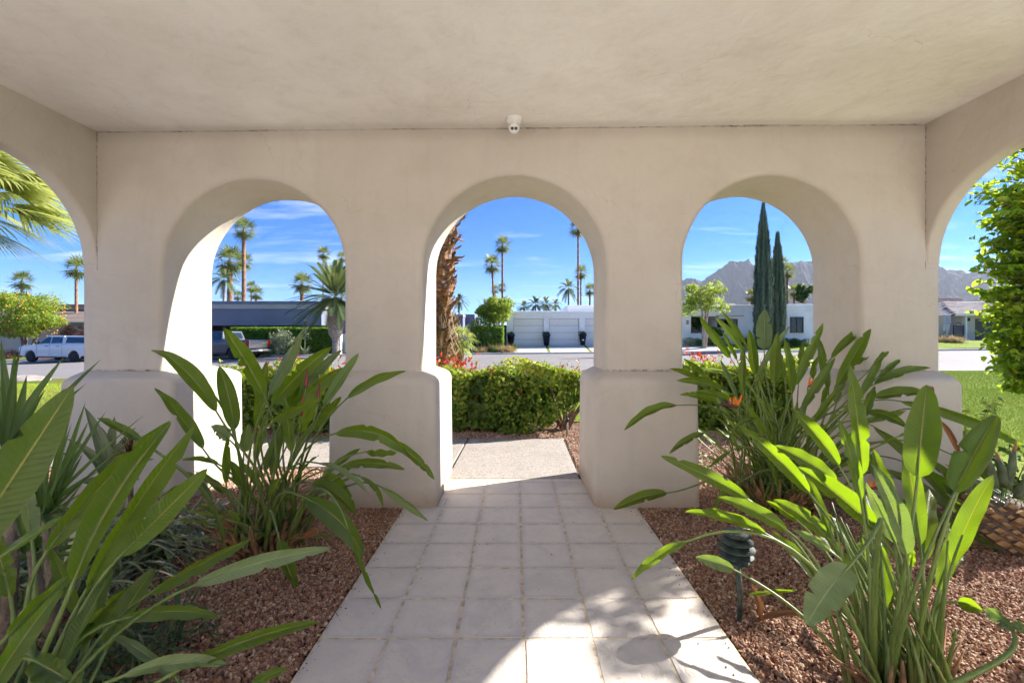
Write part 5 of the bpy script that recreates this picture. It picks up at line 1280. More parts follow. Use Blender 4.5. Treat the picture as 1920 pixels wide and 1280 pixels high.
pickup('pickup_truck', 'dark blue-grey pickup with silver tailgate parked before the clipped hedge', (at(484, 0, 30.4).x-2.95, 31.35, H(-20, 30.4)), PI-.27, MT['slate_paint'], False, MT['chrome'])

# ------------------------------------------------------------------ big-leaved plants
MT['bop'] = leafblade('bird_of_paradise_leaf', (0.031, 0.066, 0.007), (0.11, 0.17, 0.07), (0.42, 0.66, 0.012), (0.40, 0.38, 0.07), .34, .24)
MT['bop_red'] = leafblade('bird_of_paradise_leaf_red_rib', (0.036, 0.074, 0.010), (0.13, 0.18, 0.10), (0.35, 0.56, 0.015), (0.30, 0.035, 0.02), .28, .30)
MT['bop_pale'] = leafblade('glaucous_leaf', (0.12, 0.185, 0.085), (0.20, 0.27, 0.15), (0.34, 0.50, 0.06), (0.35, 0.42, 0.18), .25, .34, 30)
def mat_stalk():
    M = Mat('green_leaf_stalk'); p = M.pos(); n = M.noise(14, 4, .6, p); st = M.noise(1, 4, .6, M.n('ShaderNodeMapping', {0: p, 'Scale': (60, 60, 3)}).outputs[0])
    r = M.n('ShaderNodeObjectInfo').outputs['Random']
    c = M.mix(n, (0.05, 0.095, 0.015, 1), (0.14, 0.20, 0.035, 1)); c = M.mix(M.math('MULTIPLY', r, .5), c, (0.21, 0.26, 0.05, 1))
    c = M.mix(M.n('ShaderNodeMapRange', {0: st, 1: .5, 2: .75, 4: .5}).outputs[0], c, (0.24, 0.28, 0.11, 1))
    z = M.n('ShaderNodeSeparateXYZ', {0: p}).outputs[2]
    low = M.n('ShaderNodeMapRange', {0: M.math('ADD', z, M.math('MULTIPLY', n, .25)), 1: .30, 2: .08, 4: .7}).outputs[0]
    c = M.mix(low, c, (0.19, 0.13, 0.055, 1))
    return M.done(M.bsdf(c, .42, M.bump(st, .25, .004)))
MT['stalk'] = mat_stalk()
MT['sheath'] = simple('dry_brown_sheath', (0.26, 0.135, 0.06), .85, .5, 10, bump=.5)
MT['bop_dry'] = leafblade('withered_leaf', (0.22, 0.10, 0.045), (0.26, 0.14, 0.07), (0.4, 0.2, 0.06), (0.30, 0.18, 0.08), .12, .7)
MT['flower_orange'] = simple('orange_petal', (0.85, 0.20, 0.015), .5)
MT['flower_blue'] = simple('blue_petal', (0.04, 0.05, 0.35), .5)
MT['spathe'] = simple('red_green_spathe', (0.22, 0.035, 0.03), .45, .4, 12)

def bez(p0, p1, p2, p3, n):
    out = []
    for i in range(n+1):
        t = i/n; u = 1-t; out.append(p0*u**3+p1*3*u*u*t+p2*3*u*t*t+p3*t**3)
    return out

def blade_mesh(B, T, w, n, bend=.04, rng=random, fold=.35, undul=.012, curl=0.0, prof='bop', nu=26, nv=8, tear=0, twist=0.0, tipdrop=0.0):
    """blade from B to T (local coords), n = direction its upper face looks"""
    a = (T-B); Ln = a.length; a.normalize(); n = (n-a*n.dot(a)).normalized(); s0 = a.cross(n)
    up = Vector((0, 0, 1)); bd = up-a*up.dot(a); bd = bd.normalized() if bd.length > .15 else n
    f1 = rng.uniform(14, 22); ph = rng.uniform(0, 6); V = []; UV = []
    tears = [(rng.randint(7, nu-5), rng.choice((-1, 1)), rng.uniform(.35, .75)) for _ in range(rng.choice((0, 0, 1, 1, 2, 3)))] if prof != 'sword' and nu > 20 else []
    for i in range(nu+1):
        t = i/nu
        c = B+a*Ln*t+bd*(bend*Ln*4*t*(1-t))-up*tipdrop*Ln*max(0, t-.6)**2*3
        if prof == 'bop': ww = (t+.004)**.50*(1.0-t)**.68/(.42**.5*.58**.68)*.97
        elif prof == 'wide': ww = (t+.003)**.38*(1.0-t)**.62/(.38**.38*.62**.62)
        else: ww = min(1, .45+t*2.2)*(1-t**3.0)
        ww = max(.004, ww)*w/2*(1+.03*math.sin(f1*.7*t+ph))
        tw = twist*t; nn = n*math.cos(tw)+s0*math.sin(tw); ss = s0*math.cos(tw)-n*math.sin(tw)
        for j in range(nv+1):
            v = j/nv*2-1; av = abs(v)
            tr_ = 1.0
            for (ti, ts, td) in tears:
                if ti == i and ts*v > 0: tr_ = td
            q = c+ss*ww*v*tr_*(1-.10*fold*av)+nn*(fold*ww*av**1.03)+nn*(undul*math.sin(f1*t+ph+(1.7 if v > 0 else 0))*av**2)-nn*curl*ww*av**3
            V.append(tuple(q)); UV.append((t, j/nv))
    F = []
    for i in range(nu):
        for j in range(nv):
            q = i*(nv+1)+j; F.append((q, q+nv+1, q+nv+2, q+1))
    me = bpy.data.meshes.new('leaf'); me.from_pydata(V, [], F)
    uvl = me.uv_layers.new(name='UVMap'); li = np.array([l.vertex_index for l in me.loops]); uvl.data.foreach_set('uv', np.array(UV)[li].astype(np.float32).ravel())
    me.polygons.foreach_set('use_smooth', [True]*len(F)); me.update()
    # face normals must look along n
    nsum = Vector((0, 0, 0))
    for p in me.polygons: nsum += p.normal
    if nsum.dot(n) < 0: me.flip_normals()
    mid = [B+a*Ln*t+bd*(bend*Ln*4*t*(1-t))-up*tipdrop*Ln*max(0, t-.6)**2*3-n*.0025 for t in np.linspace(0, .8, 9)]
    return me, mid, a

CAMV = Vector((0, 0, CAMZ))
def leafy_plant(name, label, root, rootr, leaves, seed, cat='plant', stalk_r=.010, group=None, extra=0, sheaths=0, exl=(.5, 1.0), exw=.07, dirs=None):
    rng = random.Random(seed); t = thing(name, label, cat, (root[0], root[1], -.02), 0, group); O = Vector(t.location)
    for lf in leaves:
        bx, by, tx, ty, wpx, Yb, Yt = lf[:7]; opt = lf[7] if len(lf) > 7 else {}
        B = at(bx, by, Yb)-O; T = at(tx, ty, Yt)-O; w = wpx/850*(Yb+Yt)/2*(1.0 if (len(lf) > 7 and lf[7].get('prof') == 'wide') else .76)
        if T.z < .03: T.z = .03
        if B.z < .04: B.z = .04
        cdir = (CAMV-O-(B+T)/2).normalized(); a = (T-B).normalized(); n = (cdir-a*cdir.dot(a))
        if n.length < .05: n = Vector((0, 0, 1))
        n.normalize(); roll = opt.get('roll', rng.uniform(-.55, .55)); s = a.cross(n); n2 = n*math.cos(roll)+s*math.sin(roll)
        if opt.get('flip'): n2 = -n2
        me, mid, ax = blade_mesh(B, T, w/max(.72, math.cos(roll)), n2, opt.get('bend', rng.uniform(.0, .05)), rng, opt.get('fold', rng.uniform(.35, .95)), rng.uniform(.003, .008), opt.get('curl', 0), opt.get('prof', 'bop'), twist=opt.get('twist', rng.uniform(-.25, .25)), tipdrop=opt.get('tipdrop', 0))
        lo = lk('leaf', me, MT[opt.get('mat', 'bop')], t)
        if opt.get('lab'): lo['label'] = opt['lab']
        if opt.get('nostalk'): continue
        ra = rng.uniform(0, 6.28); rr = rootr*math.sqrt(rng.random()); hd = Vector((B.x, B.y, 0)); 
        R0 = Vector((rr*math.cos(ra), rr*math.sin(ra)*.8, 0))+hd*(.10 if hd.length < 2 else .05)
        if 'root' in opt: R0 = at(opt['root'][0], opt['root'][1], opt['root'][2])-O
        D = (B-R0).length; d0 = (Vector((0, 0, 1))*1.0+(B-R0).normalized()*.55).normalized()
        h = opt.get('h', .38)
        st = (mid[1]-mid[0]).normalized()
        pts = bez(R0, R0+d0*D*h, B-st*D*.33, B, 12)
        r0 = opt.get('sr', stalk_r)*rng.uniform(.85, 1.2); rad = [r0*(1.25-.75*i/12) for i in range(13)]+[r0*.45*(1-i/9) for i in range(1, 9)]
        MB().tube(pts+mid[1:], rad, 7).obj('stalk', MT['stalk'], t, smooth=True)
    for k in range(extra):
        az = rng.uniform(0, 6.28) if dirs is None else rng.uniform(*dirs); el = rng.uniform(.45, 1.45); Ls = rng.uniform(*exl)
        R0 = Vector((rootr*rng.uniform(-.8, .8), rootr*rng.uniform(-.8, .8), 0)); d = Vector((math.cos(az)*math.cos(el), math.sin(az)*math.cos(el), math.sin(el)))
        B = R0+d*Ls*.62; T = B+(d+Vector((math.cos(az), math.sin(az), -.4))*.35).normalized()*Ls*.42
        me, mid, ax = blade_mesh(B, T, exw*rng.uniform(.7, 1.15), Vector((-math.cos(az)*.6, -math.sin(az)*.6-.3, .7)), rng.uniform(0, .06), rng, .4, .005, twist=rng.uniform(-.5, .5), nu=16, nv=6)
        lk('leaf', me, MT['bop'], t)
        st = (mid[1]-mid[0]).normalized(); pts = bez(R0, R0+Vector((0, 0, 1))*Ls*.22, B-st*Ls*.2, B, 9)
        MB().tube(pts+mid[1:4], [stalk_r*(1.1-.06*i) for i in range(len(pts)+3)], 6).obj('stalk', MT['stalk'], t, smooth=True)
    for k in range(sheaths):
        az = rng.uniform(0, 6.28); r = rootr*rng.uniform(.5, 1.1); R0 = Vector((r*math.cos(az), r*math.sin(az), 0)); Ls = rng.uniform(.12, .34)
        d = Vector((math.cos(az)*rng.uniform(.1, .7), math.sin(az)*rng.uniform(.1, .7), 1)).normalized(); P = [R0, R0+d*Ls*.5, R0+d*Ls+Vector((math.cos(az), math.sin(az), -.3))*Ls*rng.uniform(0, .35)]
        m = MB(); m.tube(P, [rng.uniform(.012, .02), rng.uniform(.010, .016), .003], 5); m.obj('dry_sheath', MT['sheath'], t, smooth=True)
    return t

def paradise_flower(t, px, py, Y, seed, scale=1.0, flip=1, root=None):
    scale *= .72
    O = Vector(t.location); c = at(px, py, Y)-O; rng = random.Random(seed); s = scale
    R0 = Vector((rng.uniform(-.1, .1), rng.uniform(-.1, .1), 0)); pts = bez(R0, R0+Vector((0, 0, .4)), c-Vector((0, 0, .3)), c, 12)
    f = MB().tube(pts, [.009-.0003*i for i in range(13)], 7).obj('flower_stem', MT['stalk'], t, smooth=True)
    m = MB(); m.tube([c, c+Vector((flip*.04, 0, .01))*s, c+Vector((flip*.11, 0, .02))*s, c+Vector((flip*.19, 0, .035))*s], [.009*s, .015*s, .011*s, .001], 8); m.obj('spathe', MT['spathe'], t, smooth=True)
    for k in range(4):
        a = rng.uniform(.5, 1.5)+k*.12; L_ = rng.uniform(.08, .13)*s; d = Vector((flip*math.cos(a), rng.uniform(-.3, .3), math.sin(a))).normalized(); b = c+Vector((flip*.035*s*(k % 3), 0, .012))
        me, _, _ = blade_mesh(b, b+d*L_, .024*s, Vector((0, -1, .1)), .0, rng, .5, .001, nu=6, nv=4); o = lk('petal', me, MT['flower_orange'], t)
    d = Vector((flip*.8, -.1, .6)).normalized(); me, _, _ = blade_mesh(c+Vector((flip*.03, 0, .015)), c+Vector((flip*.03, 0, .015))+d*.08*s, .012*s, Vector((0, -1, 0)), 0, rng, .5, .001, nu=5, nv=4); lk('petal', me, MT['flower_blue'], t)

A = [
 (494,739,419,615,45,2.75,2.7,{'roll':.15,'bend':.02}), (405,770,300,657,40,2.8,2.75,{'bend':.06,'roll':.2}), (392,728,283,656,26,2.9,2.9,{'bend':.08,'mat':'bop_pale'}),
 (440,805,411,686,43,2.7,2.75,{'roll':0}), (380,840,290,727,32,2.75,2.8,{'bend':.03}), (504,740,568,617,33,2.8,2.85,{'flip':1,'mat':'bop_red','fold':.9}),
 (511,758,622,650,44,2.9,3.0,{'bend':.04,'roll':.1}), (560,742,642,655,26,3.15,3.2,{'mat':'bop_pale'}), (541,774,644,688,36,2.95,3.0,{'roll':.25}),
 (607,762,673,662,27,2.9,2.95,{'fold':.8,'flip':1}), (651,746,761,696,24,2.95,3.1,{'bend':.09,'roll':.35}), (630,812,768,856,38,2.85,2.9,{'bend':.16,'roll':.2}),
 (735,826,815,899,24,2.95,2.9,{'bend':.05,'nostalk':1}), (687,847,745,848,20,3.0,3.05,{}), (640,873,760,880,24,2.9,3.0,{'bend':.08}),
 (598,868,692,927,16,2.7,2.65,{'mat':'bop_pale','bend':.08}), (716,913,802,976,19,2.95,2.95,{'bend':.03,'mat':'bop_pale'}), (676,893,718,952,14,3.0,3.05,{'bend':.12}),
 (574,934,682,1042,52,2.6,2.55,{'bend':.10,'roll':.3,'h':.7}), (586,905,668,965,32,2.9,2.8,{'bend':.1,'h':.6}), (652,990,716,1174,13,2.5,2.3,{'bend':-.06,'fold':1.0,'h':.9}),
 (523,1010,557,1114,36,2.55,2.5,{'bend':-.05,'roll':-.2,'h':.8}), (612,888,666,962,44,3.15,3.1,{'roll':0,'bend':.02}), (512,790,604,746,28,2.65,2.6,{'roll':.3}),
 (532,826,568,700,26,3.0,3.0,{'mat':'bop_red'}), (424,905,427,818,20,2.95,2.95,{}), (457,846,467,794,20,3.3,3.3,{'mat':'bop_pale','prof':'wide'}), (429,823,396,798,34,3.1,3.1,{'mat':'bop_pale','flip':1}),
 (480,800,500,676,26,3.1,3.15,{}), (560,812,611,700,30,3.2,3.2,{}), (489,757,478,670,24,3.2,3.2,{}), (590,800,640,742,24,3.0,3.0,{'fold':.8}), (545,845,533,742,26,2.7,2.7,{}),
 (380,903,300,930,14,2.9,2.7,{'bend':.1}), (410,870,340,862,14,3.1,3.0,{'bend':.1}),
 (571,1008,598,990,18,2.75,2.75,{'mat':'bop_dry','nostalk':1}),
]
pa = leafy_plant('bird_of_paradise', 'dark green bird of paradise clump under the arch that frames the slate house', (at(500,1020,3.03).x, 3.03), .20, A, 11, stalk_r=.0095, extra=26, sheaths=70, exl=(.45, .98), exw=.06)
m = MB()
for (px, py, s) in [(574, 718, 1), (596, 748, 2), (566, 770, 3)]:
    O = Vector(pa.location); c = at(px, py, 2.85)-O; R0 = Vector((.05*s-.1, 0, 0)); MB().tube(bez(R0, R0+Vector((0, 0, .5)), c-Vector((0, 0, .3)), c, 10), [.005]*11, 6).obj('flower_stem', MT['stalk'], pa, smooth=True)
    MB().tube([c-Vector((0, 0, .03)), c, c+Vector((.006, 0, .05)), c+Vector((.012, 0, .11))], [.006, .012, .009, .001], 8).obj('flower_bud', MT['spathe'], pa, smooth=True)

Bv = [
 (-85,1060,138,722,112,1.25,1.35,{'roll':.1,'bend':.0,'fold':.3,'root':(-200,1500,1.3)}), (90,1030,320,787,52,1.45,1.55,{'roll':.35,'bend':.03}), (140,1085,322,790,66,1.40,1.55,{'roll':-.2}),
 (165,1100,366,795,56,1.55,1.65,{'roll':.4}), (225,1042,390,878,60,1.55,1.6,{'mat':'bop','roll':-.1,'fold':.25}), (15,1190,130,1078,44,1.25,1.35,{'roll':.3,'bend':.02}), (-40,1330,118,1100,50,1.15,1.3,{'roll':.1}),
 (120,1224,246,1096,40,1.6,1.75,{'roll':.6}), (280,1112,470,1010,32,1.6,1.75,{'bend':.02,'roll':.5}), (365,1096,622,1027,42,1.6,1.75,{'bend':.04,'roll':.2,'mat':'bop_pale'}),
 (220,1162,411,1157,36,1.5,1.7,{'bend':.08}), (232,1266,430,1246,36,1.35,1.5,{'bend':.08,'mat':'bop_pale'}), (345,1250,598,1165,36,1.45,1.65,{'bend':.05}),
 (62,1236,132,1275,60,1.3,1.3,{'roll':.3}), (0,1045,125,965,22,1.4,1.5,{'bend':.03,'flip':1}), (-20,940,55,920,30,1.5,1.5,{}), (60,1010,40,900,34,1.7,1.75,{'mat':'bop_pale'}),
 (150,1160,90,1020,30,1.7,1.75,{}), (470,1285,540,1252,26,1.35,1.4,{}), (20,1120,-20,980,50,1.5,1.5,{}), (270,830,182,783,22,2.2,2.2,{'bend':.03,'root':(420,1010,2.6)}),
 (330,1270,200,1180,26,1.6,1.6,{'mat':'bop_pale','fold':.7}),
]
leafy_plant('bird_of_paradise', 'nearest bird of paradise, long leaves slanting up from the lower corner by the dracaenas', (-1.50, 1.32), .14, Bv, 12, stalk_r=.0105, extra=8, sheaths=10, exl=(.4, .8), exw=.08, dirs=(1.4, 3.6))

z3 = lambda x, y: (1150+x*.3125, 580+y*.3125)
def D3(bx, by, tx, ty, w, Yb, Yt, o=None): return (*z3(bx, by), *z3(tx, ty), w*.3125*1.15, Yb, Yt, o or {})
Dl = [D3(700,285,515,40,62,3.7,3.6,{'bend':.02}), D3(770,240,610,50,48,3.9,3.9), D3(790,200,655,15,40,4.0,4.0), D3(740,300,650,130,32,3.8,3.8), D3(905,235,908,0,80,3.9,3.9,{'prof':'wide','mat':'bop_pale','roll':0}),
 D3(850,390,812,120,70,3.6,3.6,{'roll':.1}), D3(965,445,982,140,76,3.5,3.5,{'roll':0,'mat':'bop_red'}), D3(780,500,782,210,52,3.6,3.6,{'mat':'bop_red'}), D3(1070,495,1025,175,62,3.5,3.5), D3(1095,450,1260,80,66,3.8,3.9),
 D3(1290,470,1230,165,60,3.8,3.8), D3(1310,290,1530,85,58,3.9,4.0), D3(1130,600,1330,290,62,3.4,3.5), D3(1340,460,1545,115,90,3.6,3.7,{'roll':.1}), D3(1440,340,1560,255,34,3.8,3.9), D3(1480,520,1620,250,52,3.5,3.6), D3(1560,340,1655,250,34,3.5,3.55),
 D3(1590,400,1720,300,44,3.6,3.7), D3(1490,650,1570,460,60,3.4,3.4), D3(560,410,420,295,36,3.7,3.6), D3(510,430,335,355,44,3.55,3.4,{'bend':.06}), D3(655,480,375,425,60,3.5,3.35,{'bend':.05,'roll':.2}), D3(635,570,400,510,50,3.5,3.35,{'bend':.06,'roll':.4}),
 D3(745,575,490,490,50,3.5,3.4,{'bend':.06,'roll':.4}), D3(380,575,62,730,62,3.3,3.15,{'bend':.10,'roll':.3,'h':.6}), D3(545,740,335,865,50,3.35,3.25,{'bend':.06,'roll':.3,'h':.5}), D3(320,1100,0,1200,80,3.35,3.3,{'bend':.06,'roll':.2,'h':.6}),
 D3(915,760,770,550,45,3.4,3.4), D3(860,655,680,805,30,3.4,3.3,{'bend':.2,'h':.7}), D3(700,850,570,950,26,3.5,3.5,{'bend':.03,'h':.6}), D3(1200,680,1370,460,44,3.4,3.4), D3(860,400,1060,100,40,4.1,4.1,{'mat':'bop_pale'}), D3(720,385,520,350,36,4.1,4.1,{'mat':'bop_pale'}),
 D3(740,520,640,300,36,4.0,4.0,{'mat':'bop_pale'}), D3(1120,350,1140,190,40,4.0,4.0), D3(1200,420,1230,280,40,4.1,4.1), D3(1340,560,1400,380,46,3.9,3.9,{'mat':'bop_pale','prof':'wide'}), D3(1030,420,1000,250,44,4.0,4.0), D3(880,470,930,300,36,4.1,4.1), D3(1250,560,1300,420,36,3.9,3.9),
 D3(980,1060,930,900,30,3.3,3.3), D3(720,1060,600,1200,40,3.3,3.2,{'bend':.1,'h':.6}),
 (1700,868,1925,1048,34,3.5,2.95,{'bend':.07,'roll':.3,'h':.5}), (1692,900,1915,1060,30,3.4,2.9,{'bend':.06,'roll':.4,'h':.5}), (1660,880,1850,1038,28,3.3,3.0,{'bend':.06,'h':.5}), (1720,850,1860,985,24,3.5,3.2,{'bend':.05,'h':.5}), (1640,800,1790,962,28,3.4,3.2,{'bend':.08,'h':.5}),
 (1690,752,1925,840,28,3.5,3.3,{'bend':.05,'roll':.3,'h':.5}), (1640,745,1742,738,30,3.5,3.4,{'bend':.05,'h':.5}), (1625,770,1700,800,26,3.4,3.3,{'bend':.1,'h':.5}), (1780,850,1925,962,22,3.5,3.3,{'bend':.05,'h':.5}), (1640,720,1745,690,24,3.7,3.7,{'h':.5}), (1600,830,1650,905,30,3.3,3.2,{'bend':.1,'h':.6}), (1615,790,1700,770,18,3.6,3.6,{}),
 (1650,930,1880,1040,26,3.3,2.9,{'bend':.05,'h':.5}), (1730,742,1748,725,26,3.35,3.35,{'mat':'bop_dry','nostalk':1}), (1765,790,1800,860,14,3.4,3.4,{'mat':'bop_dry','bend':.05})]
pd_ = leafy_plant('bird_of_paradise', 'largest bird of paradise clump with orange flowers, standing in the arch before the cypresses', (2.14, 3.78), .27, Dl, 13, stalk_r=.0085, extra=64, sheaths=170, exl=(.5, 1.12), exw=.05)
paradise_flower(pd_, *z3(745, 585), 3.4, 1, 1.1, -1); paradise_flower(pd_, *z3(1168, 462), 3.6, 2, 1.0, 1); paradise_flower(pd_, *z3(1545, 1075), 3.3, 3, .9, 1)

z4 = lambda x, y: (1200+x*.4219, 740+y*.4219)
z5 = lambda x, y: (1500+x*.4844, 660+y*.4844)
def E4(bx, by, tx, ty, w, Yb, Yt, o=None): return (*z4(bx, by), *z4(tx, ty), w*.4219*1.1, Yb, Yt, o or {})
def E5(bx, by, tx, ty, w, Yb, Yt, o=None): return (*z5(bx, by), *z5(tx, ty), w*.4844*1.1, Yb, Yt, o or {})
El = [E4(750,435,435,130,84,1.95,2.0,{'roll':.1}), E4(880,310,675,60,84,1.9,1.95,{'roll':.2}), E5(240,470,190,42,72,1.8,1.85,{'roll':.25}), E5(235,565,146,255,52,1.75,1.8,{'roll':.3}), E5(455,480,490,125,104,1.65,1.7,{'roll':0,'prof':'wide'}),
 E5(600,540,762,245,96,1.55,1.65,{'prof':'wide','curl':.5,'roll':-.2}), E5(655,430,745,240,60,1.6,1.66,{'flip':1,'fold':.9}), E4(870,385,595,225,84,2.05,2.1,{'roll':.4,'bend':.04}), E4(1045,600,700,320,118,1.8,1.9,{'roll':.3,'bend':.04}), E4(490,470,90,270,74,2.0,2.1,{'roll':.25,'bend':.03}),
 E4(650,600,345,455,82,1.9,1.95,{'roll':.2,'bend':.05}), E4(555,615,200,520,64,1.9,2.0,{'roll':.3,'bend':.06}), (1289,1014,1183,1086,24,1.85,1.85,{'bend':.06,'h':.7,'roll':.2}), E4(415,775,245,720,72,2.0,2.05,{'mat':'bop_pale','bend':.05}),
 E4(925,765,740,1025,128,1.35,1.3,{'mat':'bop_pale','prof':'wide','roll':0,'fold':.25,'bend':.05,'h':1.1}), E5(410,780,275,430,90,1.6,1.65,{'roll':.2,'mat':'bop_pale'}), E5(370,740,255,500,54,1.75,1.8,{'mat':'bop_pale'}), E4(830,630,590,465,84,1.9,1.95,{'bend':.05,'roll':.3}), E4(840,690,680,600,54,1.85,1.9,{'mat':'bop_pale','roll':.2}),
 E5(612,965,708,1000,70,1.7,1.65,{'bend':.12,'h':.6}), E5(722,985,818,1080,66,1.6,1.55,{'bend':.12,'mat':'bop_pale','nostalk':1}), E5(815,1048,880,1090,50,1.6,1.55,{'mat':'bop_pale','nostalk':1}), E4(482,887,700,868,26,2.0,1.95,{'bend':.03,'nostalk':1}), E5(560,800,575,660,34,1.85,1.9,{'mat':'bop_pale'}), E5(540,850,635,790,34,1.8,1.85,{'mat':'bop_pale'}),
 E5(430,830,440,760,30,1.8,1.8,{}), E5(250,800,240,700,50,2.0,2.0,{'mat':'bop_pale'}), E4(700,560,560,470,50,2.1,2.1,{})]
pe = leafy_plant('bird_of_paradise', 'bird of paradise beside the path light with one big pale drooping leaf', (1.47, 1.72), .13, El, 14, stalk_r=.0085, extra=13, sheaths=34, exl=(.5, 1.0), exw=.065, dirs=(-.4, 1.9))
rng = random.Random(77); O = Vector(pe.location)
for k in range(34):
    R0 = Vector((rng.uniform(-.13, .15), rng.uniform(-.12, .12), 0)); a = rng.uniform(1.2, 2.6); Ls = rng.uniform(.3, .75); d = Vector((math.cos(a)*.55, rng.uniform(-.1, .45), 1)).normalized()
    MB().tube(bez(R0, R0+Vector((0, 0, Ls*.4)), R0+d*Ls*.7, R0+d*Ls, 8), [rng.uniform(.009, .014)*(1-.09*i) for i in range(9)], 6).obj('stalk', MT['stalk'], pe, smooth=True)
# long stalk lying on the gravel that carries the curled leaf
MB().tube(bez(at(1690, 1330, 1.5)-O, at(1860, 1240, 1.45)-O, at(1935, 1230, 1.5)-O, at(1893, 1172, 1.6)-O, 12), [.011-.0004*i for i in range(13)], 7).obj('stalk', MT['stalk'], pe, smooth=True)

# ------------------------------------------------------------------ cut palm stump with leaf bases
c = at(1880, 1010, 3.0)
t = thing('pineapple_stump', 'squat pineapple-like cycad trunk with cut leaf bases against the side wall opening', 'cycad', (3.25, 3.05, -.02))
MB().lathe([(.14, -.05), (.17, .05), (.185, .15), (.165, .25), (.11, .32), (.02, .34)], 26).obj('trunk', MT['bark'], t, smooth=True)
bs = MB(); bs.add([(-.042, -.01, 0), (0, -.01, -.026), (.042, -.01, 0), (0, -.01, .026), (-.034, .035, .012), (0, .040, -.010), (.034, .035, .012), (0, .035, .032)], [(0, 1, 5, 4), (1, 2, 6, 5), (2, 3, 7, 6), (3, 0, 4, 7), (4, 5, 6, 7)])
bsm = bs.mesh('leaf_base'); bsm.materials.append(simple('cut_leaf_base', (0.40, 0.25, 0.12), .9, .4, 14, bump=.5))
for k in range(120):
    z = .02+.29*k/120; a = k*2.39996; r = np.interp(z, [0, .05, .15, .25, .32], [.15, .17, .185, .165, .11])
    o = lk('leaf_base', bsm, parent=t, loc=(r*math.cos(a), r*math.sin(a), z)); o.rotation_euler = (random.uniform(-.1, .5), random.uniform(-.2, .2), a-PI/2); q = random.uniform(.55, 1.1); o.scale = (q, q, q)
MT['cyc'] = simple('grey_green_leaf_stub', (0.10, 0.14, 0.07), .6, .3, 20, bump=.3)
MT['bud'] = simple('dry_bud_tip', (0.36, 0.18, 0.08), .8)
for (px, py, tx, ty) in [(1862, 905, 1847, 848), (1888, 905, 1902, 845), (1908, 925, 1945, 870), (1840, 910, 1790, 880), (1880, 900, 1872, 860)]:
    b, e = at(px, py, 2.95)-Vector(t.location), at(tx, ty, 2.93)-Vector(t.location)
    s = MB().tube([b-Vector((0, 0, .03)), b, b.lerp(e, .5)+Vector((.008, 0, 0)), e], [.022, .028, .023, .012], 9).obj('leaf_stub', MT['cyc'], t, smooth=True)
    MB().tube([e, e+(e-b)*.14, e+(e-b)*.36], [.012, .009, .001], 7).obj('dry_tip', MT['bud'], s, smooth=True)
def grassy(parent, n, R0, Lr, w, el=(.5, 1.4), mat='strap', seed=0, spread=.05, name='foliage', droop=.6, seg=6, center=(0, 0, 0), kind='stuff', azr=(0, 6.28)):
    rng = random.Random(seed); m = MB(); vals = []
    for k in range(n):
        az = rng.uniform(*azr); e = rng.uniform(*el); Ls = rng.uniform(*Lr); d = Vector((math.cos(az)*math.cos(e), math.sin(az)*math.cos(e), math.sin(e))); sd_ = Vector((-math.sin(az), math.cos(az), 0))
        sd_ = (sd_+Vector((0, 0, rng.uniform(-.5, .5)))).normalized()
        b = Vector(center)+Vector((rng.uniform(-spread, spread), rng.uniform(-spread, spread), rng.uniform(0, R0))); dr = droop*rng.uniform(.5, 1.3); i0 = len(m.v)
        for s in range(seg+1):
            t_ = s/seg; p = b+d*Ls*t_; p.z -= dr*Ls*t_**2.2*.7; ww = w*rng.uniform(.95, 1.05)*(.6+.8*t_ if t_ < .4 else 1)*(1-t_**2.5)*.5+.0006; 
            m.v.append(tuple(p-sd_*ww)); m.v.append(tuple(p+sd_*ww))
        for s in range(seg): q = i0+2*s; m.f.append((q, q+1, q+3, q+2))
        vals += [rng.random()]*seg
    me = m.mesh(name, True); set_rnd(me, vals); return lk(name, me, MT[mat], parent, kind=kind)
MT['strap'] = foliage('grey_green_strap_leaves', [(0.05, 0.09, 0.03), (0.15, 0.20, 0.08), (0.42, 0.44, 0.27)], (0.3, 0.4, 0.15), .2, .3, .6)
MT['needle'] = foliage('dark_needle_leaves', [(0.02, 0.05, 0.02), (0.05, 0.09, 0.03), (0.10, 0.14, 0.05)], (0.15, 0.25, 0.04), .2, .45)
MT['red_needle'] = foliage('reddish_needle_leaves', [(0.10, 0.03, 0.02), (0.20, 0.08, 0.05), (0.12, 0.10, 0.05)], (0.3, 0.1, 0.05), .2, .5)
grassy(t, 90, .03, (.06, .16), .008, (.2, 1.4), 'needle', 3, .12, 'needle_tuft', .3, 3, (-.02, .0, .32))

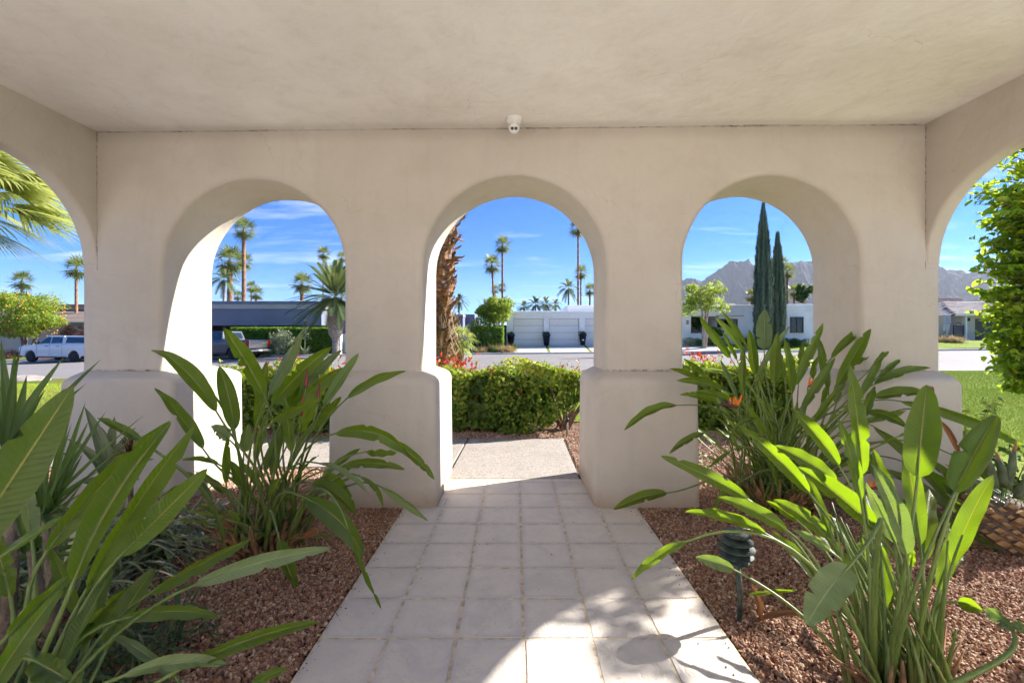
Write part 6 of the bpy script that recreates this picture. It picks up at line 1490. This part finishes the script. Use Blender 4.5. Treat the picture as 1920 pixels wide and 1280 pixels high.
# ------------------------------------------------------------------ dracaenas and strappy plants on the left
MT['sword'] = leafblade('dracaena_leaf', (0.045, 0.10, 0.025), (0.06, 0.12, 0.04), (0.28, 0.50, 0.04), (0.14, 0.20, 0.05), .25, .35, 3)
MT['silver_leaf'] = leafblade('silvery_strap_leaf', (0.12, 0.17, 0.09), (0.18, 0.23, 0.14), (0.30, 0.42, 0.12), (0.22, 0.26, 0.16), .2, .3, 3)
def sword_plant(name, label, head, Y, tips, w, seed, mat='sword', extra=0, exL=(.25, .45), cat='plant', bend=.02, trunk=True):
    rng = random.Random(seed); h = at(*head, Y); t = thing(name, label, cat, (h.x, Y, -.02)); O = Vector(t.location); hl = h-O
    if trunk: MB().tube([(0.0, 0, -.05), (.02, .01, hl.z*.5), hl], [.028, .024, .02], 9).obj('stem', MT['bark'], t, smooth=True)
    L_ = [(at(px, py, Y+dy)-O) for (px, py, dy) in tips]
    for k in range(extra):
        a = rng.uniform(0, 6.28); e = rng.uniform(-.3, 1.3); q = rng.uniform(*exL); L_.append(hl+Vector((math.cos(a)*math.cos(e), math.sin(a)*math.cos(e), math.sin(e)))*q)
    for T in L_:
        B = hl+Vector((rng.uniform(-.02, .02), rng.uniform(-.02, .02), rng.uniform(-.05, .03))); a = (T-B).normalized(); n = (CAMV-O-B).normalized()*.6+Vector((0, 0, .6))
        me, _, _ = blade_mesh(B, T, w*rng.uniform(.8, 1.15), n, bend*rng.uniform(0, 2), rng, .6, .001, prof='sword', nu=12, nv=4, twist=rng.uniform(-.5, .5)); lk('leaf', me, MT[mat], t)
    return t
sword_plant('dracaena', 'upright sword-leaved dracaena at the frame edge, leaves rising across the white pickup', (8, 850), 1.9, [(2,634,0),(28,652,.1),(40,648,-.1),(50,703,.05),(122,667,.1),(190,673,.15),(85,730,.1),(-20,640,0),(-60,680,0),(-90,760,.1),(70,800,0),(-50,850,-.1)], .034, 21, extra=6)
sword_plant('dracaena', 'lower sword-leaved dracaena fanning in front of the corner pier', (88, 960), 1.95, [(139,755,0),(161,751,.1),(135,794,-.1),(167,787,.1),(270,778,.1),(267,805,0),(200,769,.2),(151,819,-.1),(187,881,0),(120,850,0),(100,800,.1),(60,820,0),(30,850,0),(210,900,-.1),(95,1010,-.2),(40,930,0)], .026, 22, extra=10, exL=(.15, .33))
sword_plant('dracaena', 'small dark dracaena tangled low among the grey strap leaves', (60, 1030), 2.1, [(20,930,0),(70,900,0),(120,950,0),(140,1010,0),(0,1000,0)], .03, 23, extra=16, exL=(.2, .4))
tf = thing('strap_leaf_clump', 'silvery grey tangle of thin strap leaves under the dracaenas', 'plant', (at(130, 1000, 2.6).x, 2.6, -.02))
grassy(tf, 330, .06, (.35, .75), .016, (.3, 1.35), 'strap', 5, .34, 'foliage', 1.0, 8)
grassy(tf, 110, .06, (.4, .7), .030, (.4, 1.3), 'strap', 6, .34, 'broad_leaves', .9, 8)
tf = thing('strap_leaf_clump', 'grey-green strap leaf clump at the foot of the corner pier', 'plant', (at(290, 980, 3.0).x, 3.0, -.02))
grassy(tf, 240, .05, (.35, .68), .018, (.2, 1.25), 'strap', 7, .26, 'foliage', 1.0, 8)
tf = thing('strap_leaf_clump', 'dark thin-leaved clump low in the corner beneath the nearest big leaves', 'plant', (-1.75, 1.85, -.02))
grassy(tf, 200, .05, (.3, .62), .013, (.3, 1.35), 'needle', 8, .28, 'foliage', 1.0, 8)
sword_plant('agave', 'pale grey-green agave with broad curled leaves against the corner pier', (205, 905), 2.95, [(158,762,0),(190,800,.1),(230,835,0),(255,800,.1),(120,820,0),(180,870,-.1),(290,860,0),(150,905,-.1),(262,900,-.2),(215,780,.2)], .085, 24, 'silver_leaf', 0, trunk=False, bend=.08)
tt = thing('spiky_tuft', 'small ball of fine reddish spiky leaves by the agave', 'plant', (at(245, 850, 2.7).x, 2.7, -.02))
zt_ = at(245, 850, 2.7).z; MB().tube([(0, 0, -.05), (0, 0, zt_)], .014, 7).obj('stem', MT['bark'], tt)
grassy(tt, 240, .02, (.07, .13), .004, (-.3, 1.5), 'red_needle', 9, .02, 'foliage', .2, 3, (0, 0, zt_+.02))

# ------------------------------------------------------------------ near hedges
MT['hedge_near'] = foliage('hedge_leaves', [(0.03, 0.07, 0.012), (0.09, 0.17, 0.025), (0.18, 0.29, 0.04), (0.38, 0.44, 0.06), (0.55, 0.48, 0.10)], (0.50, 0.68, 0.05), .40, .35)
MT['red_growth'] = foliage('red_new_growth', [(0.40, 0.02, 0.012), (0.62, 0.05, 0.025), (0.50, 0.12, 0.04)], (0.85, 0.10, 0.05), .35, .4)
MT['twig'] = simple('grey_brown_twig', (0.24, 0.165, 0.12), .85, .4, 20)
def near_hedge(label, x0, x1, y0, y1, zt, n, seed, reds, open_end=None):
    st = np.random.get_state(); np.random.seed(seed); xc, yc = (x0+x1)/2, (y0+y1)/2
    t = thing('hedge', label, 'hedge', (xc, yc, 0)); rng = random.Random(seed)
    P, Nn = box_cloud(n, x0-xc, x1-xc, y0-yc, y1-yc, 0.02, zt, rough=.21)
    P[:, 2] += .02*np.sin(P[:, 0]*5.1+seed)*(P[:, 2]/zt)
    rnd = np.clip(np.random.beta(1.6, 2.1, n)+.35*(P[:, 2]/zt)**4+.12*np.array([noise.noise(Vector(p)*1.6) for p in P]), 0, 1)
    keep = np.ones(n, bool)
    if open_end: 
        ex = open_end-xc; dd = (P[:, 0]-(ex-.55))/.55; keep &= ~((dd > 0) & (P[:, 2] < .10+.42*np.clip(dd, 0, 1)))
    hol = np.array([noise.noise(Vector((p[0]*2.6, p[1]*2.6, p[2]*2.6+seed))) for p in P]); keep &= hol > -.28
    P, Nn, rnd = P[keep], Nn[keep], rnd[keep]
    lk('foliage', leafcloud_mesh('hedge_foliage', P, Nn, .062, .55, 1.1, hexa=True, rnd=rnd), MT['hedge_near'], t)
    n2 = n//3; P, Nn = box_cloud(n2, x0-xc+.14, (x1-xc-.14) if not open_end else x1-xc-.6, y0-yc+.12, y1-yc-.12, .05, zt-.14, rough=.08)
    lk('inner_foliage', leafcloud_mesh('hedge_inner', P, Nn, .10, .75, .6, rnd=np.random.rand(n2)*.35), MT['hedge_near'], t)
    # shoots and red new growth
    m = MB(); C = []; 
    for k in range(int((x1-x0)*26)):
        x = rng.uniform(x0-xc, x1-xc); y = rng.uniform(y0-yc, y1-yc)*.9; h = zt+rng.uniform(.0, .12); b = Vector((x, y, zt-.25)); e = Vector((x+rng.uniform(-.05, .05), y+rng.uniform(-.05, .05), h)); m.tube([b, e], [.003, .0015], 4, False)
        for j in range(4): C.append(b.lerp(e, .5+.17*j)+Vector((rng.uniform(-.02, .02), rng.uniform(-.02, .02), 0)))
    n3 = len(C); lk('shoot_leaves', leafcloud_mesh('shoots', np.array(C), np.tile([0, -.3, .8], (n3, 1)), .05, .45, .9, rnd=.5+.5*np.random.rand(n3)), MT['hedge_near'], t)
    C = []
    for (xr, zr, k_, sp) in reds:
        for j in range(k_): C.append((xr-xc+rng.gauss(0, sp), rng.uniform(y0-yc-.05, y1-yc), zr+rng.gauss(0, .05)))
    if C: lk('new_growth', leafcloud_mesh('new_growth', np.array(C), np.tile([0, -.8, .2], (len(C), 1)), .065, .36, .5, hexa=True, rnd=np.random.rand(len(C)), droop=-1.2), MT['red_growth'], t, kind='stuff')
    for k in range(int((x1-x0)*5)):
        x = rng.uniform(x0-xc+.1, x1-xc-.1); y = rng.uniform(-.15, .15)
        P_ = [Vector((x, y, -.05)), Vector((x+rng.uniform(-.1, .1), y, .25)), Vector((x+rng.uniform(-.25, .25), y+rng.uniform(-.15, .15), zt*.6)), Vector((x+rng.uniform(-.4, .4), y+rng.uniform(-.2, .2), zt*.95))]; m.tube(P_, [.018, .014, .009, .003], 6)
    if open_end:
        b = Vector((open_end-xc-.28, 0, -.05))
        for k in range(16):
            a = rng.uniform(-1.3, 1.3); q = b+Vector((math.sin(a)*.18, rng.uniform(-.1, .1), .25)); e = b+Vector((math.sin(a)*.55, rng.uniform(-.25, .25), rng.uniform(.45, .8))); m.tube([b+Vector((rng.uniform(-.03, .03), 0, 0)), q, q.lerp(e, .6)+Vector((0, 0, .03)), e], [.026, .016, .010, .003], 6)
    m.obj('branches', MT['twig'], t, kind='stuff', smooth=True); np.random.set_state(st)
    return t
near_hedge('leafy hedge with bare woody stems at its open end, behind the centre arch', -1.75, 1.02, 6.45, 7.15, .93, 17000, 31,
           [(-1.05, 1.00, 60, .16), (-.75, .97, 26, .1), (-1.35, 1.0, 20, .2), (-.3, .92, 12, .3), (.85, .93, 10, .12), (0, .6, 16, .6)], open_end=1.02)
near_hedge('leafy hedge with scattered red shoots behind the garden arch nearest the slate house', -5.0, -1.9, 6.35, 7.05, .92, 14000, 32, [(-3.3, .98, 40, .18), (-2.5, .97, 30, .2), (-2.0, .95, 20, .1), (-3.9, .9, 16, .3)])
near_hedge('low hedge with vivid red sprigs behind the largest bird of paradise', 2.35, 5.4, 6.5, 7.2, .98, 15000, 33, [(2.78, 1.10, 30, .08), (2.95, 1.02, 12, .10), (3.9, 1.0, 14, .2), (3.3, .98, 10, .3), (4.7, 1.0, 10, .3)])
# small shrubs by the right hand pier and the big ficus beyond the side arch
def twiggy(name, label, x, y, stems, leaf, mat, seed, nleaf=14, hgt=.8, spread=.3, cat='shrub'):
    rng = random.Random(seed); t = thing(name, label, cat, (x, y, -.02)); m = MB(); C = []; NN = []
    for k in range(stems):
        a = rng.uniform(0, 6.28); s = spread*rng.uniform(.2, 1); h = hgt*rng.uniform(.6, 1.0)
        P_ = bez(Vector((rng.uniform(-.04, .04), rng.uniform(-.04, .04), 0)), Vector((0, 0, h*.4)), Vector((s*math.cos(a)*.7, s*math.sin(a)*.7, h*.75)), Vector((s*math.cos(a), s*math.sin(a), h)), 7); m.tube(P_, [.008*(1-.11*i) for i in range(8)], 5)
        for j in range(nleaf):
            u = rng.uniform(.2, 1)*7; i = min(6, int(u)); p = P_[i].lerp(P_[i+1], u-i); b = rng.uniform(0, 6.28); o_ = Vector((math.cos(b), math.sin(b), .3))*leaf*rng.uniform(.4, 1.2); C.append(p+o_); NN.append((o_.x*.5, o_.y*.5-.02, .05))
    m.obj('stems', MT['twig'], t, smooth=True, kind='stuff'); NN = np.array(NN); NN /= np.linalg.norm(NN, axis=1, keepdims=True)
    lk('foliage', leafcloud_mesh(name, np.array(C), NN, leaf, .5, .5, hexa=True, rnd=np.array([rng.random() for _ in C])), MT[mat], t); return t
twiggy('small_shrub', 'small upright leafy shrub on the lawn side of the corner pier base', 3.98, 4.0, 9, .06, 'hedge_near', 41, 22, .98, .22)
twiggy('small_shrub', 'wispy needle-leaved shrub behind the pineapple-like trunk', 3.75, 3.45, 12, .05, 'mid_leaf', 42, 24, .62, .3)
MT['ficus'] = foliage('ficus_leaves', [(0.03, 0.085, 0.010), (0.07, 0.17, 0.015), (0.15, 0.28, 0.02), (0.30, 0.40, 0.03), (.48, .47, .04)], (0.70, 0.88, 0.05), .55, .28, .5)
t = thing('ficus', 'glossy lime-leaved ficus beyond the side arch beside the lawn', 'tree', (5.47, 4.6, -.02)); rng = random.Random(9); m = MB(); C = []; NN = []
m.tube([(.1, 0, -.1), (.05, 0, .5), (.0, .05, 1.2), (.05, 0, 2.2), (0, 0, 4.3)], [.06, .05, .04, .03, .01], 9)
for k in range(800):
    z = rng.uniform(.85, 3.0) if k % 14 else rng.uniform(3.0, 3.9); a = rng.uniform(0, 6.28); R = .72*(np.interp(z, [.7, 1.1, 1.7, 2.3, 2.9, 3.6, 4.6], [.30, .62, .80, .76, .80, 1.05, .5]))*rng.uniform(.5, 1.1)
    e = Vector((R*math.cos(a), R*math.sin(a), z+rng.uniform(-.1, .15))); b = Vector((0, 0, z-.35*rng.uniform(.4, 1))); mid_ = b.lerp(e, .55)+Vector((0, 0, .06)); m.tube([b, mid_, e], [.010, .006, .002], 4, False)
    for j in range(20):
        u = rng.uniform(.25, 1.03); p = (b.lerp(mid_, u*2) if u < .5 else mid_.lerp(e, u*2-1)); q = rng.uniform(0, 6.28); o_ = Vector((math.cos(q), math.sin(q), rng.uniform(-.2, .6)))*.05; C.append(p+o_); NN.append((o_.x*6, o_.y*6, .5))
m.obj('branches', MT['twig'], t, smooth=True); NN = np.array(NN); NN /= np.linalg.norm(NN, axis=1, keepdims=True)
C = np.array(C); lk('foliage', leafcloud_mesh('ficus_foliage', C, NN, .082, .50, .7, hexa=True, rnd=np.clip(np.random.beta(1.8, 2, len(C))+.15*(C[:, 0] < -.5)+.12*(C[:, 2] > 2.4), 0, 1)), MT['ficus'], t)

# ------------------------------------------------------------------ grasses, agave and shrubs across the street
MT['gold_grass'] = foliage('golden_fountain_grass', [(0.32, 0.20, 0.09), (0.48, 0.34, 0.17), (0.30, 0.28, 0.10)], (0.6, 0.45, 0.2), .3, .7)
MT['purple_grass'] = foliage('purple_fountain_grass', [(0.14, 0.05, 0.05), (0.30, 0.15, 0.13), (0.42, 0.28, 0.22)], (0.45, 0.2, 0.15), .3, .7)
MT['silver_shrub'] = foliage('silver_green_shrub', [(0.16, 0.20, 0.11), (0.30, 0.35, 0.20), (0.45, 0.48, 0.32)], (0.45, 0.5, 0.25), .25, .6)
def tuft(name, px, Y, hpx, label, mat, seed, n=420, spread=.25, el=(.5, 1.5), w=.03, droop=.9, cat='grass clump', group=None):
    x = at(px, 0, Y).x; h = hpx/850*Y; t = thing(name, label, cat, (x, Y, H(x, Y)+.05), 0, group); grassy(t, n, .04, (h*.7, h*1.25), w, el, mat, seed, spread, 'blades', droop, 4); return t
tuft('fountain_grass', 899, 32.7, 24, 'golden fountain grass mound nearest the round clipped hedge', 'gold_grass', 1, 700, .5, (.3, 1.5))
tuft('fountain_grass', 925, 33.0, 26, 'tall golden fountain grass in the middle of the kerbside mound', 'gold_grass', 2, 700, .5, (.4, 1.5))
tuft('fountain_grass', 950, 32.6, 25, 'golden fountain grass next to the driveway slabs', 'gold_grass', 3, 700, .45, (.4, 1.5))
tuft('fountain_grass', 880, 32.9, 15, 'low sparse golden grass by the foot of the shaggy trunk', 'gold_grass', 4, 300, .4, (.3, 1.4))
tuft('fountain_grass', 1782, 36.0, 23, 'dry golden grass mound by the street sign across the road', 'gold_grass', 5, 700, .6, (.3, 1.5))
tuft('fountain_grass', 22, 38.5, 26, 'purple fountain grass clump ahead of the white pickup', 'purple_grass', 6, 800, .6, (.3, 1.5))
tuft('fountain_grass', -6, 39.5, 24, 'purple fountain grass clump at the frame edge beyond the orange tree trunk', 'purple_grass', 7, 600, .5, (.3, 1.5))
tuft('fountain_grass', 463, 33.0, 26, 'coppery grass tuft showing above the bed of the dark pickup', 'gold_grass', 8, 400, .3, (.6, 1.5))
tuft('lomandra', 1876, 18.7, 15, 'spiky green grass tuft on the lawn edge beside the road', 'mid_leaf', 9, 260, .2, (.2, 1.4), .02, .5)
tuft('agave', 571, 32.3, 20, 'blue-grey agave rosette with a tall flower stalk before the clipped hedge', 'silver_shrub', 10, 60, .06, (.15, 1.3), .11, .15, 'agave')
ag = bpy.data.objects['agave.001']; z_ = at(0, 597, 32.3).z-ag.location.z; MB().tube([(0, 0, 0), (.03, 0, z_*.6), (.08, 0, z_)], [.045, .035, .012], 8).obj('flower_stalk', MT['silver_shrub'], ag)
m = MB(); rng = random.Random(3)
for k in range(44): z = z_*(.42+.55*k/44); a = k*2.4; L_ = .38*(1.1-k/44)+.05; m.tube([(.08*z/z_, 0, z), (.08*z/z_+L_*math.cos(a), L_*math.sin(a), z+.10)], [.022, .03], 5)
m.obj('flower_branches', MT['silver_shrub'], ag, kind='stuff')
def shrub(px, Y, wpx, hpx, label, mat, seed, n=1500, leaf=.12, name='shrub'):
    x = at(px, 0, Y).x; r = wpx/2/850*Y; h = hpx/850*Y; t = thing(name, label, 'shrub', (x, Y, H(x, Y)+.02)); st = np.random.get_state(); np.random.seed(seed)
    P, Nn = ellip_cloud(n, (0, 0, h*.5), (r, r*.8, h*.55), .4, .35, 1.6, seed); k = P[:, 2] > 0; lk('foliage', leafcloud_mesh('shrub', P[k], Nn[k], leaf, .5, .9), MT[mat], t); np.random.set_state(st)
    MB().tube([(0, 0, -.1), (.02, 0, h*.7)], [.05, .02], 6).obj('stem', MT['bark'], t); return t
shrub(528, 32.4, 46, 46, 'large silvery green shrub between the dark pickup and the agave', 'silver_shrub', 1, 3200, .12)
shrub(508, 32.2, 30, 26, 'lower silvery shrub right behind the dark pickup tailgate', 'silver_shrub', 2, 1600, .12)
shrub(548, 32.1, 26, 22, 'pale yellow-green shrub beside the agave', 'lime_leaf', 3, 1200, .10)
shrub(925, 32.4, 22, 14, 'small round green shrub in front of the golden grasses', 'mid_leaf', 4, 900, .09)
shrub(964, 33.6, 12, 14, 'little green shrub where the driveway meets the golden grass', 'mid_leaf', 5, 500, .09)
rng = random.Random(6)
labs = ['grey-green low shrub at the planter wall corner', 'low shrub under the recessed planter', 'low leafy shrub beneath the dark recessed window', 'rounded shrub beneath the canopy lip', 'low shrub before the plain white wall', 'shrub at the foot of the tall cypress', 'shrub between the two cypress feet', 'shrub at the foot of the shorter cypress', 'low shrub under the square window', 'low shrub just past the square window']
for k, (px, lb) in enumerate(zip([1294, 1312, 1330, 1352, 1392, 1420, 1444, 1468, 1490, 1510], labs)): shrub(px, 35.0 if k < 7 else 34.6, rng.uniform(22, 32), rng.uniform(11, 18), lb+' of the white house' if 'house' not in lb else lb, ['silver_shrub', 'mid_leaf', 'mid_leaf'][k % 3], 20+k, 800, .11, 'foundation_shrub')
shrub(1776, 43.0, 30, 12, 'clipped green bush on the courtyard wall beyond the street sign', 'mid_leaf', 40, 700, .12)
# boulder by the near kerb on the left
c = at(52, 712, 18.2); m = MB(); n1, n2 = 14, 20
for i in range(n1+1):
    for j in range(n2):
        a, b = PI/2*i/n1, 2*PI*j/n2; d = Vector((math.sin(a)*math.cos(b)*.75, math.sin(a)*math.sin(b)*.5, math.cos(a)*.26)); d *= 1+.25*noise.noise(d*3.3); m.v.append(tuple(d))
for i in range(n1):
    for j in range(n2): m.f.append((i*n2+j, (i+1)*n2+j, (i+1)*n2+(j+1) % n2, i*n2+(j+1) % n2))
m.obj('boulder', simple('pale_granite', (0.40, 0.34, 0.30), .9, .25, 6, bump=.5), loc=(c.x, c.y, H(c.x, c.y)-.04), label='flat pale pinkish boulder beside the road on the dry lawn', cat='boulder', smooth=True)
m = MB(); rng = random.Random(16)
for k in range(110):
    sx = rng.choice((-1, 1)); x = (-.906+abs(rng.gauss(0, .05))) if sx < 0 else (.981-abs(rng.gauss(0, .05))); y = rng.uniform(1.2, 3.65); r = rng.uniform(.003, .007); b = Vector((x, y, r*.5))
    vv = [b+Vector((rng.uniform(.6, 1.1)*r*a, rng.uniform(.6, 1.1)*r*c_, rng.uniform(.4, .8)*r*d)) for a, c_, d in ((-1, 0, 0), (0, -1, 0), (1, 0, 0), (0, 1, 0), (0, 0, 1), (0, 0, -1))]
    m.add(vv, [(0, 1, 4), (1, 2, 4), (2, 3, 4), (3, 0, 4), (1, 0, 5), (2, 1, 5), (3, 2, 5), (0, 3, 5)])
m.obj('stray_gravel', simple('stray_gravel_stone', (0.24, 0.12, 0.075), .85, .5, 60), kind='stuff')
m = MB(); rng = random.Random(15)
for (px, py) in [(918, 997), (925, 1011), (899, 1021), (913, 1020), (1034, 1040), (790, 1085), (1010, 1105), (860, 960), (1075, 980), (700, 1150)]:
    Y_ = 850*1.4/(py-628); c = at(px, py, Y_); a = rng.uniform(0, 3); d = Vector((math.cos(a), math.sin(a), 0))*rng.uniform(.004, .011); w = Vector((-d.y, d.x, 0))*.35; m.add([c-d+Vector((0, 0, .002)), c+w+Vector((0, 0, .004)), c+d+Vector((0, 0, .002)), c-w+Vector((0, 0, .006))], [(0, 1, 2), (0, 2, 3)])
m.obj('leaf_litter', MT['bark'], kind='stuff')
# fallen dry leaf scraps on the gravel by the path light
t = thing('fallen_leaf', 'withered brown leaf curled against the foot of the path light', 'leaf', (1.16, 2.2, 0))
for (b, e, w_) in [((.02, 0, .01), (-.02, .0, .20), .035), ((0, 0, .02), (.24, .0, .05), .03)]:
    me, _, _ = blade_mesh(Vector(b), Vector(e), w_, Vector((0, -1, .3)), .08, random.Random(5), .8, .006, nu=10, nv=4); lk('withered_blade', me, MT['bop_dry'], t)

# ------------------------------------------------------------------ desert haze
hz = bpy.data.materials.new('haze'); hz.use_nodes = True; hz.node_tree.nodes.clear()
ho = hz.node_tree.nodes.new('ShaderNodeOutputMaterial'); hv = hz.node_tree.nodes.new('ShaderNodeVolumePrincipled')
hv.inputs['Color'].default_value = (0.80, 0.88, 1.0, 1); hv.inputs['Density'].default_value = 0.00005; hv.inputs['Anisotropy'].default_value = 0.2
hz.node_tree.links.new(hv.outputs[0], ho.inputs['Volume'])
MB().box(-9500, 9500, -9500, 9500, -12, 900).obj('haze', hz, kind='stuff')
